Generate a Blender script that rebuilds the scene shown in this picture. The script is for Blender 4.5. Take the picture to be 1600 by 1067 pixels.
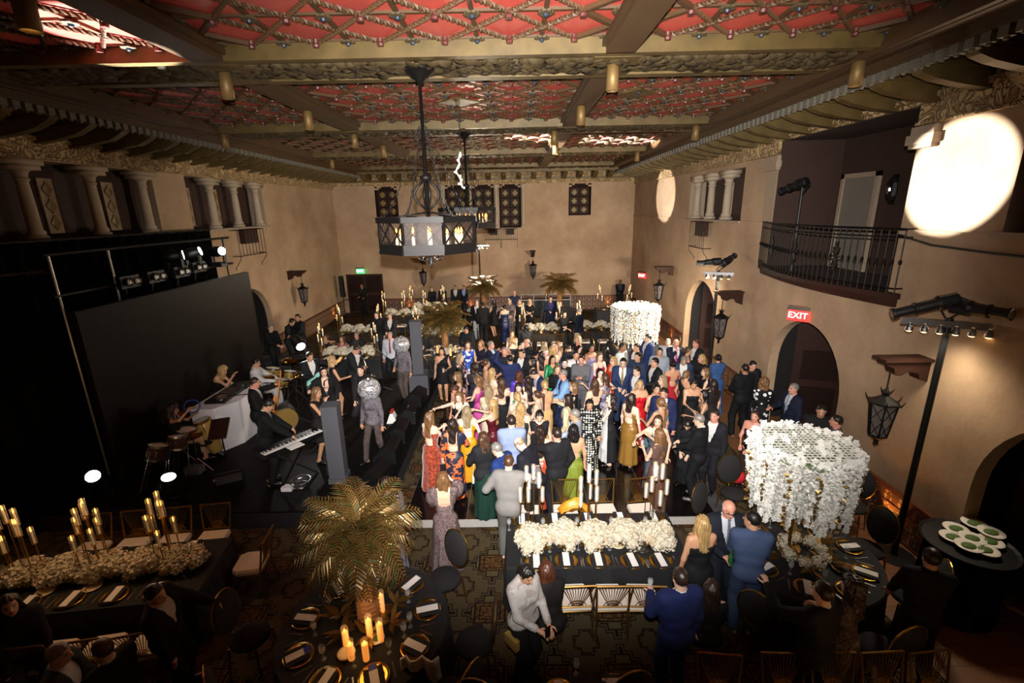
import bpy, math, random
import numpy as np
from mathutils import Vector, Matrix
random.seed(7)
PI = math.pi
for o in list(bpy.data.objects): bpy.data.objects.remove(o)
scene = bpy.context.scene
col = scene.collection

# ------------------------------------------------------------------ camera (calibrated from the room's parallel lines)
FPX = 735.6
PITCH, YAW, ROLL = (math.radians(a) for a in (15.682, -0.480, 1.072))
CAM = np.array([0.0, 0.0, 5.5])
_f = np.array([math.sin(YAW)*math.cos(PITCH), math.cos(YAW)*math.cos(PITCH), -math.sin(PITCH)])
_r = np.array([math.cos(YAW), -math.sin(YAW), 0.0]); _d = np.cross(_f, _r)
C_R = _r*math.cos(ROLL)+_d*math.sin(ROLL); C_D = -_r*math.sin(ROLL)+_d*math.cos(ROLL); C_F = _f
cam_data = bpy.data.cameras.new('camera'); cam = bpy.data.objects.new('camera', cam_data); col.objects.link(cam)
cam_data.sensor_width = 36.0; cam_data.lens = FPX/1600*36.0; cam_data.clip_start = 0.05; cam_data.clip_end = 200
cam.matrix_world = Matrix(((C_R[0], -C_D[0], -C_F[0], CAM[0]), (C_R[1], -C_D[1], -C_F[1], CAM[1]), (C_R[2], -C_D[2], -C_F[2], CAM[2]), (0, 0, 0, 1)))
scene.camera = cam
def ray(u, v): return C_R*(u-800)/FPX + C_D*(v-533.5)/FPX + C_F
def atz(u, v, z=0.0): d = ray(u, v); return CAM + d*((z-CAM[2])/d[2])
def atx(u, v, x): d = ray(u, v); return CAM + d*(x/d[0])
def aty(u, v, y): d = ray(u, v); return CAM + d*(y/d[1])

# ------------------------------------------------------------------ world, view, big lights
w = bpy.data.worlds.new('world'); scene.world = w; w.use_nodes = True
w.node_tree.nodes['Background'].inputs[0].default_value = (1.0, 0.8, 0.62, 1); w.node_tree.nodes['Background'].inputs[1].default_value = 0.006
scene.view_settings.view_transform = 'Standard'; scene.view_settings.look = 'None'
scene.view_settings.exposure = 0.0; scene.view_settings.gamma = 1.0; scene.view_settings.use_curve_mapping = False

def spot(name, loc, target, energy, size, blend, color=(1, 1, 1), radius=0.05, parent=None):
    L = bpy.data.lights.new(name, 'SPOT'); L.energy = energy; L.spot_size = math.radians(size); L.spot_blend = blend
    L.color = color; L.shadow_soft_size = radius
    o = bpy.data.objects.new(name, L); col.objects.link(o)
    d = Vector(target)-Vector(loc)
    o.rotation_euler = d.to_track_quat('-Z', 'Y').to_euler(); o.location = loc
    if parent: o.parent = parent
    return o
def point(name, loc, energy, color, radius=0.03, parent=None):
    L = bpy.data.lights.new(name, 'POINT'); L.energy = energy; L.color = color; L.shadow_soft_size = radius
    o = bpy.data.objects.new(name, L); col.objects.link(o); o.location = loc
    if parent: o.parent = parent
    return o
# the photographer's flash on top of the camera, zoomed tighter than the lens
_t = aty(840, 430, 14)
spot('camera_flash', (0, 0.0, 5.76), _t, 11000, 88, 1.0, (1.0, 0.97, 0.93), 0.035)

# ------------------------------------------------------------------ materials
MATS = {}
def nmat(name):
    m = bpy.data.materials.new(name); m.use_nodes = True
    nt = m.node_tree; b = nt.nodes['Principled BSDF']
    MATS[name] = m
    return m, nt, b
def lin(c):
    return tuple(((x/255)/12.92 if x/255 <= 0.04045 else ((x/255+0.055)/1.055)**2.4) for x in c)
def N(nt, typ, **kw):
    n = nt.nodes.new(typ)
    for k, v in kw.items():
        if k.startswith('i_'):
            key = k[2:]; key = int(key) if key.isdigit() else key.replace('_', ' ')
            n.inputs[key].default_value = v
        else: setattr(n, k, v)
    return n
def L(nt, a, b): nt.links.new(a, b)
def mixc(nt, fac, a, b, blend='MIX'):
    n = nt.nodes.new('ShaderNodeMix'); n.data_type = 'RGBA'; n.blend_type = blend
    for s, v in ((0, fac), (6, a), (7, b)):
        if isinstance(v, bpy.types.NodeSocket): L(nt, v, n.inputs[s])
        elif s == 0: n.inputs[0].default_value = v
        else: n.inputs[s].default_value = (*v[:3], 1)
    return n.outputs[2]
def math_(nt, op, a, b=None, clamp=False):
    n = nt.nodes.new('ShaderNodeMath'); n.operation = op; n.use_clamp = clamp
    for i, v in enumerate((a, b)):
        if v is None: continue
        if isinstance(v, bpy.types.NodeSocket): L(nt, v, n.inputs[i])
        else: n.inputs[i].default_value = v
    return n.outputs[0]
def ramp(nt, fac, stops, interp='LINEAR'):
    n = nt.nodes.new('ShaderNodeValToRGB'); n.color_ramp.interpolation = interp
    e = n.color_ramp.elements
    while len(e) < len(stops): e.new(0.5)
    for el, (p, c) in zip(e, stops): el.position = p; el.color = (*c[:3], 1) if len(c) > 2 else c
    L(nt, fac, n.inputs[0]); return n.outputs[0]
def objc(nt, scale=(1, 1, 1), rot=(0, 0, 0), src='Object'):
    t = nt.nodes.new('ShaderNodeTexCoord'); m = nt.nodes.new('ShaderNodeMapping')
    m.inputs['Scale'].default_value = scale; m.inputs['Rotation'].default_value = rot
    L(nt, t.outputs[src], m.inputs['Vector']); return m.outputs[0]
def noise(nt, vec, scale, detail=3, rough=0.55):
    n = N(nt, 'ShaderNodeTexNoise'); n.inputs['Scale'].default_value = scale; n.inputs['Detail'].default_value = detail
    n.inputs['Roughness'].default_value = rough
    if vec is not None: L(nt, vec, n.inputs['Vector'])
    return n
def bump(nt, b, h, strength=0.3, dist=0.02):
    n = N(nt, 'ShaderNodeBump'); n.inputs['Strength'].default_value = strength; n.inputs['Distance'].default_value = dist
    L(nt, h, n.inputs['Height']); L(nt, n.outputs[0], b.inputs['Normal'])
def simple(name, rgb, rough=0.6, metal=0.0, var=0.12, nscale=18, bmp=0.0, emit=None, estr=0, spec=None, sheen=0, coat=0, trans=0, alpha=1):
    """plain procedural material: base colour with a little noise variation"""
    if name in MATS: return MATS[name]
    m, nt, b = nmat(name); c = lin(rgb)
    nz = noise(nt, objc(nt), nscale, 3)
    hi = tuple(min(1, x*(1+var)) for x in c); lo = tuple(x*(1-var) for x in c)
    L(nt, mixc(nt, nz.outputs[0], lo, hi), b.inputs['Base Color'])
    b.inputs['Roughness'].default_value = rough; b.inputs['Metallic'].default_value = metal
    if bmp: bump(nt, b, nz.outputs[0], bmp, 0.01)
    if emit: b.inputs['Emission Color'].default_value = (*lin(emit), 1); b.inputs['Emission Strength'].default_value = estr
    if spec is not None: b.inputs['Specular IOR Level'].default_value = spec
    if sheen: b.inputs['Sheen Weight'].default_value = sheen
    if coat: b.inputs['Coat Weight'].default_value = coat
    if trans: b.inputs['Transmission Weight'].default_value = trans
    if alpha < 1: b.inputs['Alpha'].default_value = alpha
    return m

def mk_materials():
    # warm mottled stucco
    m, nt, b = nmat('stucco'); v = objc(nt)
    n1 = noise(nt, v, 0.7, 5, 0.62); n2 = noise(nt, v, 9, 4)
    c = ramp(nt, n1.outputs[0], [(0.3, lin((136, 110, 85))), (0.5, lin((160, 133, 105))), (0.72, lin((180, 155, 127)))])
    L(nt, mixc(nt, 0.25, c, mixc(nt, n2.outputs[0], lin((150, 118, 88)), lin((200, 170, 136)))), b.inputs['Base Color'])
    b.inputs['Roughness'].default_value = 0.85; bump(nt, b, n2.outputs[0], 0.25, 0.02)
    # carved frieze
    m, nt, b = nmat('frieze'); v = objc(nt)
    w1 = noise(nt, v, 2.6, 1); mx = N(nt, 'ShaderNodeVectorMath', operation='ADD'); L(nt, v, mx.inputs[0]); L(nt, w1.outputs['Color'], mx.inputs[1])
    n5 = noise(nt, mx.outputs[0], 5.5, 1); h = math_(nt, 'MULTIPLY', math_(nt, 'ABSOLUTE', math_(nt, 'SUBTRACT', n5.outputs[0], .5)), 9.0, True)
    L(nt, ramp(nt, h, [(0.2, lin((150, 120, 80))), (1.0, lin((188, 160, 116)))]), b.inputs['Base Color'])
    b.inputs['Roughness'].default_value = 0.7; bump(nt, b, h, 0.9, 0.05)
    # red ceiling panels
    m, nt, b = nmat('ceiling_red'); v = objc(nt)
    n1 = noise(nt, v, 0.8, 2); n2 = noise(nt, v, 14, 3)
    c = ramp(nt, n1.outputs[0], [(0.3, lin((172, 74, 66))), (0.55, lin((200, 82, 68))), (0.75, lin((186, 100, 92)))])
    L(nt, mixc(nt, math_(nt, 'MULTIPLY', n2.outputs[0], 0.25), c, lin((150, 60, 50))), b.inputs['Base Color'])
    b.inputs['Roughness'].default_value = 0.42
    # carpet: interlocking beige blocks with dark outlines and medallions
    m, nt, b = nmat('carpet'); v = objc(nt)
    sx = N(nt, 'ShaderNodeSeparateXYZ'); L(nt, v, sx.inputs[0])
    def fold(c, cell): return math_(nt, 'ABSOLUTE', math_(nt, 'SUBTRACT', math_(nt, 'FRACT', math_(nt, 'DIVIDE', c, cell)), .5))
    u_, v_ = fold(sx.outputs[0], .86), fold(sx.outputs[1], .98)
    def stair(d, k=5.0, lev=2.5):
        a = math_(nt, 'ADD', math_(nt, 'FLOOR', math_(nt, 'MULTIPLY', math_(nt, 'SUBTRACT', u_, d), 2*k)), math_(nt, 'FLOOR', math_(nt, 'MULTIPLY', math_(nt, 'SUBTRACT', v_, d), 2*k)))
        return math_(nt, 'GREATER_THAN', a, lev)
    s0, s1, s2, s3 = stair(0), stair(.024), stair(.05), stair(.066)
    line = math_(nt, 'ADD', math_(nt, 'SUBTRACT', s0, s1), math_(nt, 'SUBTRACT', s2, s3), True)
    t0, t1 = stair(0, 5, 6.5), stair(.02, 5, 6.5); line = math_(nt, 'ADD', line, math_(nt, 'SUBTRACT', t0, t1), True)
    nz = noise(nt, v, 22, 4); n3 = noise(nt, v, 1.2, 3)
    base = mixc(nt, s0, lin((96, 84, 58)), lin((86, 74, 52)))
    base = mixc(nt, math_(nt, 'MULTIPLY', math_(nt, 'GREATER_THAN', nz.outputs[0], .62), .5), base, lin((84, 62, 36)))
    md = math_(nt, 'MAXIMUM', math_(nt, 'DIVIDE', u_, .27), math_(nt, 'DIVIDE', v_, .19))
    ringm = ramp(nt, md, [(0.0, (0, 0, 0)), (.58, (1, 1, 1)), (.66, (0, 0, 0)), (.86, (1, 1, 1)), (.98, (0, 0, 0))], 'CONSTANT')
    medc = mixc(nt, ringm, mixc(nt, math_(nt, 'GREATER_THAN', nz.outputs[0], .5), lin((104, 76, 38)), lin((70, 40, 28))), lin((26, 15, 13)))
    full = mixc(nt, math_(nt, 'LESS_THAN', md, 1.0), mixc(nt, line, base, lin((26, 14, 13))), medc)
    cu, cv = math_(nt, 'SUBTRACT', .5, u_), math_(nt, 'SUBTRACT', .5, v_); rr = math_(nt, 'ADD', math_(nt, 'MULTIPLY', cu, cu), math_(nt, 'MULTIPLY', cv, cv))
    sp = ramp(nt, rr, [(0.0, (0, 0, 0)), (.022, (1, 1, 1)), (.034, (0, 0, 0))], 'CONSTANT')
    full = mixc(nt, math_(nt, 'MULTIPLY', sp, math_(nt, 'GREATER_THAN', nz.outputs[0], .46)), full, lin((54, 32, 24)))
    full = mixc(nt, math_(nt, 'MULTIPLY', n3.outputs[0], .3), full, lin((40, 33, 24)))
    L(nt, mixc(nt, math_(nt, 'MULTIPLY', noise(nt, v, 160, 2).outputs[0], 0.35), full, lin((44, 36, 26))), b.inputs['Base Color'])
    b.inputs['Roughness'].default_value = 0.95; b.inputs['Specular IOR Level'].default_value = 0.1
    # stone tile border floor
    m, nt, b = nmat('stone_floor'); v = objc(nt)
    n1 = noise(nt, v, 1.6, 5); br = N(nt, 'ShaderNodeTexBrick'); L(nt, v, br.inputs['Vector']); br.inputs['Scale'].default_value = 1
    br.inputs['Brick Width'].default_value = 0.6; br.inputs['Row Height'].default_value = 0.3; br.inputs['Mortar Size'].default_value = 0.008
    br.inputs['Color1'].default_value = (*lin((150, 104, 66)), 1); br.inputs['Color2'].default_value = (*lin((126, 86, 54)), 1); br.inputs['Mortar'].default_value = (*lin((60, 40, 26)), 1)
    L(nt, mixc(nt, n1.outputs[0], br.outputs['Color'], lin((110, 72, 44))), b.inputs['Base Color']); b.inputs['Roughness'].default_value = 0.45
    # patterned dado tile
    m, nt, b = nmat('dado_tile'); v = objc(nt)
    vo = N(nt, 'ShaderNodeTexVoronoi', feature='F1'); vo.inputs['Scale'].default_value = 14; vo.inputs['Randomness'].default_value = 0.55; L(nt, v, vo.inputs['Vector'])
    c = ramp(nt, vo.outputs['Distance'], [(0.0, lin((70, 40, 30))), (0.22, lin((70, 40, 30))), (0.24, lin((178, 148, 112))), (0.4, lin((160, 128, 96))), (0.42, lin((84, 58, 50)))], 'CONSTANT')
    L(nt, c, b.inputs['Base Color']); b.inputs['Roughness'].default_value = 0.35
    # gold paint of the beams
    m, nt, b = nmat('beam_gold'); v = objc(nt); n1 = noise(nt, v, 3, 4)
    L(nt, ramp(nt, n1.outputs[0], [(0.3, lin((78, 63, 32))), (0.7, lin((104, 85, 46)))]), b.inputs['Base Color']); b.inputs['Roughness'].default_value = 0.5; b.inputs['Metallic'].default_value = 0.25
    # sequins / mirror ball: bright and dark sparkle painted into the base colour
    m, nt, b = nmat('mirror_ball'); b.inputs['Metallic'].default_value = .55; b.inputs['Roughness'].default_value = 0.25
    b.inputs['Base Color'].default_value = (0.86, 0.85, 0.87, 1)
    vo = N(nt, 'ShaderNodeTexVoronoi'); vo.inputs['Scale'].default_value = 42; L(nt, objc(nt), vo.inputs['Vector']); sc_ = N(nt, 'ShaderNodeSeparateColor'); L(nt, vo.outputs['Color'], sc_.inputs[0]); L(nt, ramp(nt, sc_.outputs[0], [(0, (.12, .12, .13)), (.4, (.4, .39, .42)), (.7, (.75, .74, .77)), (1, (1, 1, 1))]), b.inputs['Base Color'])
mk_materials()
S = simple
S('can_bronze', (120, 94, 54), 0.55, 0.4, 0.1); S('beam_brown', (76, 54, 29), 0.55, 0.1, 0.2, 4); S('dark_iron', (26, 23, 22), 0.5, 0.6, 0.2); S('black_metal', (13, 13, 14), 0.5, 0.2, 0.15); S('black_cloth', (21, 21, 24), 0.85, 0, 0.25, 6, 0.2); S('drape_black', (5, 5, 6), 0.95, 0, 0.3, 3, spec=.05)
S('screen_black', (21, 17, 15), 0.45, 0, 0.08, 40, spec=.12); S('stage_black', (10, 10, 11), 0.6, 0, 0.25, 4, spec=.15); S('dance_black', (16, 13, 13), 0.16, 0, 0.2, 3); S('seam_grey', (120, 118, 116), 0.4, 0.5)
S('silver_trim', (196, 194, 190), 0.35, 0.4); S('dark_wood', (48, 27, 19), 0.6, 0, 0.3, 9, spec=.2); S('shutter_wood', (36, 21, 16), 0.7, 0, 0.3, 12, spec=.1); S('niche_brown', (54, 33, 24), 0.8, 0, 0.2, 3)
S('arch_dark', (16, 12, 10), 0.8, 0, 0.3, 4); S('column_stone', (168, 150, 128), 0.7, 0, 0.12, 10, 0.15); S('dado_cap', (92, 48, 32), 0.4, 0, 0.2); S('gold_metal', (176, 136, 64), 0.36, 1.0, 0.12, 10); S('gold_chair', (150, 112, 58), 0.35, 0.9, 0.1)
S('rope_gold', (78, 54, 30), 0.6, 0.1, 0.3, 30); S('peg_red', (84, 36, 29), 0.5); S('rosette_blue', (34, 42, 60), 0.5, 0, 0.3, 30); S('leaf_plaster', (74, 61, 38), 0.6, 0.1, 0.35, 12); S('dentil_grey', (104, 98, 86), 0.6, 0, 0.2)
S('candle_wax', (240, 225, 190), 0.5, 0, 0.05, 10, 0, (255, 190, 110), 0.06); S('flame', (255, 200, 110), 0.5, 0, 0.02, 5, 0, (255, 160, 60), 9); S('lamp_bulb', (255, 230, 190), 0.3, 0, 0.02, 5, 0, (255, 205, 130), 7)
S('lamp_white', (255, 255, 255), 0.3, 0, 0.02, 5, 0, (255, 255, 255), 40); S('bulb_amber', (255, 190, 110), 0.3, 0, 0.02, 5, 0, (255, 140, 56), 9); S('uplight_amber', (255, 140, 40), 0.4, 0, 0.02, 5, 0, (255, 130, 30), 6)
S('white_bloom', (198, 189, 168), 0.8, 0, 0.1, 40, 0.6); S('cream_bloom', (192, 175, 148), 0.8, 0, 0.12, 40, 0.6); S('wisteria_white', (218, 216, 208), 0.8, 0, 0.1, 30, 0.4); S('moss_green', (78, 88, 58), 0.9, 0, 0.3, 30)
S('gold_leaf', (136, 106, 52), 0.32, 0.75, 0.3, 14); S('palm_gold', (112, 86, 43), 0.34, 0.5, 0.35, 8); S('palm_green', (58, 68, 28), 0.5, 0.1, 0.3, 10); S('palm_trunk', (150, 106, 64), 0.75, 0, 0.3, 20, 0.4)
S('seat_white', (226, 214, 200), 0.7, 0, 0.05); S('plate_gold', (190, 146, 60), 0.25, 0.95, 0.08); S('plate_black', (16, 14, 14), 0.25); S('plate_white', (228, 222, 210), 0.3, 0, 0.04); S('paper_white', (232, 228, 226), 0.8, 0, 0.03); S('salad_green', (76, 104, 44), 0.7, 0, 0.4, 30)
S('bread_cream', (222, 202, 164), 0.6, 0, 0.1); S('linen_dark', (26, 24, 26), 0.9); S('ribbon_blue', (36, 44, 150), 0.6); S('steel', (170, 170, 172), 0.25, 1.0); S('grey_cover', (74, 74, 80), 0.85, 0, 0.1, 5); S('booth_white', (226, 222, 226), 0.5, 0, 0.05)
S('conga_wood', (188, 152, 84), 0.3, 0.1, 0.15, 6); S('drum_head', (226, 220, 206), 0.6); S('drum_gold', (186, 150, 80), 0.25, 0.5, 0.2, 8); S('cymbal', (190, 150, 70), 0.2, 1.0, 0.2, 30); S('guitar_mint', (150, 210, 196), 0.3); S('guitar_orange', (206, 134, 60), 0.35, 0, 0.15, 5); S('maple', (220, 178, 112), 0.4)
S('key_white', (236, 234, 230), 0.35, 0, 0.03); S('key_black', (14, 14, 15), 0.3); S('exit_red', (255, 50, 46), 0.4, 0, 0.02, 5, 0, (255, 40, 36), 3.0); S('exit_green', (60, 240, 120), 0.4, 0, 0.02, 5, 0, (40, 240, 110), 3.0); S('exit_letter', (90, 16, 14), 0.6); S('exit_letter_white', (255, 240, 235), 0.5, 0, 0.02, 5, 0, (255, 235, 230), 3)
S('door_pale', (116, 108, 98), 0.5); S('jamb_stone', (150, 130, 108), 0.75, 0, 0.12, 8); S('window_amber', (112, 90, 38), 0.4, 0, 0.2, 20); S('shade_parchment', (92, 82, 78), 0.7, 0, 0.1, 5); S('wall_white', (230, 228, 222), 0.6); S('bag_gold', (190, 156, 84), 0.4, 0.4, 0.3, 60); S('red_cup', (206, 52, 40), 0.3); S('sax_brass', (206, 186, 150), 0.2, 1.0, 0.15, 12); S('bottle_green', (40, 90, 44), 0.15, 0, 0.1); S('napkin_white', (224, 220, 216), 0.85); S('glow_tube', (120, 70, 255), 0.4, 0, 0.02, 5, 0, (110, 70, 255), 4)
def glass_mat():
    m, nt, b = nmat('glass'); b.inputs['Base Color'].default_value = (0.95, 0.97, 0.97, 1); b.inputs['Roughness'].default_value = 0.03; b.inputs['Metallic'].default_value = 0
    b.inputs['Alpha'].default_value = 0.16; b.inputs['Specular IOR Level'].default_value = 0.9
    nz = noise(nt, objc(nt), 5, 1); L(nt, mixc(nt, nz.outputs[0], (0.9, 0.94, 0.94), (1, 1, 1)), b.inputs['Base Color'])
glass_mat()

# ------------------------------------------------------------------ mesh helpers
class MB:
    def __init__(s): s.v = []; s.f = []; s.m = []; s.mi = 0
    def add(s, vs, fs):
        o = len(s.v); s.v += [tuple(map(float, p)) for p in vs]; s.f += [tuple(i+o for i in f) for f in fs]; s.m += [s.mi]*len(fs); return s
    def box(s, x0, x1, y0, y1, z0, z1):
        return s.add([(x0, y0, z0), (x1, y0, z0), (x1, y1, z0), (x0, y1, z0), (x0, y0, z1), (x1, y0, z1), (x1, y1, z1), (x0, y1, z1)],
                     [(0, 3, 2, 1), (4, 5, 6, 7), (0, 1, 5, 4), (1, 2, 6, 5), (2, 3, 7, 6), (3, 0, 4, 7)])
    def cbox(s, c, d): return s.box(c[0]-d[0]/2, c[0]+d[0]/2, c[1]-d[1]/2, c[1]+d[1]/2, c[2]-d[2]/2, c[2]+d[2]/2)
    def quad(s, a, b, c, d): return s.add([a, b, c, d], [(0, 1, 2, 3)])
    def lathe(s, prof, c=(0, 0, 0), n=12, cap=True, a0=0.0, sx=1, sy=1):
        vs = []; fs = []; k = len(prof)
        for i in range(n):
            a = a0+2*PI*i/n
            for r, z in prof: vs.append((c[0]+r*math.cos(a)*sx, c[1]+r*math.sin(a)*sy, c[2]+z))
        for i in range(n):
            j = (i+1) % n
            for q in range(k-1): fs.append((i*k+q, j*k+q, j*k+q+1, i*k+q+1))
        if cap:
            if prof[0][0] > 1e-5: fs.append(tuple(i*k for i in range(n))[::-1])
            if prof[-1][0] > 1e-5: fs.append(tuple(i*k+k-1 for i in range(n)))
        return s.add(vs, fs)
    def tube(s, pts, r, n=6, cap=True, twist=0.0):
        """swept tube along points; r scalar or list"""
        P = [Vector(p) for p in pts]; k = len(P); R = r if isinstance(r, (list, tuple)) else [r]*k
        vs = []; fs = []; up = None
        for i in range(k):
            t = (P[min(i+1, k-1)]-P[max(i-1, 0)]).normalized()
            if up is None: up = t.orthogonal().normalized()
            up = (up-t*up.dot(t)); up = up.normalized() if up.length > 1e-6 else t.orthogonal().normalized()
            bi = t.cross(up)
            for q in range(n):
                a = 2*PI*q/n+twist*i
                vs.append(P[i]+(up*math.cos(a)+bi*math.sin(a))*R[i])
        for i in range(k-1):
            for q in range(n):
                fs.append((i*n+q, i*n+(q+1) % n, (i+1)*n+(q+1) % n, (i+1)*n+q))
        if cap: fs.append(tuple(range(n))[::-1]); fs.append(tuple((k-1)*n+q for q in range(n)))
        return s.add(vs, fs)
    def bar(s, a, b, w, h, up=(0, 0, 1)):
        a = Vector(a); b = Vector(b); t = (b-a).normalized(); u = Vector(up); x = t.cross(u)
        x = x.normalized() if x.length > 1e-6 else t.orthogonal().normalized(); y = x.cross(t)
        c = []
        for p in (a, b):
            for sx, sy in ((-1, -1), (1, -1), (1, 1), (-1, 1)): c.append(p+x*sx*w/2+y*sy*h/2)
        return s.add(c, [(0, 3, 2, 1), (4, 5, 6, 7), (0, 1, 5, 4), (1, 2, 6, 5), (2, 3, 7, 6), (3, 0, 4, 7)])
    def ball(s, c, r, n=8, m=5, sc=(1, 1, 1)):
        vs = [(c[0], c[1], c[2]-r*sc[2])]; fs = []
        for i in range(1, m):
            t = -PI/2+PI*i/m
            for q in range(n): a = 2*PI*q/n; vs.append((c[0]+r*sc[0]*math.cos(t)*math.cos(a), c[1]+r*sc[1]*math.cos(t)*math.sin(a), c[2]+r*sc[2]*math.sin(t)))
        vs.append((c[0], c[1], c[2]+r*sc[2])); e = len(vs)-1
        for q in range(n):
            fs.append((0, 1+(q+1) % n, 1+q)); fs.append((e, e-n+q, e-n+(q+1) % n))
            for i in range(m-2): fs.append((1+i*n+q, 1+i*n+(q+1) % n, 1+(i+1)*n+(q+1) % n, 1+(i+1)*n+q))
        return s.add(vs, fs)
    def prism(s, poly, fn0, fn1):
        """extrude a polygon between two placements (functions of the 2-D point)"""
        n = len(poly); vs = [fn0(p) for p in poly]+[fn1(p) for p in poly]
        return s.add(vs, [tuple(range(n))[::-1], tuple(range(n, 2*n))]+[(i, (i+1) % n, n+(i+1) % n, n+i) for i in range(n)])
    def mesh(s, name, mats, smooth=False):
        me = bpy.data.meshes.new(name); me.from_pydata(s.v, [], s.f)
        for m in (mats if isinstance(mats, (list, tuple)) else [mats]): me.materials.append(MATS[m] if isinstance(m, str) else m)
        if any(s.m): me.polygons.foreach_set('material_index', s.m)
        if smooth: me.polygons.foreach_set('use_smooth', [True]*len(s.f))
        me.update(); return me
def link(name, me, parent=None, loc=(0, 0, 0), rz=0.0, rot=None, scale=None):
    o = bpy.data.objects.new(name, me); col.objects.link(o)
    o.location = loc; o.rotation_euler = rot if rot else (0, 0, rz)
    if scale: o.scale = scale
    if parent: o.parent = parent
    return o
def part(name, mb, mats, parent=None, smooth=False, loc=(0, 0, 0), rz=0.0): return link(name, mb.mesh(name, mats, smooth), parent, loc, rz)
def empty(name, loc=(0, 0, 0), rz=0.0):
    o = bpy.data.objects.new(name, None); col.objects.link(o); o.location = loc; o.rotation_euler = (0, 0, rz); o.empty_display_size = 0.1; return o
def tag(o, label, cat=None, group=None, kind=None):
    o['label'] = label
    if cat: o['category'] = cat
    if group: o['group'] = group
    if kind: o['kind'] = kind
    return o
def struct(o): o['kind'] = 'structure'; return o
def copy_tree(o, parent=None):
    c = o.copy(); col.objects.link(c)
    if parent: c.parent = parent
    for ch in list(o.children): copy_tree(ch, c)
    return c
ORD = ['first', 'second', 'third', 'fourth', 'fifth', 'sixth', 'seventh', 'eighth', 'ninth', 'tenth', 'eleventh', 'twelfth', 'thirteenth', 'fourteenth', 'fifteenth', 'sixteenth', 'seventeenth', 'eighteenth', 'nineteenth', 'twentieth', 'twenty-first', 'twenty-second', 'twenty-third', 'twenty-fourth', 'twenty-fifth', 'twenty-sixth', 'twenty-seventh', 'twenty-eighth', 'twenty-ninth', 'thirtieth']
# ================================================================== ROOM
XL, XR, YB, YN = -9.55, 6.4, 26.0, -3.0
ZC, ZP, ZW = 7.4, 7.62, 7.05           # beam soffit, ceiling panel, top of wall under the cornice
ZS = 5.03                              # string course
for n_ in ('flame', 'candle_wax', 'bulb_amber', 'lamp_bulb', 'exit_red', 'exit_green', 'exit_letter_white', 'glow_tube', 'uplight_amber', 'lamp_white'):
    MATS[n_].cycles.emission_sampling = 'NONE'

def wall(name, to3, u0, u1, z1, rects, arches, material='stucco', thick=None):
    """wall face in the (u, z) plane with rectangular and arched holes; to3(u, z, depth) maps to space, depth goes out of the room"""
    holes = [(a, b, c, d) for a, b, c, d in rects]+[(uc-hw, uc+hw, 0, top) for uc, hw, sp, top in arches]
    us = sorted({u0, u1, *[h[0] for h in holes], *[h[1] for h in holes]}); zs = sorted({0.0, z1, *[h[2] for h in holes], *[h[3] for h in holes]})
    mb = MB()
    for i in range(len(us)-1):
        for j in range(len(zs)-1):
            cu, cz = (us[i]+us[i+1])/2, (zs[j]+zs[j+1])/2
            if any(h[0] < cu < h[1] and h[2] < cz < h[3] for h in holes): continue
            mb.quad(to3(us[i], zs[j], 0), to3(us[i+1], zs[j], 0), to3(us[i+1], zs[j+1], 0), to3(us[i], zs[j+1], 0))
    for uc, hw, sp, top in arches:
        n = 20; cur = [(uc+hw*math.cos(PI*k/n), sp+(top-sp)*math.sin(PI*k/n)) for k in range(n+1)]
        for k in range(n):
            (a, za), (b, zb) = cur[k], cur[k+1]
            mb.quad(to3(a, za, 0), to3(b, zb, 0), to3(b, top, 0), to3(a, top, 0))
        ring = [(uc+hw, 0)]+cur+[(uc-hw, 0)]
        for (a, za), (b, zb) in zip(ring[:-1], ring[1:]):
            mb.quad(to3(a, za, 0), to3(b, zb, 0), to3(b, zb, 0.22), to3(a, za, 0.22))
    return struct(part(name, mb, material))

def tR(u, z, d=0): return (XR+d, u, z)
def tL(u, z, d=0): return (XL-d, u, z)
def tB(u, z, d=0): return (u, YB+d, z)
def tN(u, z, d=0): return (u, YN-d, z)
AR = [(16.03, 1.38, 1.65, 3.03), (10.05, 1.32, 1.68, 3.0), (4.5, 1.38, 1.65, 3.03)]
AL = [(16.75, 1.3, 1.55, 2.9)]
RR = [(8.03, 12.05, 4.0, 6.95), (13.76, 17.85, 5.07, 6.5), (3.6, 6.35, 5.1, 6.45)]
RL = [(6.2, 13.1, 5.07, 6.62), (14.4, 18.7, 5.07, 6.62)]
RB = [(-7.32, -6.13, 5.23, 6.76), (-3.61, -2.39, 4.55, 6.77), (-2.19, -1.03, 4.55, 6.77), (-0.76, 0.40, 4.55, 6.77), (2.92, 4.10, 5.13, 6.74), (-9.33, -7.31, 0.0, 2.2)]
wr = wall('wall_right', tR, YN, YB, ZP, RR, AR); wl = wall('wall_left', tL, YN, YB, ZP, RL, AL); wb = wall('wall_back', tB, XL, XR, ZP, RB, [])
wn = wall('wall_near', tN, XL, XR, ZP, [], [])
mb = MB(); mb.box(XL-1.5, XR+3.0, YN-.2, YB+1.2, -0.3, 0.0); fl = struct(part('floor', mb, 'carpet'))
mb = MB(); mb.box(5.05, XR+0.7, YN, YB, 0.0, 0.012); mb.mi = 0; part('stone_border', mb, 'stone_floor', fl)
# mezzanine ledge under the camera (the photographer stands on it)
mb = MB(); mb.box(XL, XR, YN, -0.5, 3.7, 4.0); struct(part('trim_1', mb, 'stucco'))

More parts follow.
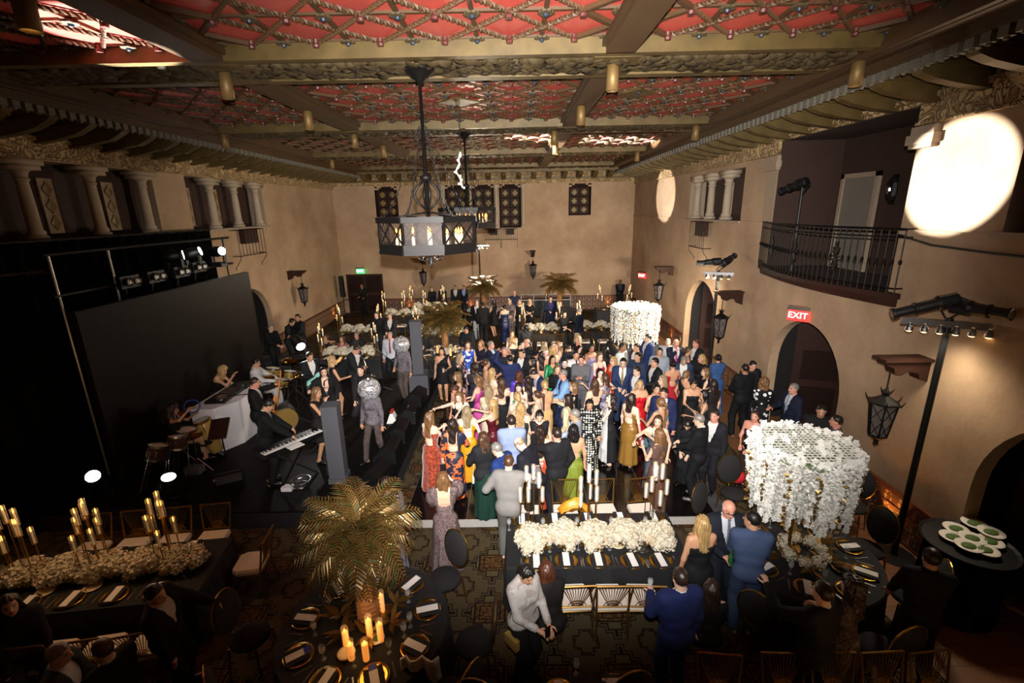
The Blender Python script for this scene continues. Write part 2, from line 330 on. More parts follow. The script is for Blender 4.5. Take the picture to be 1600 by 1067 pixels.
# string courses, dados and frieze
def box_uz(mb, to3, u0, u1, z0, z1, d0, d1):
    c = [to3(u, z, d) for d in (d0, d1) for u, z in ((u0, z0), (u1, z0), (u1, z1), (u0, z1))]
    return mb.add(c, [(0, 1, 2, 3), (7, 6, 5, 4), (0, 4, 5, 1), (1, 5, 6, 2), (2, 6, 7, 3), (3, 7, 4, 0)])
def run(spans, u0, u1):
    """free intervals of [u0,u1] outside the given spans"""
    out = []; p = u0
    for a, b in sorted(spans):
        if a > p: out.append((p, a))
        p = max(p, b)
    if p < u1: out.append((p, u1))
    return out
k = 2
for to3, W_, u0, u1, gaps in ((tR, wr, YN, YB, [(8.03, 12.05)]), (tL, wl, YN, YB, []), (tB, wb, XL, XR, [(-3.61, -2.39), (-2.19, -1.03), (-0.76, 0.40)])):
    mb = MB()
    for a, b in run(gaps, u0, u1): box_uz(mb, to3, a, b, ZS-.04, ZS+.04, 0, -.045)
    struct(part('trim_%d' % k, mb, 'stucco')); k += 1
    mb = MB()
    for a, b in run([(8.03, 12.05)] if to3 is tR else [], u0, u1): box_uz(mb, to3, a, b, 6.66 if to3 is not tB else 6.82, 7.02, 0, -.06); box_uz(mb, to3, a, b, 6.64 if to3 is not tB else 6.80, 6.68 if to3 is not tB else 6.84, 0, -.1)
    struct(part('trim_%d' % k, mb, 'frieze')); k += 1
DADO = 0.82
def dado(to3, parent, u0, u1, gaps, tw=0.30):
    """tiled wainscot: single tiles standing proud of the wall, with a cap rail and a border course"""
    th = (DADO-0.12)/3; meshes = {}
    tile = MB(); e = 0.006
    box_uz(tile, lambda u, z, d: (u, -d, z), e, tw-e, e, th-e, 0, 0.02)
    rails = MB(); n = 0
    for a, b in run(gaps, u0, u1):
        box_uz(rails, to3, a, b, DADO-.06, DADO, 0, -.06); box_uz(rails, to3, a, b, 0, .06, 0, -.03); box_uz(rails, to3, a, b, .06+2*th-.012, .06+2*th+.012, 0, -.03)
    part('dado_rail', rails, 'dado_cap', parent)
    stuff = MB(); me = None
    cells = []
    for a, b in run(gaps, u0, u1):
        q = a
        while q+tw <= b+1e-6:
            for j in range(3): cells.append((q, .06+j*th))
            q += tw
    return cells, th
def place_tiles(to3, parent, cells, th, tw, key, limit=300):
    cells = sorted(cells, key=key)
    e = 0.005; m0 = None
    for i, (q, z) in enumerate(cells[:limit]):
        if m0 is None:
            t = MB(); p0 = to3(0, 0, 0)
            def loc(u, z_, d): a = to3(u, z_, d); return (a[0]-p0[0], a[1]-p0[1], a[2]-p0[2])
            box_uz(t, loc, e, tw-e, e, th-e, 0.02, -0.022); m0 = t.mesh('tile', 'dado_tile')
        pp = to3(q, z, 0); link('tile', m0, parent, (pp[0], pp[1], pp[2])) if to3 is tB else link('tile', m0, parent, (pp[0]-0, pp[1], pp[2]))
    rest = MB()
    for q, z in cells[limit:]: box_uz(rest, to3, q+e, q+tw-e, z+e, z+th-e, 0, -.022)
    if rest.v: part('tile_field', rest, 'dado_tile', parent)['kind'] = 'stuff'
c_, th_ = dado(tR, wr, 2.0, YB, [(a-h, a+h) for a, h, s, t in AR]); place_tiles(tR, wr, c_, th_, .3, lambda c: abs(c[0]-8))
c_, th_ = dado(tB, wb, XL, XR, [(-9.35, -7.29)]); place_tiles(tB, wb, c_, th_, .3, lambda c: abs(c[0]-1))
c_, th_ = dado(tL, wl, 14.5, YB, [(a-h, a+h) for a, h, s, t in AL]); place_tiles(tL, wl, c_, th_, .3, lambda c: abs(c[0]-21))

# niches behind rectangular openings: reveal + back wall
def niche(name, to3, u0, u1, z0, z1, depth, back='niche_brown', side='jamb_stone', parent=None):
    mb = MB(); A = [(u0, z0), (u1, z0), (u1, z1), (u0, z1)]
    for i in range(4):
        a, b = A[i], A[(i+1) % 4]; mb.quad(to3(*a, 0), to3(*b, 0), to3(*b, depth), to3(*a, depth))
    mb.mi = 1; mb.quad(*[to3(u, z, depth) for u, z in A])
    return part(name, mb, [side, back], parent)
def lozenge_window(to3, parent, uc, w_, z0, z1, d):
    """narrow leaded window in a niche: frame and amber panes"""
    mb = MB(); box_uz(mb, to3, uc-w_/2, uc+w_/2, z0, z1, d, d-.05); o = part('window_frame', mb, 'jamb_stone', parent)
    n = max(3, int((z1-z0)/.38)); h = (z1-z0-.1)/n
    for i in range(n):
        zc = z0+.05+h*(i+.5); g = MB()
        pts = [(uc-w_*.36, zc), (uc, zc-h*.46), (uc+w_*.36, zc), (uc, zc+h*.46)]
        g.prism(pts, lambda p: to3(p[0], p[1], d-.05), lambda p: to3(p[0], p[1], d-.075)); part('pane', g, 'window_amber', o)
def column(to3, parent, u, z0, z1, r=.11):
    c = to3(u, 0, 0.16); H = z1-z0
    prof = [(r*1.75, 0), (r*1.75, .06), (r*1.3, .1), (r*1.45, .15), (r*1.08, .2), (r*1.02, H*.5), (r*.9, H-.42), (r*1.15, H-.4), (r*1.15, H-.36), (r*.95, H-.34), (r*1.2, H-.24), (r*1.7, H-.2)]
    mb = MB(); mb.lathe(prof, (c[0], c[1], z0), 14); mb.box(c[0]-.2, c[0]+.2, c[1]-.26, c[1]+.26, z1-.2, z1-.1); mb.box(c[0]-.2, c[0]+.2, c[1]-.36, c[1]+.36, z1-.1, z1)
    o = part('column', mb, 'column_stone', parent, True)
    for p in o.data.polygons: p.use_smooth = len(p.vertices) == 4 and abs(p.normal.z) < .7
    dm = MB(); q = -1 if to3 is tR else 1
    return o
wk = 1
def colonnade(to3, u0, u1, z0, z1, cols, wins):
    global wk
    root = struct(empty('window_%d' % wk, to3((u0+u1)/2, z0, 0))); wk += 1
    inv = Matrix.Translation(-root.location)
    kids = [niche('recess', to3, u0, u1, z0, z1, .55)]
    for u in cols: kids.append(column(to3, None, u, z0, z1))
    for u in wins:
        before = set(bpy.data.objects); lozenge_window(to3, None, u, .34, z0+.1, z1-.3, .54)
        kids += [o for o in set(bpy.data.objects)-before if o.parent is None]
    mb = MB(); box_uz(mb, to3, u0-.1, u1+.1, z0-.07, z0, .3, -.1); kids.append(part('window_sill', mb, 'jamb_stone'))
    for o in kids: o.parent = root; o.matrix_parent_inverse = Matrix.Translation(-Vector(root.location))
    return root
colonnade(tR, 13.76, 17.85, 5.07, 6.5, [17.55, 16.35, 15.1], [15.75, 14.55])
colonnade(tR, 3.6, 6.35, 5.1, 6.45, [5.1], [5.7])
colonnade(tL, 6.2, 13.1, 5.07, 6.62, [8.2, 9.78, 11.35, 12.9], [9.0, 10.6, 12.2])
colonnade(tL, 14.4, 18.7, 5.07, 6.62, [15.75, 17.1, 18.5], [15.1, 16.5])
# shuttered windows of the back wall (panelled, with quatrefoils)
for i, (a, b, z0, z1) in enumerate(RB[:5]):
    root = struct(empty('window_%d' % wk, ((a+b)/2, YB, z0))); wk += 1
    ks = [niche('recess', tB, a, b, z0, z1, .3, 'shutter_wood', 'shutter_wood')]
    mb = MB()
    for s_ in (0, 1):
        u0 = a+.06+(b-a-.12)*s_/2; u1 = u0+(b-a-.12)/2
        for r_ in range(3 if z1-z0 < 1.8 else 4):
            hh = (z1-z0-.25)/(3 if z1-z0 < 1.8 else 4); zz = z0+.06+r_*hh
            mb2 = MB(); box_uz(mb2, tB, u0+.03, u1-.03, zz+.03, zz+hh-.03, .3, .26); ks.append(part('panel', mb2, 'dark_wood'))
            q = MB(); c = tB((u0+u1)/2, zz+hh/2, .25)
            for dx, dz in ((.07, 0), (-.07, 0), (0, .07), (0, -.07)): q.ball((c[0]+dx, c[1], c[2]+dz), .085, 8, 5, (1, .25, 1))
            ks.append(part('quatrefoil', q, 'window_amber'))
    # stepped (mixtilinear) head
    for s_ in (-1, 1):
        box_uz(mb, tB, (a if s_ < 0 else b-.16), (a+.16 if s_ < 0 else b), z1-.16, z1, .28, -.01); box_uz(mb, tB, (a if s_ < 0 else b-.3), (a+.3 if s_ < 0 else b), z1-.07, z1, .28, -.01)
    ks.append(part('head_moulding', mb, 'stucco'))
    for o in ks: o.parent = root; o.matrix_parent_inverse = Matrix.Translation(-Vector(root.location))
mb = MB()
for u in (-3.72, -2.29, -.9, .52):
    mb.lathe([(.14, 0), (.14, .08), (.09, .14), (.08, 1.9), (.12, 2.0), (.16, 2.1), (.16, 2.2)], (u, YB-.1, 4.55), 10)
struct(part('trim_9', mb, 'column_stone'))
# back door
dr = struct(empty('door_1', (-8.32, YB, 0)))
mb = MB(); mb.box(-1.01, 1.01, .02, .1, 0, 2.2); part('door_leaf', mb, 'dark_wood', dr)
for s_ in (-1, 1):
    for z_ in (0.15, 1.2): mb = MB(); mb.box(s_*.5-.4, s_*.5+.4, -.01, .03, z_, z_+.88); part('panel', mb, 'shutter_wood', dr)
for s_ in (-.06, .06): mb = MB(); mb.tube([(s_, -.05, 1.0), (s_, -.05, 1.15)], .012); part('handle', mb, 'gold_metal', dr)
# arches: dark lobby behind with a wooden leaf standing open
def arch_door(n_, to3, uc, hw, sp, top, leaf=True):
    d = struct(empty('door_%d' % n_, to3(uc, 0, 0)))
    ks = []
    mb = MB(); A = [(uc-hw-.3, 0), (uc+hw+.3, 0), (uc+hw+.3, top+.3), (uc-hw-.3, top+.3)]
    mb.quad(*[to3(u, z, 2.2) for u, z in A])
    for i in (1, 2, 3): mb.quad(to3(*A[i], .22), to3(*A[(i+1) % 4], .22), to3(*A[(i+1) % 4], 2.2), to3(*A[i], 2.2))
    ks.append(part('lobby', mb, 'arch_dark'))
    if leaf:
        n = 10; pts = [(0, 0), (hw, 0)]+[(hw*math.cos(PI/2*k/n), sp+(top-sp-.05)*math.sin(PI/2*k/n)) for k in range(n+1)]
        sgn = 1
        mb = MB(); mb.prism(pts, lambda p: to3(uc+hw*.98-p[0]*.3, p[1], .6+p[0]*.9), lambda p: to3(uc+hw*.98-p[0]*.3-.05, p[1], .57+p[0]*.9)); ks.append(part('door_leaf', mb, 'dark_wood'))
        for zz in (.3, 1.25):
            mb = MB(); mb.prism([(hw*.15, zz), (hw*.8, zz), (hw*.8, zz+.75), (hw*.15, zz+.75)], lambda p: to3(uc+hw*.98-p[0]*.3-.05, p[1], .57+p[0]*.9), lambda p: to3(uc+hw*.98-p[0]*.3-.08, p[1], .55+p[0]*.9)); ks.append(part('panel', mb, 'shutter_wood'))
    for o in ks: o.parent = d; o.matrix_parent_inverse = Matrix.Translation(-Vector(d.location))
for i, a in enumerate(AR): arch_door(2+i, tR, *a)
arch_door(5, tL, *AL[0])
# balcony alcove on the right: recess, pilasters, door, lantern
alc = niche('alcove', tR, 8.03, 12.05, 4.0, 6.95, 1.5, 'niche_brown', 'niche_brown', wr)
mb = MB()
for u0, u1 in ((12.05, 12.55), (7.7, 8.03)):
    (box_uz(mb, tR, u0, u1, 5.05, 6.3, 0, -.015) if u0 > 10 else None); box_uz(mb, tR, u0-.05, u1+.05, 6.3, 6.36, 0, -.1); box_uz(mb, tR, u0-.09, u1+.09, 6.36, 6.5, 0, -.13); box_uz(mb, tR, u0-.05, u1+.05, 6.5, 6.62, 0, -.1)
struct(part('trim_10', mb, 'jamb_stone'))
d6 = struct(empty('door_6', tR(11.25, 4.0, 1.5)))
def child_abs(ks, d):
    for o in ks: o.parent = d; o.matrix_parent_inverse = Matrix.Translation(-Vector(d.location))
mb = MB(); box_uz(mb, tR, 10.75, 11.75, 4.0, 6.05, 1.48, 1.43); k1 = part('door_leaf', mb, 'door_pale')
mb = MB(); box_uz(mb, tR, 10.65, 10.75, 4.0, 6.15, 1.48, 1.4); box_uz(mb, tR, 11.75, 11.85, 4.0, 6.15, 1.48, 1.4); box_uz(mb, tR, 10.65, 11.85, 6.05, 6.15, 1.48, 1.4); k2 = part('door_frame', mb, 'jamb_stone')
child_abs([k1, k2], d6)
mb = MB(); mb.box(XR+1.42, XR+1.5, 9.2, 9.36, 5.9, 6.08); part('wall_plate', mb, 'wall_white', wr)

# ------------------------------------------------------------------ ceiling
BX = [(-7.1, -4.12), (-3.7, 1.21), (1.59, 4.72)]           # coffers across
BY = [(2.45, 6.82), (7.97, 12.34), (13.49, 17.86), (19.01, 23.38)]
ceil = struct(empty('ceiling', (0, 0, ZP)))
def C(o): o.parent = ceil; o.matrix_parent_inverse = Matrix.Translation((0, 0, -ZP)); return o
mb = MB(); mb.box(XL-.6, XR+2.0, YN, YB+.6, 7.7, 7.9); C(part('ceiling_slab', mb, 'arch_dark'))
for y0, y1 in BY:
    for x0, x1 in BX:
        mb = MB(); mb.box(x0, x1, y0, y1, ZP, ZP+.07); C(part('coffer_panel', mb, 'ceiling_red'))
mb = MB(); mb.box(-7.65, 5.14, YN, 1.3, ZC, 7.72); C(part('near_soffit', mb, 'beam_gold'))
lateral = [(1.3, 2.45), (6.82, 7.97), (12.34, 13.49), (17.86, 19.01), (23.38, 24.5)]
def leaf_mesh():
    """one curled acanthus leaf, ~0.3 m"""
    m = MB(); n = 5
    vs = []; fs = []
    for i in range(n):
        t = i/(n-1); w_ = .085*math.sin(PI*min(.97, t*.9+.12)); x = -.15+.3*t; z = -.05*math.sin(PI*t)-.02
        vs += [(x, -w_+.03*t, z+.035), (x, .03*t, z-.03), (x, w_+.03*t, z+.035)]
    for i in range(n-1):
        for q in (0, 1): a = i*3+q; fs.append((a, a+1, a+4, a+3))
    return m.add(vs, fs)
LEAF = leaf_mesh()
def put(dst, src, loc, rz=0.0, s=1.0, tilt=0.0):
    M = Matrix.Translation(loc) @ Matrix.Rotation(rz, 4, 'Z') @ Matrix.Rotation(tilt, 4, 'X') @ Matrix.Scale(s, 4)
    dst.add([M @ Vector(v) for v in src.v], src.f)
for bi, (y0, y1) in enumerate(lateral):
    mb = MB(); mb.box(-7.2, 4.8, y0, y1, ZC+.05, 7.72)
    mb.box(-7.2, 4.8, y0-.03, y0+.12, ZC, ZC+.2); mb.box(-7.2, 4.8, y1-.16, y1+.03, ZC, ZC+.12); mb.box(-7.2, 4.8, y1-.26, y1-.16, ZC+.03, ZC+.1)
    C(part('cross_beam', mb, 'beam_gold'))
    # carved leaf band on the soffit
    rnd = random.Random(bi); lf = MB(); nx = 100 if bi < 3 else 46
    for i in range(nx):
        for j in range(6 if bi < 3 else 3):
            put(lf, LEAF, (-7.0+11.6*(i+rnd.random()*.8)/nx, y0+.24+(y1-y0-.55)*(j+.5)/(6 if bi < 3 else 3), ZC+.045), rnd.uniform(-.9, .9)+(PI if (i//6) % 2 else 0), rnd.uniform(.55, .95) if bi < 3 else 1, rnd.uniform(-.5, .5))
    o = C(part('leaf_carving', lf, 'leaf_plaster', None, True)); o['kind'] = 'stuff'
for x0, x1 in ((-4.12, -3.7), (1.21, 1.59)):
    for (a, b), (c, d) in zip(lateral[:-1], lateral[1:]):
        mb = MB(); mb.box(x0, x1, b, c, ZC, 7.72); mb.box(x0-.05, x0, b, c, ZC+.07, ZC+.14); mb.box(x1, x1+.05, b, c, ZC+.07, ZC+.14)
        C(part('long_beam', mb, 'beam_brown'))
    for (a, b) in lateral:
        mb = MB(); mb.box(x0-.12, x1+.12, a+.12, b-.16, ZC-.005, ZC+.05); C(part('crossing_plate', mb, 'beam_gold'))
# side soffits
for x0, x1 in ((4.72, 5.14), (-7.65, -7.1)):
    mb = MB(); mb.box(x0, x1, 1.3, 24.5, ZC, 7.72); mb.box(x0-.02 if x0 > 0 else x1-.06, x0+.06 if x0 > 0 else x1+.02, 1.3, 24.5, ZC-.04, ZC+.06); mb.box(x0+.12, x0+.2, 1.3, 24.5, ZC-.03, ZC); C(part('side_soffit', mb, 'beam_brown'))
# lattice of rope mouldings
def rope(a, b, r, seg, tw=PI/3.2): 
    m = MB(); P = [Vector(a).lerp(Vector(b), i/seg) for i in range(seg+1)]; m.tube(P, r, 4, True, tw); return m
cells = []
for (y0, y1), seg, in zip(BY, (26, 16, 6, 4)):
    bay = BY.index((y0, y1)); nb = 5; b = (y1-y0)/nb; far = bay >= 2; fr = MB()
    for (x0, x1), na in zip(BX, (4, 6, 4)):
        a = (x1-x0)/na
        # diagonals: peg to peg, each a rope of its own in the two nearer bays
        m1 = rope((-a/2, -b/2, 0), (a/2, b/2, 0), .03, seg).mesh('rope', 'rope_gold'); m2 = rope((-a/2, b/2, 0), (a/2, -b/2, 0), .03, seg).mesh('rope', 'rope_gold')
        for i in range(na+1):
            for j in range(nb):
                for mm, s_ in ((m1, 1), (m2, -1)):
                    if 0 < i < na:
                        cx = x0+i*a
                        if not far: C(link('rope_moulding', mm, None, (cx, y0+(j+.5)*b, ZP-.035)))
                        else: fr.bar((cx-a/2, y0+j*b if s_ > 0 else y0+(j+1)*b, ZP-.035), (cx+a/2, y0+(j+1)*b if s_ > 0 else y0+j*b, ZP-.035), .05, .05)
                if i in (0, na):   # half diagonals at the edges
                    cx = x0 if i == 0 else x1; q = 1 if i == 0 else -1
                    for s_ in (0, 1):
                        fr.bar((cx, y0+(j+.5)*b, ZP-.035), (cx+q*a/2, y0+(j+s_)*b, ZP-.035), .05, .05)
        mx = MB(); mx.bar((x0, 0, 0), (x1, 0, 0), .04, .03); mx = mx.mesh('lateral_rib', 'rope_gold'); my = MB(); my.bar((0, y0, 0), (0, y1, 0), .05, .035); my = my.mesh('depth_rib', 'rope_gold')
        for j in range(1 if bay else 0, nb+1): C(link('lateral_rib', mx, None, (0, y0+j*b if 0 < j < nb else y0+j*b+(.03 if j == 0 else -.03), ZP-.015)))
        for i in range(1, na): C(link('depth_rib', my, None, (x0+i*a, 0, ZP-.018)))
        for j in range(nb+1):
            for i in range(na):
                cells.append(('peg', x0+(i+.5)*a, y0+j*b, bay))
            for i in range(na+1): cells.append(('rosette', x0+i*a, y0+j*b, bay))
    o = C(part('rope_moulding_field', fr, 'rope_gold')); o['kind'] = 'stuff'
pm = MB(); pm.lathe([(.02, .05), (.04, .05), (.045, .08), (.03, .1), (.035, .14)], (0, 0, 0), 8); pm = pm.mesh('peg', 'peg_red')
rm = MB()
for i in range(6):
    a = i*PI/3; rm.ball((.055*math.cos(a), .055*math.sin(a), 0), .04, 6, 3, (1.2, 1.2, .5))
nf = len(rm.f); rm.mi = 1; rm.ball((0, 0, -.015), .033, 8, 4)
rm = rm.mesh('rosette', ['leaf_plaster', 'rosette_blue'])
far = {'peg': MB(), 'rosette': MB()}
for kind, x, y, bay in cells:
    y_ = min(max(y, BY[bay][0]+.06), BY[bay][1]-.06); x_ = x
    if y_ < 4.4: continue
    if bay < 2 or (kind == 'peg' and bay < 3): C(link(kind, pm if kind == 'peg' else rm, None, (x_, y_, ZP-.15 if kind == 'peg' else ZP-.05)))
    elif kind == 'peg': far['peg'].lathe([(.05, 0), (.05, .1)], (x_, y_, ZP-.12), 5)
    else: far['rosette'].ball((x_, y_, ZP-.05), .1, 6, 3, (1, 1, .5))
C(part('peg_field', far['peg'], 'peg_red'))['kind'] = 'stuff'; C(part('rosette_field', far['rosette'], 'leaf_plaster'))['kind'] = 'stuff'
# vent plates hiding in two coffers
for x, y in ((-1.05, 10.3), (2.35, 9.9)):
    mb = MB(); mb.prism([(-.42, 0), (0, -.4), (.42, 0), (0, .4)], lambda p: (x+p[0], y+p[1], ZP-.03), lambda p: (x+p[0], y+p[1], ZP-.06)); C(part('vent_plate', mb, 'beam_gold'))

# ------------------------------------------------------------------ cornices with brackets and dentils
def bracket_mesh(length, q):
    """scrolled modillion running inwards from the wall (q = direction in x)"""
    pts = [(0, 6.93), (.1, 6.92), (length*.45, 6.98), (length*.75, 7.05), (length*.93, 7.12), (length, 7.19), (length, 7.33), (length*.9, 7.36), (0, 7.36)]
    m = MB(); m.prism(pts, lambda p: (q*p[0], -.085, p[1]), lambda p: (q*p[0], .085, p[1]))
    m.box(min(0, q*length*1.02), max(0, q*length*1.02), -.12, .12, 7.33, 7.385)
    for y in (-.075, .075): m.lathe([(.035, -.14), (.035, .14)], (q*(length-.05), 0, 7.19), 8) if False else None
    m.ball((q*(length-.02), -.09, 7.2), .05, 8, 4); m.ball((q*(length-.02), .09, 7.2), .05, 8, 4); m.bar((q*.1, -.115, 7.17), (q*length*.9, -.115, 7.24), .02, .03)
    return m.mesh('bracket', 'beam_gold')
def cornice(n_, x_wall, x_in, q, y0, y1):
    root = struct(empty('trim_%d' % n_, (x_wall, 0, 7.0))); ks = []
    Lg = abs(x_in-x_wall)
    mb = MB(); xa, xb = sorted((x_wall, x_in)); mb.box(xa, xb, YN, YB, ZC, 7.5); ks.append(part('soffit', mb, 'beam_brown'))
    mb = MB(); xa, xb = sorted((x_wall, x_wall+q*.16)); mb.box(xa, xb, YN, YB, 6.98, 7.06); xa, xb = sorted((x_wall, x_wall+q*.09)); mb.box(xa, xb, YN, YB, 7.06, 7.42); mb.box(xa, xb, YN, YB, 6.93, 6.98); ks.append(part('bed_moulding', mb, 'frieze'))
    mb = MB(); xa, xb = sorted((x_in, x_in+q*-.06)); mb.box(xa, xb, YN, YB, 7.3, ZC+.02); xa, xb = sorted((x_in-q*.02, x_in-q*.16)); mb.box(xa, xb, YN, YB, 7.27, 7.31); ks.append(part('fascia', mb, 'beam_brown'))
    bm = bracket_mesh(min(Lg-.16, 1.1), q); y = y0
    while y < y1: ks.append(link('bracket', bm, None, (x_wall, y, 0))); y += .78
    if Lg > 1.6:
        bm2 = bracket_mesh(.5, q); y = y0+.39
        while y < y1: ks.append(link('bracket', bm2, None, (x_wall+q*1.15, y, .08))); y += .78
    dm = MB(); dm.box(-.05, .05, -.06, .06, -.07, .07); dm.ball((0, 0, -.07), .035, 6, 4); dm = dm.mesh('dentil', 'dentil_grey'); y = y0-.5
    n = 0
    while y < y1+.5: ks.append(link('dentil', dm, None, (x_in-q*.1, y, 7.23))); y += .195 if y < 14 else .26; n += 1
    child_abs(ks, root)
cornice(11, XR, 5.14, -1, 4.62, 25.6); cornice(12, XL, -7.65, 1, 5.4, 25.6)
root = struct(empty('trim_13', (0, YB, 7.0))); ks = []
mb = MB(); mb.box(XL, XR, 24.5, YB, ZC, 7.5); mb.box(XL, XR, 24.44, 24.52, 7.28, 7.45); mb.box(XL, XR, YB-.14, YB, 6.98, 7.08); ks.append(part('soffit', mb, 'beam_gold'))
bm = MB(); pts = [(0, 6.97), (.6, 7.05), (.95, 7.16), (1.1, 7.25), (1.1, 7.36), (0, 7.36)]
bm.prism(pts, lambda p: (-.12, -p[0], p[1]), lambda p: (.12, -p[0], p[1])); bm.ball((0, -1.08, 7.2), .09, 8, 4, (1.2, 1, 1)); bm = bm.mesh('bracket', 'beam_gold')
pm2 = MB(); pm2.box(-.22, .22, -.04, 0, 7.1, 7.32); pm2.ball((0, -.05, 7.21), .09, 6, 4, (1.4, .3, 1)); pm2 = pm2.mesh('panel', 'frieze')
x = -8.3
while x < 5.3:
    ks.append(link('bracket', bm, None, (x, YB, 0))); ks.append(link('panel', pm2, None, (x+.39, YB-.09, 0))); x += .78
child_abs(ks, root)
# ================================================================== FIXTURES OF THE ROOM
def thing(name, label, cat, loc=(0, 0, 0), rz=0.0, group=None): return tag(empty(name, loc, rz), label, cat, group)

# ---- can lights hanging from the beams
def can_light(x, y, label, lit, big=1.0):
    t = thing('can_light', label, 'ceiling light', (x, y, ZC), 0, 'brass can lights under the ceiling beams')
    r = .085*big; mb = MB(); mb.lathe([(r*.5, 0), (r, -.02), (r, -.34*big), (r*.9, -.34*big), (r*.85, -.3*big)], (0, 0, 0), 14, False); mb.lathe([(r*.5, 0), (.02, 0)], (0, 0, 0), 14, False)
    part('housing', mb, 'can_bronze', t, True)
    mb = MB(); mb.lathe([(r*.86, 0), (.001, 0)], (0, 0, -.3*big), 12, False); part('lens', mb, 'lamp_bulb' if lit else 'steel', t)
    return t
cans = [((350, 112), 'brass can light over the leafy beam left of the big chandelier', 0), ((958, 100), 'brass can light at the crossing right of the big chandelier', 0), ((1343, 92), 'large brass can light beside the right cornice', 1),
        ((480, 173), 'brass can light half way down the left long beam', 1), ((908, 165), 'brass can light half way down the right long beam', 1), ((553, 209), 'brass can light at the second crossing on the left', 0), ((866, 204), 'brass can light at the second crossing on the right', 0),
        ((349, 209), 'brass can light on the second cross beam near the left cornice', 1), ((1088, 196), 'brass can light on the second cross beam near the right cornice', 1), ((598, 227), 'brass can light left on the third stretch of long beam', 1), ((868, 222), 'pale lit can light right on the third stretch of long beam', 0),
        ((488, 240), 'small brass can light on the third cross beam, left end', 0), ((996, 236), 'small brass can light on the third cross beam, right end', 0), ((30, -22), 'brass can light cut by the top left corner of the frame', 1)]
for (u, v), lab, lit in cans:
    p = atz(u, v, ZC); can_light(min(max(p[0], -7.4), 4.98), (18.4 if u == 488 else p[1]), lab, lit, 1.0)

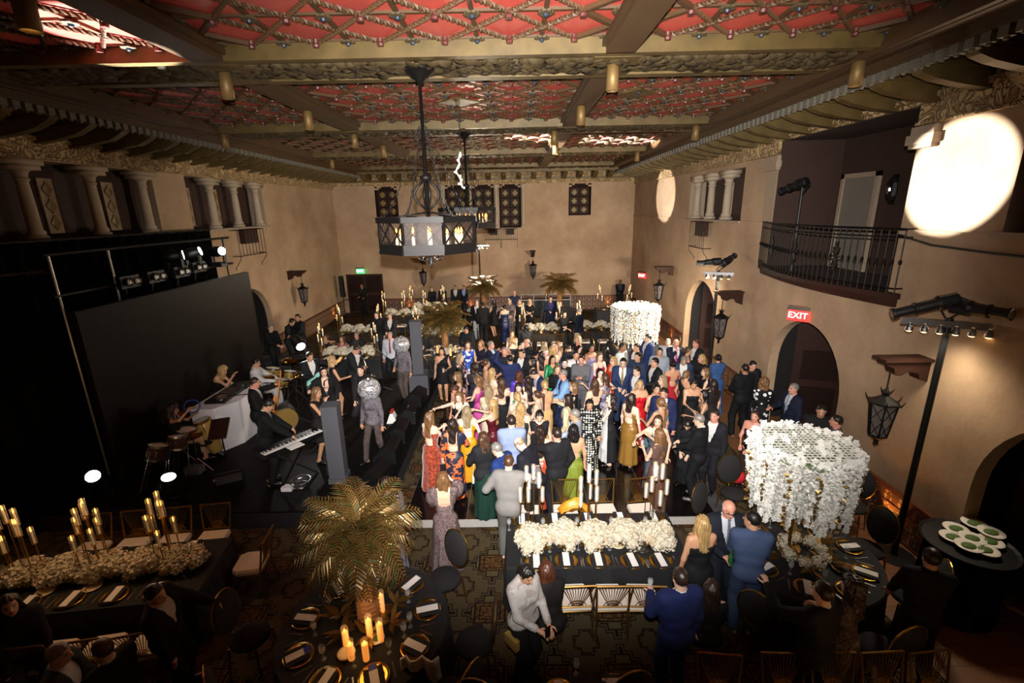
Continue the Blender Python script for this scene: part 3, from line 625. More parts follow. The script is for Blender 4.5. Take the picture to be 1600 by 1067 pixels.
# ---- chandeliers
S('mica', (70, 56, 48), .5, 0, .15, 6, alpha=.3)
def chandelier(x, y, r, z0, z1, label, energy):
    t = thing('chandelier', label, 'chandelier', (x, y, z0)); H = z1-z0; n = 8
    a0 = PI/8+.05; ring = [(r*math.cos(a0+2*PI*i/n), r*math.sin(a0+2*PI*i/n)) for i in range(n)]
    def band(z, h, w_, rr=1.0):
        mb = MB()
        for i in range(n):
            a, b = ring[i], ring[(i+1) % n]; mb.bar((a[0]*rr, a[1]*rr, z+h/2), (b[0]*rr, b[1]*rr, z+h/2), w_, h)
        return mb
    part('lower_rim', band(0, .11, .05, 1.0), 'dark_iron', t); part('lower_lip', band(-.03, .04, .09, .99), 'dark_iron', t)
    part('upper_rim', band(H-.08, .08, .07, 1.02), 'dark_iron', t)
    for i in range(n):
        a, b = ring[i], ring[(i+1) % n]
        mb = MB(); mb.bar((*a, 0), (*a, H), .035, .035); part('post', mb, 'dark_iron', t)
        mb = MB(); k = 2
        for q in range(k):
            p0 = (a[0]+(b[0]-a[0])*q/k, a[1]+(b[1]-a[1])*q/k); p1 = (a[0]+(b[0]-a[0])*(q+1)/k, a[1]+(b[1]-a[1])*(q+1)/k)
            mb.bar((*p0, .1), (*p1, H-.08), .014, .014); mb.bar((*p1, .1), (*p0, H-.08), .014, .014)
        part('lattice', mb, 'dark_iron', t)
    mb = MB(); mb.lathe([(r*.97, .02), (r*.5, 0), (.02, 0)], (0, 0, 0), 8, False, a0); part('base_plate', mb, 'dark_iron', t)
    for i in range(12):
        a = 2*PI*i/12+.2; rr = r*.66; c = (rr*math.cos(a), rr*math.sin(a), .03)
        mb = MB(); mb.lathe([(.022, 0), (.022, .2)], c, 8); cd = part('candle', mb, 'candle_wax', t)
        mb = MB(); mb.lathe([(.004, .2), (.019, .225), (.014, .26), (.003, .3)], c, 6); part('bulb', mb, 'bulb_amber', cd)
    # scrolled hub, stem and canopy
    mb = MB(); mb.lathe([(.03, H-.1), (.03, H+.5), (.09, H+.53), (.09, H+.57), (.03, H+.6), (.02, ZC-z0-.1)], (0, 0, 0), 10)
    for i in range(4):
        a = i*PI/2+.4; pts = [(.03*math.cos(a), .03*math.sin(a), H+.1)]+[((.03+.16*math.sin(s*PI))*math.cos(a), (.03+.16*math.sin(s*PI))*math.sin(a), H+.1+.42*s) for s in (.2, .4, .6, .8, 1)]
        mb.tube(pts, .02, 5)
    for i in range(4):
        a = i*PI/2+.2; mb.bar((0, 0, H+.06), (r*.95*math.cos(a), r*.95*math.sin(a), H-.04), .03, .03)
    part('stem', mb, 'dark_iron', t, True)
    mb = MB(); mb.lathe([(.02, ZC-z0-.2), (.08, ZC-z0-.12), (.2, ZC-z0-.03), (.24, ZC-z0)], (0, 0, 0), 10); part('canopy', mb, 'dark_iron', t, True)
    for i in range(6):      # chains: one link ring after another
        a = i*PI/3+.2; p0 = Vector((r*.93*math.cos(a), r*.93*math.sin(a), H)); p1 = Vector((.05*math.cos(a), .05*math.sin(a), H+1.25)); mb = MB(); k = 26
        for q in range(k):
            s = (q+.5)/k; p = p0.lerp(p1, s); p.z -= .32*math.sin(PI*s)*(1-s); d = (p1-p0).normalized()*.034; sd = Vector((-math.sin(a), math.cos(a), 0)) if q % 2 else Vector((math.cos(a), math.sin(a), .3)).normalized()
            mb.tube([p-d, p+sd*.016, p+d, p-sd*.016, p-d], .0045, 4, False)
        part('chain', mb, 'dark_iron', t)
    # pendant finial below
    mb = MB(); mb.lathe([(.05, 0), (.07, -.06), (.03, -.12), (.05, -.2), (.0, -.3)], (0, 0, 0), 10)
    for i in range(6):
        a = i*PI/3; mb.tube([(.04*math.cos(a), .04*math.sin(a), -.02), (.14*math.cos(a), .14*math.sin(a), -.05), (.19*math.cos(a), .19*math.sin(a), -.14), (.13*math.cos(a), .13*math.sin(a), -.17)], .014, 5)
    part('finial', mb, 'steel', t, True)
    point('chandelier_glow', (0, 0, .3), energy, (1, .62, .32), .25, t)
    for i in range(n):
        a, b = ring[i], ring[(i+1) % n]; mb = MB(); mb.quad((a[0]*.97, a[1]*.97, .1), (b[0]*.97, b[1]*.97, .1), (b[0]*.97, b[1]*.97, H-.08), (a[0]*.97, a[1]*.97, H-.08)); part('mica_pane', mb, 'mica', t)
    return t
chandelier(-1.29, 7.35, .74, 4.93, 5.42, 'large octagonal iron chandelier with candle bulbs nearest the camera', 5)
chandelier(-1.22, 12.9, .76, 5.08, 5.56, 'octagonal iron chandelier further back, partly behind the near one', 5)
# crystal strand hanging behind the stem
t = thing('crystal_strand', 'white knotted crystal strand hanging from a black rod near the back ceiling', 'decoration', tuple(aty(718, 206, 11.2)))
b0 = aty(718, 237, 11.2); dz = b0[2]-t.location[2]; mb = MB(); mb.tube([(0, 0, ZP-.02-t.location[2]), (0, 0, dz)], .012, 5); part('rod', mb, 'black_metal', t)
rnd = random.Random(3); mb = MB(); p = Vector((0, 0, dz))
pts = [p.copy()]
for i in range(9): p = p+Vector((rnd.uniform(-.06, .06), rnd.uniform(-.05, .05), -.085)); pts.append(p.copy())
mb.tube(pts, .022, 5); mb.tube([q+Vector((.05*math.sin(i*2.2), .03, 0)) for i, q in enumerate(pts)], .016, 5)
for q in pts[5:]: mb.ball(q+Vector((rnd.uniform(-.07, .07), 0, 0)), .03, 6, 4)
part('crystal', mb, 'wall_white', t, True)

# ---- wall lanterns on wooden brackets
def wall_lantern(to3, u, zt, label, s=1.0, reach=.62):
    base = Vector(to3(u, zt, 0)); inn = (Vector(to3(u, 0, -1))-Vector(to3(u, 0, 0))).normalized()
    a = math.atan2(inn.y, inn.x)     # local +x points into the room
    t = thing('wall_lantern', label, 'lantern', base, a, 'iron lanterns hanging from wooden wall brackets')
    pr = [(0, -.34), (.12, -.3), (.16, -.2), (.34, -.16), (.44, -.22), (.52, -.2), (.56, -.1), (.68, -.06), (.7, 0), (0, 0)]
    mb = MB(); mb.prism([(x*s, z*s) for x, z in pr], lambda p: (p[0], -.1*s, p[1]), lambda p: (p[0], .1*s, p[1])); mb.box(0, .74*s, -.15*s, .15*s, 0, .04*s); part('bracket', mb, 'dark_wood', t)
    x = .52*s
    mb = MB(); mb.tube([(x, 0, -.15*s), (x, 0, -.5*s)], .012*s, 5); part('chain', mb, 'dark_iron', t)
    z0, z1 = -1.28*s, -.72*s; r0, r1 = .13*s, .2*s; n = 6
    mb = MB(); mb.lathe([(.02*s, -.48*s), (.06*s, -.54*s), (.05*s, -.6*s), (.23*s, z1), (.23*s, z1+.02*s)], (x, 0, 0), 6)
    for i in range(6): q = i*PI/3; mb.tube([(x+.23*s*math.cos(q), .23*s*math.sin(q), z1), (x+.28*s*math.cos(q), .28*s*math.sin(q), z1+.1*s)], [.014*s, .003*s], 4)
    for i in range(5): q = i*2*PI/5; mb.tube([(x+.05*s*math.cos(q), .05*s*math.sin(q), -.55*s), (x+.1*s*math.cos(q), .1*s*math.sin(q), -.47*s)], [.012*s, .002*s], 4)
    part('crown', mb, 'dark_iron', t)
    mb = MB()
    R0 = [(x+r0*math.cos(i*PI/3), r0*math.sin(i*PI/3), z0) for i in range(n)]; R1 = [(x+r1*math.cos(i*PI/3), r1*math.sin(i*PI/3), z1) for i in range(n)]
    for i in range(n):
        j = (i+1) % n; mb.bar(R0[i], R1[i], .022*s, .022*s); mb.bar(R0[i], R0[j], .025*s, .025*s); mb.bar(R1[i], R1[j], .025*s, .025*s)
        for q0, q1 in ((0, .5), (.5, 1)):
            A, B, Cc, D = (Vector(R0[i]).lerp(Vector(R1[i]), q0), Vector(R0[j]).lerp(Vector(R1[j]), q0), Vector(R0[i]).lerp(Vector(R1[i]), q1), Vector(R0[j]).lerp(Vector(R1[j]), q1)); mb.bar(A, D, .01*s, .01*s); mb.bar(B, Cc, .01*s, .01*s)
    part('cage', mb, 'dark_iron', t)
    for i in range(n):
        j = (i+1) % n; mb = MB(); mb.quad(*[Vector(p)*.97+Vector((x*.03, 0, p[2]*.03)) for p in (R0[i], R0[j], R1[j], R1[i])]); part('pane', mb, 'shade_parchment', t)
    mb = MB(); mb.lathe([(r0*1.1, z0), (.05*s, z0-.08*s), (.03*s, z0-.12*s), (.045*s, z0-.16*s), (0, z0-.22*s)], (x, 0, 0), 6); part('finial', mb, 'dark_iron', t)
    return t
p = atx(1440, 555, XR); wall_lantern(tR, p[1]-.1, 3.13, 'large iron lantern on a wooden bracket beside the pole with six bulbs', 1.0)
p = atx(1160, 452, XR); wall_lantern(tR, p[1], 3.13, 'iron lantern on a bracket between the two right arches', 1.0)
p = atx(1052, 415, XR); wall_lantern(tR, p[1], 3.13, 'iron lantern on a bracket nearest the back right corner', 1.0)
p = atx(450, 425, XL); wall_lantern(tL, p[1], 3.13, 'iron lantern on a bracket on the left wall past the arch', 1.0)
wall_lantern(tB, aty(832, 395, YB)[0], 3.3, 'iron lantern on the back wall, right of the centre', 1.0); wall_lantern(tB, aty(662, 400, YB)[0], 3.0, 'iron lantern on the back wall below the chandelier', 1.0)
# lantern inside the balcony alcove
t = thing('alcove_lantern', 'small oval black lantern on the brown alcove wall', 'lantern', tR(10.2, 5.75, 1.44), PI); mb = MB(); mb.ball((.06, 0, 0), .2, 8, 6, (.4, .7, 1.3)); part('body', mb, 'dark_iron', t); mb = MB(); mb.ball((.13, 0, 0), .09, 8, 5, (.4, .8, 1)); part('glass', mb, 'steel', t); mb = MB(); mb.box(0, .03, -.07, .07, -.3, .3); part('back_plate', mb, 'dark_iron', t)

# ---- exit signs
def text_mesh(s, size):
    cu = bpy.data.curves.new('t', 'FONT'); cu.body = s; cu.size = size; cu.align_x = 'CENTER'; cu.align_y = 'CENTER'; cu.extrude = .004
    o = bpy.data.objects.new('t', cu); col.objects.link(o); dg = bpy.context.evaluated_depsgraph_get()
    me = bpy.data.meshes.new_from_object(o.evaluated_get(dg)); bpy.data.objects.remove(o); return me
def exit_sign(loc, rz, face, letter, label):
    """local -y is the front"""
    t = thing('exit_sign', label, 'exit sign', loc, rz)
    mb = MB(); mb.box(-.2, .2, -.03, .03, -.12, .12); part('panel', mb, face, t); mb = MB(); mb.box(-.22, .22, -.05, .1, .12, .2); part('housing', mb, 'steel', t)
    me = text_mesh('EXIT', .19); me.materials.clear(); me.materials.append(MATS[letter]); link('lettering', me, t, (0, -.034, 0), rot=(PI/2, 0, 0)); return t
p = atx(1256, 494, XR); exit_sign((XR-.16, p[1]-.05, 3.13), -PI/4, 'exit_red', 'exit_letter_white', 'red glowing exit sign above the right arch')
p = aty(564, 423, YB); exit_sign((p[0], YB-.12, p[2]), 0, 'exit_green', 'exit_letter_white', 'green glowing exit sign above the back left door')
p = atx(997, 428, XR-.2); exit_sign((XR-.16, p[1]-.6, p[2]), -.9, 'exit_red', 'exit_letter_white', 'small red exit sign by the back right corner')

# ---- balcony with bowed iron railing
bal = thing('balcony', 'bowed balcony with wrought iron railing high on the right wall', 'balcony', (XR, 10.0, 4.0))
def bow(s, off=0.0): y = -2.25+4.5*s; return (-(.12+.42*math.sin(PI*s))+off, y)
n = 24; poly = [bow(i/n) for i in range(n+1)]+[(0, 2.25), (0, -2.25)]
mb = MB(); mb.prism(poly, lambda p: (p[0], p[1], -.06), lambda p: (p[0], p[1], .03)); mb.prism([(x*.8, y*.98) for x, y in poly], lambda p: (p[0]*.7, p[1], -.2), lambda p: (p[0], p[1], -.06)); part('slab', mb, 'dark_wood', bal)
for z in (.12, .95, 1.08):
    mb = MB(); mb.tube([(*bow(i/n), z) for i in range(n+1)], .022 if z > 1 else .014, 5); mb.tube([(0, -2.25, z), (*bow(0), z)], .014, 5); mb.tube([(0, 2.25, z), (*bow(1), z)], .014, 5); part('rail', mb, 'dark_iron', bal)
bm = MB(); bm.tube([(0, 0, .03), (0, 0, 1.06)], .011, 5); bm.ball((0, 0, .55), .03, 6, 4, (1, 1, 1.6)); bm = bm.mesh('baluster', 'dark_iron')
for i in range(37): x, y = bow(i/36); link('baluster', bm, bal, (x, y, 0))
for s_ in (.25, .5, .75):
    x, y = bow(s_); mb = MB()
    for q in range(10): a = q*PI/5; mb.tube([(x-.01, y, .55), (x-.02, y+.1*math.cos(a), .55+.28*math.sin(a))], [.008, .02], 4)
    part('scroll_panel', mb, 'dark_iron', bal)
# small iron balconettes under the column windows
def balconette(to3, u, w_, z0, z1, label, basket=True):
    base = Vector(to3(u, z0, 0)); inn = (Vector(to3(u, 0, -1))-Vector(to3(u, 0, 0))).normalized(); t = thing('balconette', label, 'railing', base, math.atan2(inn.y, inn.x), 'small iron balconettes under the windows')
    d = .26; H = z1-z0
    for z in (0, H):
        mb = MB(); mb.tube([(0, -w_/2, z), (d, -w_/2, z), (d, w_/2, z), (0, w_/2, z)], .014, 4); part('rail', mb, 'dark_iron', t)
    n = 9
    for i in range(n): mb = MB(); y = -w_/2+w_*i/(n-1); mb.tube([(d, y, 0), (d, y, H)], .009, 4); part('baluster', mb, 'dark_iron', t)
    for s_ in (-1, 1): mb = MB(); mb.tube([(d, s_*w_/2, 0), (d*.95, s_*w_/2, -.12), (d*.4, s_*w_/2, -.3), (d*.1, s_*w_/2, -.42), (d*.22, s_*w_/2, -.47)], .011, 4); part('scroll', mb, 'dark_iron', t)
    mb = MB(); mb.box(.03, d*.9, -w_*.2, w_*.3, H*.45, H*1.02); part('shade_box', mb, 'dark_wood', t)
balconette(tR, atx(1100, 370, XR)[1], 1.3, 4.15, 4.98, 'small iron balconette under the right column window')
balconette(tL, 17.0, 1.7, 4.12, 4.98, 'small iron balconette under the left column window')
for u, k in ((770, 'left'), (796, 'right')): balconette(tB, aty(u, 360, YB)[0], .85, 3.95, 4.5, 'small iron balconette under the %s of the back shutter windows' % k)
# cables on the right wall
t = tag(part('wall_cable', MB().tube([tR(7.9, 4.98, -.1), tR(7.3, 4.86, -.06), tR(6.4, 4.82, -.05), tR(5.4, 4.8, -.05), tR(4.2, 4.82, -.05)], .018, 5), 'black_metal'), 'black cable strung along the right wall from the balcony', 'cable')

# ---- lighting poles with bulb bars and profile lamps
def profile_lamp(t, loc, yaw, pitch, ln, energy=0, spot_args=None):
    M = Matrix.Translation(loc) @ Matrix.Rotation(yaw, 4, 'Z') @ Matrix.Rotation(-pitch, 4, 'Y')
    mb = MB(); src = MB(); q = Matrix.Rotation(PI/2, 4, 'Y')
    src.lathe([(.07, -.1), (.1, -.08), (.11, .12), (.085, .16), (.08, ln*.6), (.095, ln*.62), (.095, ln*.66), (.07, ln*.68), (.07, ln), (.085, ln+.01), (.085, ln+.05)], (0, 0, 0), 12)
    src.box(-.02, .02, -.15, .15, .02, .06); src.box(-.015, .015, -.16, -.13, -.02, .1); src.box(-.015, .015, .13, .16, -.02, .1)
    mb.add([M @ q @ Vector(v) for v in src.v], src.f); o = part('profile_lamp', mb, 'black_metal', t)
    mb = MB(); mb.add([M @ q @ Vector((.06*math.cos(i*PI/6), .06*math.sin(i*PI/6), ln+.052)) for i in range(12)], [tuple(range(12))]); part('lens', mb, 'steel', o)
    mb = MB(); mb.tube([M @ Vector((-.1, 0, .02)), M @ Vector((-.25, .1, -.1)), Vector((0, 0, loc[2]-.25))], .012, 5); part('cable', mb, 'black_metal', o)
def light_pole(x, y, h, label, bar_yaw, nb=6, bar_len=1.0, energy=60, tgt=None, lamps=True):
    t = thing('light_pole', label, 'light stand', (x, y, 0))
    mb = MB(); mb.lathe([(.3, 0), (.3, .02), (.06, .03), (.045, .06), (.045, h)], (0, 0, 0), 12); part('pole', mb, 'black_metal', t)
    c, s_ = math.cos(bar_yaw), math.sin(bar_yaw); mb = MB(); mb.bar((-c*bar_len/2, -s_*bar_len/2, h-.08), (c*bar_len/2, s_*bar_len/2, h-.08), .09, .09); part('light_bar', mb, 'steel', t)
    for i in range(nb):
        q = (i+.5)/nb-.5; b = (c*bar_len*q*.96-s_*.07*0, s_*bar_len*q*.96, h-.16)
        fx, fy = math.sin(bar_yaw)*.05, -math.cos(bar_yaw)*.05
        mb = MB(); mb.lathe([(.02, .06), (.045, .0), (.05, -.05)], (b[0]+fx, b[1]+fy, b[2]), 10, False); bl = part('par_lamp', mb, 'steel', t)
        mb = MB(); mb.ball((b[0]+fx, b[1]+fy, b[2]-.045), .042, 8, 5, (1, 1, .6)); part('bulb', mb, 'lamp_bulb', bl)
    if energy: spot('pole_light', (0, 0, h-.25), tuple(Vector(tgt)-Vector((x, y, 0))), energy, 150, 1.0, (1, .86, .66), .2, t)
    return t
B = (6.05, 6.42, 0); lp = light_pole(B[0], B[1], 3.93, 'tall black pole by the right wall with six glowing bulbs and two profile lamps', -.55, 6, 1.05, 210, (4.9, 5.9, 0))
profile_lamp(lp, (-.05, 0, 4.18), PI-.35, -.35, .62); profile_lamp(lp, (.05, -.05, 4.1), -1.2, 0, .5); spot('profile_beam', (.26, -.62, 4.12), (.38, -1.05, 4.3), 160, 60, .2, (1, .97, .9), .03, lp)
p = aty(1118, 470, 13.4); lp2 = light_pole(p[0], 13.4, 3.72, 'black pole with bulb bar standing between the right arches', -.5, 4, .8, 6000, (-1.0, 20, .8))
profile_lamp(lp2, (-.05, 0, 3.98), PI-.2, -.1, .5); profile_lamp(lp2, (.1, -.1, 3.95), .6, .35, .45)
p = aty(750, 430, 25.3); lp3 = light_pole(p[0], 25.3, 3.75, 'slim black pole with bulb bar standing before the back wall', 0.1, 5, 1.1, 2200, (-1, 17.5, .6))
# profile lamp pair on the balcony stand
bs = thing('balcony_lamp_stand', 'black stand with a profile lamp on the balcony', 'light stand', (6.15, 10.55, 4.03)); mb = MB(); mb.tube([(0, 0, 0), (0, 0, 1.9)], .03, 8); part('pole', mb, 'black_metal', bs); profile_lamp(bs, (0, 0, 1.9), PI/2+.35, .28*-1, .5)
# floor uplights in amber against the dado
ups = [('R', 1385, 780), ('R', 1046, 520), ('B', 950, 480), ('B', 815, 472), ('B', 735, 470), ('B', 640, 475), ('L', 523, 480)]
nm = ['beside the near lantern', 'behind the flower canopy at the far end', 'behind the far right tables', 'behind the standing guests', 'behind the palm at the back table', 'behind the far left table', 'in the far left corner']
for (sd, u, v), k_ in zip(ups, nm):
    if sd == 'R': q = atx(u, v, XR-.12); loc = (XR-.14, q[1], 0); dr_ = (.05, 0, 1)
    elif sd == 'L': q = atx(u, v, XL+.12); loc = (XL+.14, q[1], 0); dr_ = (-.05, 0, 1)
    else: q = aty(u, v, YB-.12); loc = (q[0], YB-.14, 0); dr_ = (0, .05, 1)
    t = thing('uplight', 'small amber uplight on the floor '+k_, 'uplight', loc, 0, 'amber uplights along the tiled dado'); mb = MB(); mb.lathe([(.07, 0), (.08, .02), (.08, .16), (.07, .17)], (0, 0, 0), 10, False); part('housing', mb, 'black_metal', t); mb = MB(); mb.lathe([(.07, 0), (.001, 0)], (0, 0, .165), 10, False); part('lens', mb, 'uplight_amber', t)
    spot('uplight_beam', (0, 0, .19), (dr_[0]*.25/.05*.2, dr_[1]*.25/.05*.2, 1.2), 70 if sd == 'R' and u > 1300 else 45, 80, .8, (1, .42, .08), .03, t)
# ================================================================== STAGE AND DANCE FLOOR
ZD, ZG = 0.045, 0.35       # dance floor, stage tops
DX0, DX1, DY0, DY1 = -2.1, 3.62, 7.42, 15.0
df = thing('dance_floor', 'glossy black panelled dance floor with silver edge under the crowd', 'dance floor', (DX0, DY0, 0))
nx, ny = 5, 7; pw, pd = (DX1-DX0)/nx, (DY1-DY0)/ny
mb = MB(); e = .006; mb.box(e, pw-e, e, pd-e, 0.005, ZD); mb = mb.mesh('floor_panel', 'dance_black')
for i in range(nx):
    for j in range(ny): link('floor_panel', mb, df, (i*pw, j*pd, 0))
mb = MB(); mb.box(0, DX1-DX0, 0, DY1-DY0, 0, ZD-.006); part('seam_bed', mb, 'seam_grey', df)
mb = MB(); mb.prism([(-.16, 0), (0, 0), (0, ZD+.003), (-.02, ZD+.003)], lambda p: (-.05, p[0], p[1]), lambda p: (DX1-DX0+.05, p[0], p[1])); part('edge_trim', mb, 'silver_trim', df)
mb = MB(); W_ = DX1-DX0; mb.prism([(0, 0), (.3, 0), (.02, ZD+.003), (0, ZD+.003)], lambda p: (W_+p[0], 0, p[1]), lambda p: (W_+p[0], DY1-DY0, p[1])); part('side_trim', mb, 'grey_cover', df)
# stage platform of deck panels
SX0, SX1, SY0, SY1 = -9.2, -2.45, 7.3, 14.2
st = thing('stage', 'low black stage platform for the band on the left', 'stage', (SX0, SY0, 0))
mb = MB(); mb.box(0, SX1-SX0, 0, SY1-SY0, 0, ZG-.03); part('skirt', mb, 'black_cloth', st)
nx, ny = 5, 6; pw, pd = (SX1-SX0)/nx, (SY1-SY0)/ny; mb = MB(); mb.box(.004, pw-.004, .004, pd-.004, ZG-.03, ZG); mb = mb.mesh('deck_panel', 'stage_black')
for i in range(nx):
    for j in range(ny): link('deck_panel', mb, st, (i*pw, j*pd, 0))
# LED wall
led = thing('led_wall', 'large dark video wall standing behind the band', 'screen', (-7.95, 8.27, ZG+.004)); mb = MB(); mb.box(-.1, 0, 0, 5.75, 0, 3.5); part('frame', mb, 'black_metal', led)
mb = MB(); mb.box(0, .03, .0008, .9572, .0008, .8722); mb = mb.mesh('screen_panel', 'screen_black')
for i in range(6):
    for j in range(4): link('screen_panel', mb, led, (0, .958*i, .873*j))
# black drapes with folds
def drape(a, b, h, amp, label, loc):
    n = int((Vector(b)-Vector(a)).length/.12); A = Vector(a); B_ = Vector(b); d = (B_-A).normalized(); nrm = Vector((-d.y, d.x, 0)); mb = MB(); vs = []; fs = []
    for i in range(n+1):
        p = A.lerp(B_, i/n)+nrm*amp*math.sin(i*1.9)
        vs += [(p.x, p.y, 0.0), (p.x, p.y, h)]
    for i in range(n): fs.append((2*i, 2*i+2, 2*i+3, 2*i+1))
    k = len(vs); vs += [(x+nrm.x*.02, y+nrm.y*.02, z) for x, y, z in vs]; fs += [tuple(q+k for q in f[::-1]) for f in fs]
    mb.add(vs, fs); t = thing('stage_drape', label, 'curtain', loc); part('cloth', mb, 'drape_black', t); mb = MB(); mb.tube([(A.x, A.y, h), (B_.x, B_.y, h)], .03, 6); part('rod', mb, 'black_metal', t); return t
drape((-9.3, 6.2, 0), (-9.3, 14.75, 0), 5.06, .05, 'tall black drape hung along the left wall behind the video wall', (0, 0, 0))
drape((-9.28, 6.2, 0), (-8.2, 8.2, 0), 4.6, .05, 'tall black drape closing the near side of the stage', (0, 0, 0))
# truss uprights and lamps above the LED wall
tr = thing('lighting_truss', 'black lighting truss with silver uprights above the video wall', 'truss', (-8.45, 8.3, ZG))
for y in (.3, 1.6, 5.6): mb = MB(); mb.tube([(0, y, 0), (0, y, 4.5)], .022, 6); part('upright', mb, 'silver_trim' if y < 3 else 'black_metal', tr)
for z in (3.75, 4.5): mb = MB(); mb.tube([(0, .2, z), (0, 5.9, z)], .03, 6); part('beam', mb, 'black_metal', tr)
for i, (u, v) in enumerate(((209, 440), (250, 432), (289, 424.5), (316, 417))):
    p = atx(u, v, -8.2); t = thing('blinder_lamp', ['first', 'second', 'third', 'fourth'][i]+' twin blinder lamp from the left on the stage truss', 'stage light', (-8.25, p[1], p[2]), 0, 'twin blinder lamps on the stage truss')
    mb = MB(); mb.box(-.12, -.02, -.26, .26, -.13, .13); part('housing', mb, 'black_metal', t)
    for s_ in (-.11, .11):
        mb = MB(); mb.lathe([(.02, 0), (.085, .05), (.09, .09)], (0, 0, 0), 12, False); mb.v = [(z-.02, x+s_, y) for x, y, z in mb.v]; rf = part('reflector', mb, 'steel', t)
        mb = MB(); mb.ball((.04, s_, 0), .05, 8, 5); part('bulb', mb, 'plate_white', rf)
    mb = MB(); mb.tube([(-.2, 0, -.35), (-.15, 0, -.1)], .02, 5); part('yoke', mb, 'black_metal', t)
# moving head spotlights that throw the white circles
def moving_head(loc, tgt, label, energy, size, col_=(1, .98, .94)):
    t = thing('moving_head', label, 'stage light', loc, 0, 'moving head spotlights'); d = (Vector(tgt)-Vector(loc)).normalized(); q = d.to_track_quat('Z', 'Y').to_matrix().to_4x4()
    mb = MB(); mb.box(-.15, .15, -.15, .15, -.42, -.3); part('base', mb, 'black_metal', t)
    if loc[2] > 3: mb = MB(); mb.box(-.03, .03, -.03, .03, ZG+3.72-loc[2], -.4); part('clamp', mb, 'black_metal', t)
    mb = MB(); mb.box(-.2, -.16, -.05, .05, -.32, .08); mb.box(.16, .2, -.05, .05, -.32, .08); mb.box(-.2, .2, -.05, .05, -.34, -.3); part('yoke', mb, 'black_metal', t)
    src = MB(); src.lathe([(.06, -.22), (.13, -.18), (.15, 0), (.12, .16), (.13, .2)], (0, 0, 0), 14); mb = MB(); mb.add([q @ Vector(v) for v in src.v], src.f); hd = part('head', mb, 'black_metal', t, True)
    mb = MB(); mb.add([q @ Vector((.11*math.cos(i*PI/8), .11*math.sin(i*PI/8), .206)) for i in range(16)], [tuple(range(16))]); part('lens', mb, 'lamp_white', hd)
    if energy: spot('beam', tuple(d*.26), tuple(d*5), energy, size, .06, col_, .06, t)
    return t
p = atx(339, 393, -8.42); moving_head((-8.42, min(p[1], 14.1), p[2]), (XR, 7.25, 5.82), 'moving head spotlight glowing white at the right end of the stage truss', 65000, 5.9)
p = atx(271, 400, -8.42); moving_head((-8.42, p[1], p[2]), (XR, 20.75, 5.95), 'moving head spotlight in the middle of the stage truss', 30000, 7.4)
p = atz(147, 749, ZG+.45); moving_head((p[0], p[1], ZG+.44), (-3.0, 2.6, 7.6), 'moving head spotlight glowing on the stage floor, left one', 700, 12)
p = atz(265, 758, ZG+.45); moving_head((p[0], p[1], ZG+.44), (-4.75, 6.3, 7.6), 'moving head spotlight glowing on the stage floor, right one', 22000, 12)
p = atx(300, 396, -8.42); moving_head((-8.42, p[1], p[2]), (2.0, 15.9, 7.6), 'dark moving head spotlight right of the middle of the stage truss', 120000, 8)
# spot that washes the band from a stage lamp near the far mic
p = atz(470, 543, ZG+1.9); moving_head((p[0]-.3, p[1]+.5, ZG+1.9), (-3.5, 9.5, .9), 'bright small spotlight behind the guitarist', 60, 60)

# column loudspeakers with grey stretch covers
def column_speaker(x, y, label, h, z=ZG, wide=False):
    t = thing('column_speaker', label, 'loudspeaker', (x, y, z), .12, 'grey covered column loudspeakers'); mb = MB(); w2 = .27 if wide else .17; mb.box(-w2, w2, -w2*1.1, w2*1.1, 0, .6 if wide else .1); part('subwoofer', mb, 'grey_cover', t)
    mb = MB(); mb.box(-.15, .15, -.15, .15, .6 if wide else .1, h); mb.box(-.16, .16, -.16, .16, h-.02, h+.01); part('column', mb, 'grey_cover', t)
p = atz(531, 748, ZG); column_speaker(p[0], p[1], 'grey covered column loudspeaker at the stage front beside the keyboard', aty(527, 632, p[1])[2]-ZG)
column_speaker(-2.85, 13.0, 'grey covered column loudspeaker at the far stage edge beside the dancer', 2.15, ZG, True)
p = aty(535, 455, 24.6); t = thing('tall_speaker', 'slim black loudspeaker on a stand beside the back left door', 'loudspeaker', (p[0], 24.6, 0)); mb = MB(); mb.tube([(0, 0, 0), (0, 0, 1.3)], .02, 6); part('stand', mb, 'black_metal', t); mb = MB(); mb.box(-.1, .1, -.12, .12, 1.2, 2.3); part('cabinet', mb, 'black_metal', t)
# wedge monitors
def wedge(x, y, rz, label, s=1.0):
    t = thing('wedge_monitor', label, 'loudspeaker', (x, y, ZG), rz, 'black wedge monitors on the stage edge'); pr = [(-.25, 0), (.25, 0), (.25, .12), (-.02, .4), (-.25, .3)]
    mb = MB(); mb.prism([(a*s, b*s) for a, b in pr], lambda p: (-.32*s, p[0], p[1]), lambda p: (.32*s, p[0], p[1])); part('cabinet', mb, 'black_metal', t)
    mb = MB(); mb.prism([(.235*s, .15*s), (.0, .385*s), (.012, .4*s), (.25*s, .165*s)], lambda p: (-.28*s, p[0], p[1]), lambda p: (.28*s, p[0], p[1])); part('grille', mb, 'stage_black', t)
    mb = MB(); mb.lathe([(.03, 0), (.03, .015)], (.25*s, .26*s, .1*s), 8); part('badge', mb, 'steel', t)
for i, (u, v, rz) in enumerate(((655, 612, .7), (640, 645, .9), (622, 700, .8), (612, 735, .6), (668, 655, .8))):
    p = atz(u, v, ZG+.15); wedge(-2.82, (12.2, 11.1, 9.2, 8.2, 10.1)[i], PI/2+rz-.8, ['far', 'middle', 'near', 'nearest', 'outer'][i]+' black wedge monitor at the stage edge beside the dancers')

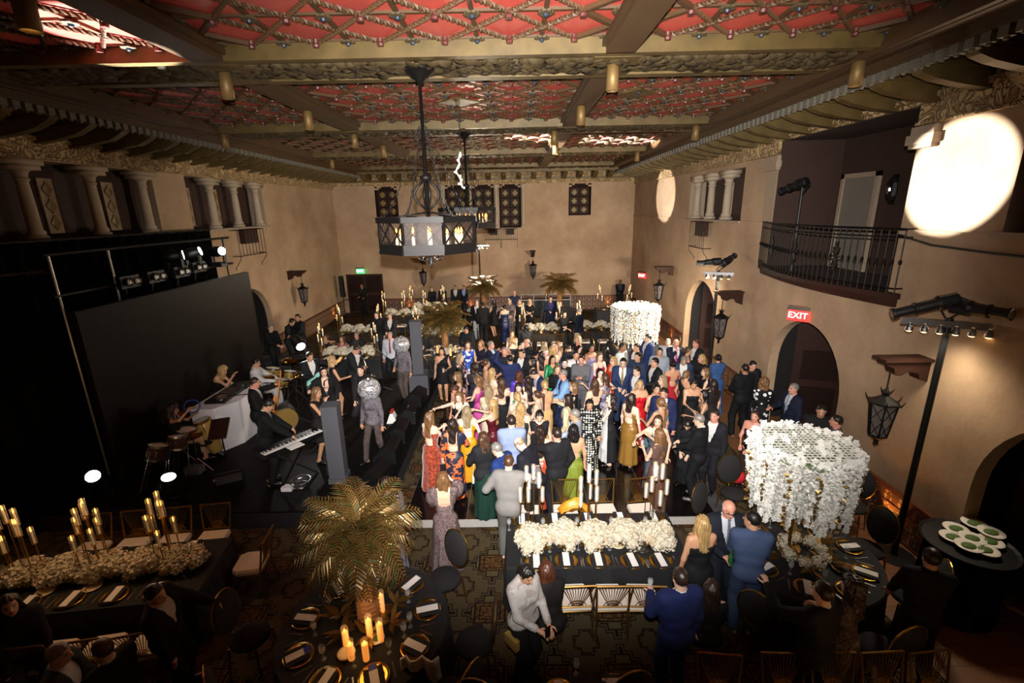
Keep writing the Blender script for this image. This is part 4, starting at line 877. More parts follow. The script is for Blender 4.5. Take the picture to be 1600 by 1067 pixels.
# DJ booth, white faceted
p0 = atz(318, 690, ZG)
bt = thing('dj_booth', 'white faceted booth with decks in front of the video wall', 'booth', (-6.75, 10.3, ZG), 0)
pol = [(-.42, -.8), (.1, -.8), (.4, -.35), (.45, .4), (.25, .85), (-.42, .85)]
mb = MB(); mb.prism(pol, lambda p: (p[0]*.9, p[1]*.96, 0), lambda p: (p[0], p[1], 1.02)); part('body', mb, 'booth_white', bt); mb = MB(); mb.prism([(a*1.03, b*1.02) for a, b in pol], lambda p: (*p, 1.02), lambda p: (*p, 1.06)); part('top', mb, 'booth_white', bt)
for i, y in enumerate((-.3, .15, .6)):
    t = thing('dj_deck', ['near', 'middle', 'far'][i]+' black deck on the white booth', 'mixer', (-6.8, 10.3+y, ZG+1.06), .06, 'black decks on the white booth'); mb = MB(); mb.box(-.22, .22, -.22, .22, 0, .06); part('body', mb, 'black_metal', t)
    if i != 1: mb = MB(); mb.lathe([(.15, .06), (.15, .075), (.14, .08), (.02, .08)], (.02, 0, 0), 16); part('jog_wheel', mb, 'steel', t)
    else:
        for q in range(4): mb = MB(); mb.box(-.15, .15, -.16+q*.1, -.14+q*.1, .06, .07); part('fader', mb, 'steel', t)
# instruments ------------------------------------------------------------
def mic_stand(x, y, z, h, label, boom=(.4, 0, .1), base=True):
    t = thing('microphone_stand', label, 'mic stand', (x, y, z), 0, 'black microphone stands on the stage'); mb = MB(); mb.tube([(0, 0, .0), (0, 0, h)], .012, 6)
    for i in range(3): a = i*2.09; mb.tube([(0, 0, .12), (.26*math.cos(a), .26*math.sin(a), .01)], .01, 5)
    part('stand', mb, 'black_metal', t); b = Vector(boom); c = Vector((0, 0, h)); mb = MB(); mb.tube([c-b*.4, c+b], .009, 5); part('boom', mb, 'black_metal', t)
    e_ = c+b; mb = MB(); dn = b.normalized()*.06+Vector((0, 0, -.05)); mb.tube([e_, e_+dn, e_+dn*2], [.012, .018, .014], 8); mb.ball(e_+dn*2.2, .026, 8, 6); part('microphone', mb, 'steel', t)
p = atz(415, 700, ZG); mic_stand(-5.95, 9.9, ZG, 1.25, 'black boom microphone stand in front of the white booth', (-.75, .05, -.08))
p = atz(500, 700, ZG); mic_stand(p[0], p[1], ZG, 1.45, 'microphone stand with clipped cables beside the keyboard', (-.6, .1, .08)); mic_stand(p[0]+.18, p[1]+.5, ZG, 1.5, 'microphone stand behind the keyboard, nearer the singers', (.1, -.45, .1))
p = atz(470, 660, ZG); mic_stand(p[0], p[1], ZG, 1.35, 'silver microphone stand under the mint guitar', (.25, -.2, .1)); p = atz(600, 610, ZG); mic_stand(p[0], p[1], ZG, 1.2, 'slanted black microphone stand beside the far dancer', (.55, .1, -.5))
def drum(name, label, x, y, z, r, h, shell, parent=None, tilt=(0, 0, 0), legs=0, head='drum_head', grp=None):
    t = thing(name, label, 'drum', (x, y, z), 0, grp); t.rotation_euler = tilt
    mb = MB(); mb.lathe([(r, 0), (r, h)], (0, 0, 0), 20, False); part('shell', mb, shell, t, True)
    for q in (0, h): mb = MB(); mb.lathe([(r, -.02), (r*1.05, -.02), (r*1.05, .02), (r, .02)], (0, 0, q), 20, False); part('hoop', mb, 'steel', t)
    mb = MB(); mb.lathe([(r, h), (.001, h)], (0, 0, 0.005), 20, False); mb.lathe([(r, 0), (.001, 0)], (0, 0, -.005), 20, False); part('head', mb, head, t)
    for i in range(6): a = i*PI/3; mb = MB(); mb.box(r*math.cos(a)-.012, r*math.cos(a)+.012, r*math.sin(a)-.012, r*math.sin(a)+.012, h*.3, h*.7); part('lug', mb, 'steel', t)
    if legs:
        for i in range(3): a = i*2.09+.4; mb = MB(); mb.tube([(r*math.cos(a), r*math.sin(a), h*.6), (r*1.25*math.cos(a), r*1.25*math.sin(a), -legs)], .01, 5); part('leg', mb, 'steel', t)
    return t
def cymbal(x, y, z, h, r, label, tilt=.2):
    t = thing('cymbal_stand', label, 'cymbal', (x, y, z), 0, 'brass cymbals on stands'); mb = MB(); mb.tube([(0, 0, .1), (0, 0, h)], .012, 6)
    for i in range(3): a = i*2.09; mb.tube([(0, 0, .3), (.28*math.cos(a), .28*math.sin(a), 0.01)], .01, 5)
    part('stand', mb, 'steel', t); mb = MB(); mb.lathe([(.02, .03), (.05, .025), (.06, .01), (r, -.025)], (0, 0, 0), 22, False); o = part('cymbal', mb, 'cymbal', t, True, (0, 0, h)); o.rotation_euler = (tilt, .1, 0)
# percussion kit front left
p = atz(245, 722, ZG+.55); drum('tom_drum', 'glossy dark tom drum lowest left in the percussion kit', p[0], p[1], ZG+.62, .17, .26, 'dark_wood', None, (-.3, .2, 0), .6); p = atz(278, 705, ZG+.6); drum('tom_drum', 'glossy dark tom drum in the middle of the percussion kit', p[0], p[1], ZG+.66, .17, .24, 'dark_wood', None, (-.3, 0, 0), .6)
p = atz(292, 690, ZG+.6); drum('snare_drum', 'snare drum with pale head in the percussion kit', p[0], p[1], ZG+.7, .19, .16, 'steel', None, (-.1, .1, 0), .7)
p = atz(272, 655, ZG+1.0); cymbal(p[0], p[1], ZG, 1.1, .27, 'large dark brass cymbal before the percussionist', .3); p = atz(300, 678, ZG+.85); cymbal(p[0], p[1], ZG, .85, .19, 'small brass cymbal low beside the conga', .1)
p = atz(345, 712, ZG); cg = thing('conga_drum', 'tall pale wooden conga drum beside the white booth', 'drum', (p[0]-.05, p[1], ZG+.12)); cg.rotation_euler = (.1, -.2, 0)
mb = MB(); mb.lathe([(.11, 0), (.13, .02), (.19, .45), (.17, .72), (.145, .78)], (0, 0, 0), 20); part('shell', mb, 'conga_wood', cg, True); mb = MB(); mb.lathe([(.15, .75), (.17, .76), (.17, .8), (.15, .81)], (0, 0, 0), 20, False); part('hoop', mb, 'gold_metal', cg); mb = MB(); mb.lathe([(.15, .8), (.001, .8)], (0, 0, 0), 20, False); part('head', mb, 'drum_head', cg)
for i in range(6): a = i*PI/3; mb = MB(); mb.tube([(.18*math.cos(a), .18*math.sin(a), .78), (.2*math.cos(a), .2*math.sin(a), .56)], .008, 5); part('tension_rod', mb, 'gold_metal', cg)
mb = MB(); mb.tube([(0, 0, 0), (.1, 0, -.12)], .05, 6); part('foot', mb, 'black_metal', cg)
ms = thing('music_stand', 'black music stand leaning in front of the conga', 'music stand', (p[0]+.35, p[1]-.35, ZG)); mb = MB(); mb.tube([(0, 0, 0), (0, 0, .8)], .015, 6); part('pole', mb, 'black_metal', ms); mb = MB(); mb.add([(-.25, -.1, .62), (.2, -.2, .72), (.22, .02, 1.08), (-.23, .12, .98), (-.24, -.08, .6), (.21, -.18, .7), (.23, .04, 1.06), (-.22, .14, .96)], [(0, 1, 2, 3), (7, 6, 5, 4), (0, 4, 5, 1), (1, 5, 6, 2), (2, 6, 7, 3), (3, 7, 4, 0)]); part('desk', mb, 'dark_wood', ms)
# main drum kit (gold bass drum)
p = atz(438, 650, ZG+.3); bd = drum('bass_drum', 'gold bass drum facing the dance floor', p[0], p[1]+.1, ZG+.3, .3, .42, 'black_metal', None, (PI/2-.1, 0, .75), 0, 'drum_gold'); bd.rotation_euler = (PI/2, 0, .6)
for i, (u, v, z, r) in enumerate(((437, 598, .78, .19), (452, 585, .8, .17), (425, 580, .7, .2))): p = atz(u, v, ZG+z); drum('kit_tom', ['near', 'middle', 'far'][i]+' gold shelled tom drum of the main kit', p[0], p[1], ZG+z-.12, r, .2, 'drum_gold', None, (-.2, .15, 0), .6)
for i, (u, v, h) in enumerate(((415, 590, 1.0), (452, 562, 1.15), (470, 585, .95))): p = atz(u, v, ZG+h); cymbal(p[0], p[1], ZG, h, .22, ['left', 'far', 'right'][i]+' thin brass cymbal of the main kit', .15)
# keyboard on stand
p = atz(455, 690, ZG+.85); kb = thing('keyboard', 'black stage keyboard with white keys before the pianist', 'keyboard', (p[0], p[1], ZG), .95)
mb = MB(); mb.box(-.62, .62, -.16, .16, .78, .87); part('body', mb, 'black_metal', kb)
mb = MB(); mb.box(-.0105, .0105, -.15, .0, .87, .885); mb = mb.mesh('white_key', 'key_white')
for i in range(52): link('white_key', mb, kb, (-.585+i*.0229, 0, 0))
mb = MB(); mb.box(-.006, .006, -.08, .0, .885, .897); mb = mb.mesh('black_key', 'key_black')
for i in range(51):
    if i % 7 not in (1, 4): link('black_key', mb, kb, (-.574+i*.0229, 0, 0))
for s_ in (-1, 1): mb = MB(); mb.bar((-.4*s_, -.1, 0), (.4*s_, .1, .78), .03, .03); part('leg', mb, 'black_metal', kb)
t = tag(part('sheet_music', MB().box(-.14, .14, -.1, .1, 0, .004), 'paper_white'), 'white sheet music lying on the keyboard', 'paper'); t.location = (p[0]+.2, p[1]-.25, ZG+.885); t.rotation_euler = (0, 0, .95)
# odds and ends on the near stage: cable coil, small boxes, tablet stand
p = atz(470, 760, ZG); t = thing('wire_coil', 'coiled grey wire lying on the dark near stage', 'cable', (p[0], p[1], ZG)); 
for i in range(6): mb = MB(); mb.tube([((.12+.015*i)*math.cos(a*PI/8+i), (.12+.015*i)*math.sin(a*PI/8+i), .02+.025*i) for a in range(15)], .008, 4); part('loop', mb, 'steel', t)
p = atz(450, 765, ZG); t = tag(part('stage_plug_box', MB().box(-.1, .1, -.07, .07, 0, .08), 'booth_white'), 'small white box among cables on the near stage', 'box'); t.location = (p[0], p[1], ZG)
p = atz(305, 738, ZG); t = tag(part('stage_case', MB().box(-.16, .16, -.1, .1, 0, .14), 'grey_cover'), 'small grey case under the percussion kit', 'box'); t.location = (p[0], p[1], ZG)
p = atz(360, 760, ZG); t = thing('floor_can', 'dark cylindrical lamp lying on the near stage floor', 'stage light', (p[0], p[1], ZG+.16), .5); mb = MB(); mb.lathe([(.1, -.25), (.15, -.2), (.15, .22), (.16, .25)], (0, 0, 0), 12); o = part('housing', mb, 'black_metal', t); o.rotation_euler = (0, PI/2, 0)
p = atz(613, 648, ZG+.2); t = thing('set_list_sign', 'white folded card with red top on the stage floor', 'card', (p[0], p[1], ZG)); mb = MB(); mb.prism([(-.14, 0), (.14, 0), (.02, .3), (-.02, .3)], lambda q: (q[0], -.1, q[1]), lambda q: (q[0], .1, q[1])); part('card', mb, 'paper_white', t); mb = MB(); mb.box(-.03, .03, -.1, .1, .27, .33); part('red_top', mb, 'red_cup', t)
# equipment cases, crew desk by the left arch
for i, (u, v, w_, h) in enumerate(((402, 548, .5, .9), (424, 556, .45, .6), (450, 562, .4, .7))):
    p = atz(u, v+20, 0); t = thing('gear_rack', ['left', 'middle', 'right'][i]+' black gear rack with silver rails near the left arch', 'rack', (p[0], p[1], 0), .3); mb = MB(); mb.box(-w_/2, w_/2, -.25, .25, .05, h); part('case', mb, 'black_metal', t)
    for s_ in (-1, 1):
        for q in (-1, 1): mb = MB(); mb.tube([(s_*w_/2, q*.26, 0), (s_*w_/2, q*.26, h+.25)], .014, 5); part('post', mb, 'steel', t)
    for z in (.25, .5): mb = MB(); mb.box(-w_/2+.04, w_/2-.04, -.265, -.25, z, z+.1); part('panel', mb, 'steel', t)
p = atz(449, 575, .2); t = tag(part('glow_tube', MB().tube([(0, 0, 0), (.02, 0, .5)], .03, 8), 'glow_tube'), 'short violet glowing tube beside the gear racks', 'light'); t.location = (p[0], p[1], .02)
# ================================================================== TABLES, CHAIRS, FLOWERS
ZT = 0.76
def cloth_rect(hx, hy, h, seed):
    """table cloth over a rectangular table with loose folds in the skirt"""
    rnd = random.Random(seed); mb = MB(); per = []; n = 16
    for i in range(n): per.append((-hx+2*hx*i/n, -hy, 0, -1))
    for i in range(8): per.append((hx, -hy+2*hy*i/8, 1, 0))
    for i in range(n): per.append((hx-2*hx*i/n, hy, 0, 1))
    for i in range(8): per.append((-hx, hy-2*hy*i/8, -1, 0))
    k = len(per); vs = []; fs = []
    for i, (x, y, nx, ny) in enumerate(per):
        f = .03*math.sin(i*2.3)+rnd.uniform(-.01, .02); vs += [(x, y, h), (x+nx*.012, y+ny*.012, h-.03), (x+nx*(.02+f), y+ny*(.02+f), h*.45), (x+nx*(.03+f*1.4), y+ny*(.03+f*1.4), .03)]
    for i in range(k):
        j = (i+1) % k
        for q in range(3): fs.append((i*4+q, i*4+q+1, j*4+q+1, j*4+q))
    fs.append(tuple(i*4 for i in range(k)))
    return mb.add(vs, fs)
def cloth_round(r, h, seed):
    rnd = random.Random(seed); mb = MB(); k = 40; vs = []; fs = []
    for i in range(k):
        a = 2*PI*i/k; f = .035*math.sin(i*2.4)+rnd.uniform(-.01, .02); c, s_ = math.cos(a), math.sin(a)
        vs += [(r*c, r*s_, h), ((r+.012)*c, (r+.012)*s_, h-.03), ((r+.02+f)*c, (r+.02+f)*s_, h*.45), ((r+.04+f*1.5)*c, (r+.04+f*1.5)*s_, .03)]
    for i in range(k):
        j = (i+1) % k
        for q in range(3): fs.append((i*4+q, i*4+q+1, j*4+q+1, j*4+q))
    fs.append(tuple(i*4 for i in range(k)))
    return mb.add(vs, fs)
def rect_table(x, y, hx, hy, label, rz=0.0, seed=1):
    t = thing('dining_table', label, 'table', (x, y, 0), rz, 'banquet tables in black cloth'); part('tablecloth', cloth_rect(hx, hy, ZT, seed), 'black_cloth', t)
    for sx in (-1, 1):
        for sy in (-1, 1): mb = MB(); mb.box(sx*(hx-.1)-.025, sx*(hx-.1)+.025, sy*(hy-.1)-.025, sy*(hy-.1)+.025, 0, ZT-.02); part('leg', mb, 'black_metal', t)
    return t
def round_table(x, y, r, label, seed=1):
    t = thing('dining_table', label, 'table', (x, y, 0), 0, 'banquet tables in black cloth'); part('tablecloth', cloth_round(r, ZT, seed), 'black_cloth', t); mb = MB(); mb.lathe([(.3, 0), (.3, .03), (.05, .05), (.05, ZT-.02)], (0, 0, 0), 12); part('pedestal', mb, 'black_metal', t); return t

# ---- chair with fan back (bronze frame, white cushion)
def fan_chair(label, group):
    t = thing('fan_back_chair', label, 'chair', (0, 0, 0), 0, group)
    mb = MB(); n = 16; P = [(-.21, -.2), (.21, -.2), (.22, .12), (.16, .21), (-.16, .21), (-.22, .12)]
    mb.prism(P, lambda p: (*p, .42), lambda p: (*p, .46)); mb.prism(P, lambda p: (*p, .46), lambda p: (p[0]*.93, p[1]*.93, .5)); part('seat_cushion', mb, 'seat_white', t)
    for x, y, x1, y1 in ((-.2, .18, -.22, .24), (.2, .18, .22, .24)): mb = MB(); mb.tube([(x, y, .42), (x1, y1, 0)], .013, 6); part('leg', mb, 'gold_chair', t)
    for s_ in (-1, 1): mb = MB(); mb.tube([(s_*.23, -.3, .92), (s_*.2, -.2, .44), (s_*.21, -.26, 0)], .014, 6); part('leg', mb, 'gold_chair', t)
    mb = MB(); mb.tube([(-.23, -.3, .92), (.23, -.3, .92)], .014, 6); part('top_rail', mb, 'gold_chair', t); mb = MB(); mb.tube([(-.205, -.215, .52), (.205, -.215, .52)], .012, 6); part('lower_rail', mb, 'gold_chair', t); mb = MB(); mb.tube([(-.2, -.2, .43), (.2, -.2, .43), (.2, .18, .43), (-.2, .18, .43), (-.2, -.2, .43)], .012, 6); part('seat_frame', mb, 'gold_chair', t)
    for i in range(11):
        q = -1+2*i/10; mb = MB(); mb.tube([(.05*q, -.217, .53), (.2*q, -.293, .9)], .005, 4); part('fan_rod', mb, 'gold_chair', t)
    mb = MB()
    for r in (.08, .12): mb.tube([(r*math.cos(a*PI/8), -.217-.02*math.sin(a*PI/8), .53+r*.9*math.sin(a*PI/8)) for a in range(9)], .005, 4)
    part('fan_arc', mb, 'gold_chair', t); return t
def oval_chair(label, group):
    t = thing('oval_back_chair', label, 'chair', (0, 0, 0), 0, group)
    mb = MB(); mb.lathe([(.2, .43), (.23, .45), (.22, .5), (.02, .51)], (0, 0, 0), 16); part('seat_cushion', mb, 'linen_dark', t, True)
    src = MB(); src.lathe([(.001, -.025), (.2, -.025), (.225, 0), (.2, .025), (.001, .025)], (0, 0, 0), 20, False, 0, 1, 1.25); M = Matrix.Translation((0, -.25, .82)) @ Matrix.Rotation(PI/2+.12, 4, 'X'); mb = MB(); mb.add([M @ Vector(v) for v in src.v], src.f); part('back_pad', mb, 'linen_dark', t, True)
    mb = MB(); mb.tube([M @ Vector((.232*math.cos(a*PI/10), .288*math.sin(a*PI/10), 0)) for a in range(21)], .011, 5, False); part('back_ring', mb, 'gold_metal', t)
    for x, y in ((-.17, .17), (.17, .17), (-.17, -.17), (.17, -.17)): mb = MB(); mb.tube([(x, y, .44), (x*1.2, y*1.2, 0)], [.018, .011], 6); part('leg', mb, 'gold_chair', t)
    mb = MB(); mb.tube([(0, -.2, .46), (0, -.235, .56)], .02, 6); part('back_post', mb, 'gold_metal', t); return t
FC = fan_chair('', ''); OC = oval_chair('', ''); USED = set()
def chair(kind, x, y, rz, label, group):
    src = FC if kind == 'fan' else OC
    o = src if kind not in USED else copy_tree(src); USED.add(kind)
    o.location = (x, y, 0.012 if x > 5.05 else 0); o.rotation_euler = (0, 0, rz); tag(o, label, 'chair', group); return o

# ---- flowers
def bloom_mesh(seed, r=.075, mat='white_bloom', n=34):
    rnd = random.Random(seed); mb = MB(); mb.ball((0, 0, 0), r*.8, 7, 5)
    for i in range(n):
        z = 1-2*(i+.5)/n*.85; a = i*2.4; s_ = math.sqrt(max(0, 1-z*z)); d = Vector((s_*math.cos(a), s_*math.sin(a), z)); t_ = d.orthogonal().normalized(); t_.rotate(Matrix.Rotation(rnd.uniform(0, 6), 3, d)); b = d.cross(t_)
        c = d*r*.84; w_ = r*.34; q = d*r*rnd.uniform(.12, .3); mb.add([c-t_*w_*.5, c-b*w_*.9+q, c+t_*w_*1.1+q*1.3, c+b*w_*.9+q], [(0, 1, 2, 3)])
    return mb.mesh('bloom', mat)
BLOOMS = [bloom_mesh(i, .085 if i % 2 else .07, 'white_bloom' if i != 2 else 'cream_bloom') for i in range(4)]
BLOOMS_S = [bloom_mesh(9+i, .08, 'white_bloom', 16) for i in range(2)]
def leafspray_mesh(n=12, s=.16):
    rnd = random.Random(5); mb = MB()
    for i in range(n):
        a = rnd.uniform(0, 6.28); e = rnd.uniform(-.1, .9); d = Vector((math.cos(a)*math.cos(e), math.sin(a)*math.cos(e), math.sin(e)*.6)); sd = d.cross(Vector((0, 0, 1))).normalized()*s*.13; L0 = d*s*rnd.uniform(.7, 1.2)
        mb.add([(0, 0, 0), L0*.5+sd, L0, L0*.5-sd], [(0, 1, 2, 3)])
    return mb.mesh('leaf_spray', 'gold_leaf')
SPRAY = leafspray_mesh()
def arrangement(x, y, z, hx, hy, h, n, label, group, seed, small=False, rz=0.0):
    """low mound of white blooms"""
    rnd = random.Random(seed); t = thing('flower_arrangement', label, 'flowers', (x, y, z), rz, group); B = BLOOMS_S if small else BLOOMS
    mb = MB(); mb.ball((0, 0, h*.25), 1, 10, 6, (hx*.7, hy*.65, h*.5)); part('leafy_base', mb, 'gold_leaf', t)
    for i in range(n):
        q = (i+.5)/n; rr = math.sqrt(q); a = i*2.4+rnd.uniform(-.2, .2); px, py = hx*rr*math.cos(a), hy*rr*math.sin(a); pz = .05+h*math.sqrt(max(0, 1-rr*rr*.92))+rnd.uniform(-.03, .03)
        o = link('bloom', rnd.choice(B), t, (px, py, pz), rnd.uniform(0, 6)); s_ = rnd.uniform(.85, 1.25); o.scale = (s_, s_, s_)
    if not small:
        for i in range(5): a = rnd.uniform(0, 6.28); link('leaf_spray', SPRAY, t, (hx*.8*math.cos(a), hy*.8*math.sin(a), h*.7), a)
    return t
# ---- candlesticks
STICK = {}
def candlestick(x, y, z, h, label, group, lit=True):
    t = thing('candlestick', label, 'candlestick', (x, y, z), 0, group); k = round(h, 1)
    if k not in STICK:
        a = MB(); a.lathe([(.035, 0), (.035, .008), (.008, .015), (.007, k), (.03, k+.01), (.034, k+.02), (.02, k+.022)], (0, 0, 0), 8); b = MB(); b.lathe([(.0115, k+.02), (.0115, k+.2)], (0, 0, 0), 8); c = MB(); c.lathe([(.003, k+.2), (.009, k+.22), (.007, k+.245), (.001, k+.275)], (0, 0, 0), 6); d = MB(); d.lathe([(.033, k+.02), (.034, k+.26)], (0, 0, 0), 10, False)
        STICK[k] = (a.mesh('stem', 'gold_metal'), b.mesh('candle', 'candle_wax'), c.mesh('flame', 'flame'), d.mesh('glass_chimney', 'glass', True))
    a, b, c, d = STICK[k]; link('stem', a, t); cd = link('candle', b, t); link('flame', c, cd); link('glass_chimney', d, t); return t
RANK = ['tallest', 'second tallest', 'third tallest', 'fourth tallest', 'middle', 'fourth shortest', 'third shortest', 'second shortest', 'shortest']
def candle_cluster(x, y, z, n, spread, where, group, seed, hmin=.3, hmax=.82, glow=2.0):
    rnd = random.Random(seed); hs = sorted([hmin+(hmax-hmin)*(i/(n-1)) for i in range(n)], reverse=True); ords = ['tallest', 'second tallest', 'third tallest', 'fourth tallest', 'fifth tallest', 'sixth tallest', 'seventh tallest', 'shortest']
    for i, h in enumerate(hs):
        a = i*2.4+seed; r = spread*math.sqrt((i+.3)/n); candlestick(x+r*math.cos(a), y+r*math.sin(a)*.7, z, h, '%s candlestick in the cluster %s' % (ords[i] if i < n-1 else 'shortest', where), group)
    if glow: point('candle_glow', (x, y, z+hmax+.55), glow*1.3, (1, .6, .28), .15)
# ---- place settings
def settings_meshes():
    a = MB(); a.lathe([(.11, .004), (.135, .006), (.165, .016), (.165, .02), (.135, .011), (.11, .009)], (0, 0, 0), 24, False); b = MB(); b.lathe([(.115, .008), (.001, .006)], (0, 0, 0), 20, False); b.lathe([(.118, .004), (.001, .003)], (0, 0, 0), 20, False)
    c = MB(); c.box(-.045, .045, -.13, .13, 0, .003); d = MB(); d.box(-.009, .009, -.1, .1, 0, .003); e = MB(); e.lathe([(.03, 0), (.03, .004), (.004, .008), (.004, .09), (.03, .11), (.036, .15), (.03, .19)], (0, 0, 0), 10, False); f = MB(); f.box(-.1, .1, -.15, .1, 0, .012)
    g = MB(); g.box(-.03, .03, -.035, .035, .0031, .0045)
    return a.mesh('rim', 'plate_gold', True), b.mesh('well', 'plate_black'), c.mesh('menu_card', 'paper_white'), d.mesh('blade', 'steel'), e.mesh('wine_glass', 'glass', True), f.mesh('napkin', 'linen_dark'), d.mesh('fork', 'steel')
RIM, WELL, CARD, BLADE, GLASS, NAPK, FORK = settings_meshes()
def setting(x, y, z, rz, where, group, glass=True, ribbon=False, detail=True):
    """one place: charger, napkin, menu card, cutlery and glass, each lying on the table"""
    t = thing('charger_plate', 'gold rimmed charger '+where, 'plate', (x, y, z+.002), rz, 'charger plates '+group); link('rim', RIM, t); link('well', WELL, t)
    if detail: o = link('napkin', NAPK, None, (x, y, z+.022), rz); tag(o, 'dark napkin '+where, 'napkin', 'napkins '+group)
    o = link('menu_card', CARD, None, (x, y, z+.035), rz); tag(o, 'white menu card '+where, 'menu card', 'menu cards '+group)
    if ribbon: r = MB(); r.box(-.046, .046, .06, .135, .003, .005); part('blue_band', r, 'ribbon_blue', o)
    c, s_ = math.cos(rz), math.sin(rz)
    if detail:
        for dx, nm in ((-.21, 'fork'), (.21, 'knife')): o = link(nm, BLADE if nm == 'knife' else FORK, None, (x+c*dx, y+s_*dx, z+.003), rz); tag(o, 'steel %s %s' % (nm, where), nm, nm+'s '+group)
    if glass: o = link('wine_glass', GLASS, None, (x+c*.2-s_*.22, y+s_*.2+c*.22, z+.003), rz); tag(o, 'clear wine glass '+where, 'glass', 'wine glasses '+group)
def bread_plate(x, y, z, r, label, mat='plate_white', tilt=None, food=None):
    t = thing('side_plate', label, 'plate', (x, y, z), 0); mb = MB(); mb.lathe([(.001, .004), (r*.6, .004), (r, .02), (r*.98, .026), (r*.6, .011), (.001, .011)], (0, 0, 0), 20, False); part('dish', mb, mat, t, True)
    if food: mb = MB(); mb.ball((0, 0, .02), r*.55, 10, 5, (1.1, .8, .3)); part('food', mb, food, t)
    return t

def push(p, c, r):
    d = math.hypot(p[0]-c[0], p[1]-c[1]); k = max(1, r/d); x, y = c[0]+(p[0]-c[0])*k, c[1]+(p[1]-c[1])*k; return x, y, math.atan2(c[1]-y, c[0]-x)-PI/2
# ================= central rectangular table
TC = (1.1, 5.98); rect_table(TC[0], TC[1], 1.28, .58, 'black clothed rectangular table with white flowers in the foreground centre', 0, 11)
for i, (u, v) in enumerate(((858, 903), (884, 873), (934, 873), (987, 874), (1031, 874))):
    if i == 0: u, v = 838, 876
    p = atz(u, v, ZT); setting(p[0], p[1]-.04, ZT, 0.0 if i < 3 else .1, ['far left', 'second from left', 'in the middle', 'second from right', 'far right'][i]+' on the near side of the centre table', 'on the centre table')
for i in range(5): setting(.05+i*.52, 6.4, ZT, PI, ['far left', 'second from left', 'in the middle', 'second from right', 'far right'][i]+' on the far side of the centre table', 'on the far side of the centre table', True)
for i, (u, v, hx, n) in enumerate(((833, 834, .23, 30), (883, 828, .19, 26), (929, 830, .22, 30), (976, 824, .2, 26), (1024, 828, .24, 32))):
    p = atz(u, v+8, ZT+.1); arrangement(p[0], p[1], ZT, hx, .25, .13, n, ['leftmost', 'second from left', 'middle', 'second from right', 'rightmost'][i]+' mound of white blooms on the centre table', 'white bloom mounds on the centre table', 20+i)
for i, (u, v) in enumerate(((832, 815), (920, 815), (1022, 810))):
    p = atz(u, v+8, ZT); candle_cluster(p[0], p[1], ZT, 7, .2, 'at the %s of the centre table' % ['left end', 'middle', 'right end'][i], 'candlesticks on the centre table', i+1, .36, .85, 1.2)
p = atz(965, 852, ZT); bread_plate(p[0], p[1], ZT, .1, 'small cream side plate before the flowers on the centre table', 'bread_cream'); p = atz(1003, 857, ZT); bread_plate(p[0], p[1], ZT, .12, 'small dark patterned plate before the flowers on the centre table', 'steel')
for i, (u, v) in enumerate(((898, 938), (953, 938), (1003, 938), (860, 940))):
    p = atz(u, v, .46); chair('fan', p[0]+(.0 if i < 3 else -.1), p[1]+.05, .04*(1-i), ['left', 'middle', 'right', 'leftmost, half hidden,'][i]+' fan back chair on the near side of the centre table', 'fan back chairs at the centre table')
for i in range(4): chair('fan', .15+i*.66, 7.0, PI+.05*(i-1), ORD[i]+' fan back chair from the left on the far side of the centre table', 'fan back chairs at the centre table')
t = thing('orange_shawl', 'orange shawl hung over a chair behind the centre table', 'shawl', (.95, 6.9, .47)); mb = MB(); rnd = random.Random(4); vs = []; fs = []
for i in range(9):
    for j in range(7): vs.append((-.28+.56*i/8+rnd.uniform(-.02, .02), -.13+.22*j/6, .1+.2*math.sin(PI*i/8)*(.6+.4*math.cos(j))+rnd.uniform(-.03, .03)))
for i in range(8):
    for j in range(6): a = i*7+j; fs.append((a, a+7, a+8, a+1))
mb.add(vs, fs); S('orange_silk', (226, 146, 40), .45, 0, .15, 8); o = part('cloth', mb, 'orange_silk', t, True); md = o.modifiers.new('s', 'SOLIDIFY'); md.thickness = .03

# ================= left rectangular table
ang = .13; TLc = (-5.72, 5.32); rect_table(TLc[0], TLc[1], 1.45, .6, 'black clothed rectangular table with white flowers at lower left', ang, 12)
def onT(c, a, lx, ly): return (c[0]+lx*math.cos(a)-ly*math.sin(a), c[1]+lx*math.sin(a)+ly*math.cos(a))
for i in range(5): x, y = onT(TLc, ang, -1.15+i*.52, -.4); setting(x, y, ZT, ang, ORD[i]+' from the left on the near side of the left table', 'on the left table')
for i in range(5): x, y = onT(TLc, ang, -1.15+i*.52, .42); setting(x, y, ZT, ang+PI, ORD[i]+' from the left on the far side of the left table', 'on the left table', True)
for i in range(5): x, y = onT(TLc, ang, -.98+i*.5, .06); arrangement(x, y, ZT, .25, .22, .14, 30, ORD[i]+' mound of white blooms from the left on the left table', 'white bloom mounds on the left table', 30+i)
for i in range(3): x, y = onT(TLc, ang, -.98+i*.9, .1); candle_cluster(x, y, ZT, 8, .22, 'at the %s of the left table' % ['left end', 'middle', 'right end'][i], 'candlesticks on the left table', i+5, .4, .92, 10.0)
for i, (lx, k_) in enumerate(((-.55, 'left'), (.02, 'right'))): x, y = onT(TLc, ang, lx, -.2); bread_plate(x, y, ZT, .11, 'oval cream side plate, %s one, on the left table' % k_, 'bread_cream')
for i in range(5): x, y = onT(TLc, ang, -1.1+i*.55, -.95); chair('fan', x, y, ang+.05*(i-2), ORD[i]+' fan back chair from the left on the near side of the left table', 'fan back chairs at the left table')
for i in range(4): x, y = onT(TLc, ang, -.9+i*.6, 1.0); chair('fan', x, y, ang+PI, ORD[i]+' fan back chair from the left on the far side of the left table', 'fan back chairs at the left table')
x, y = onT(TLc, ang, 1.75, .35); chair('fan', x, y, ang+PI/2, 'fan back chair at the right end of the left table', 'fan back chairs at the left table')

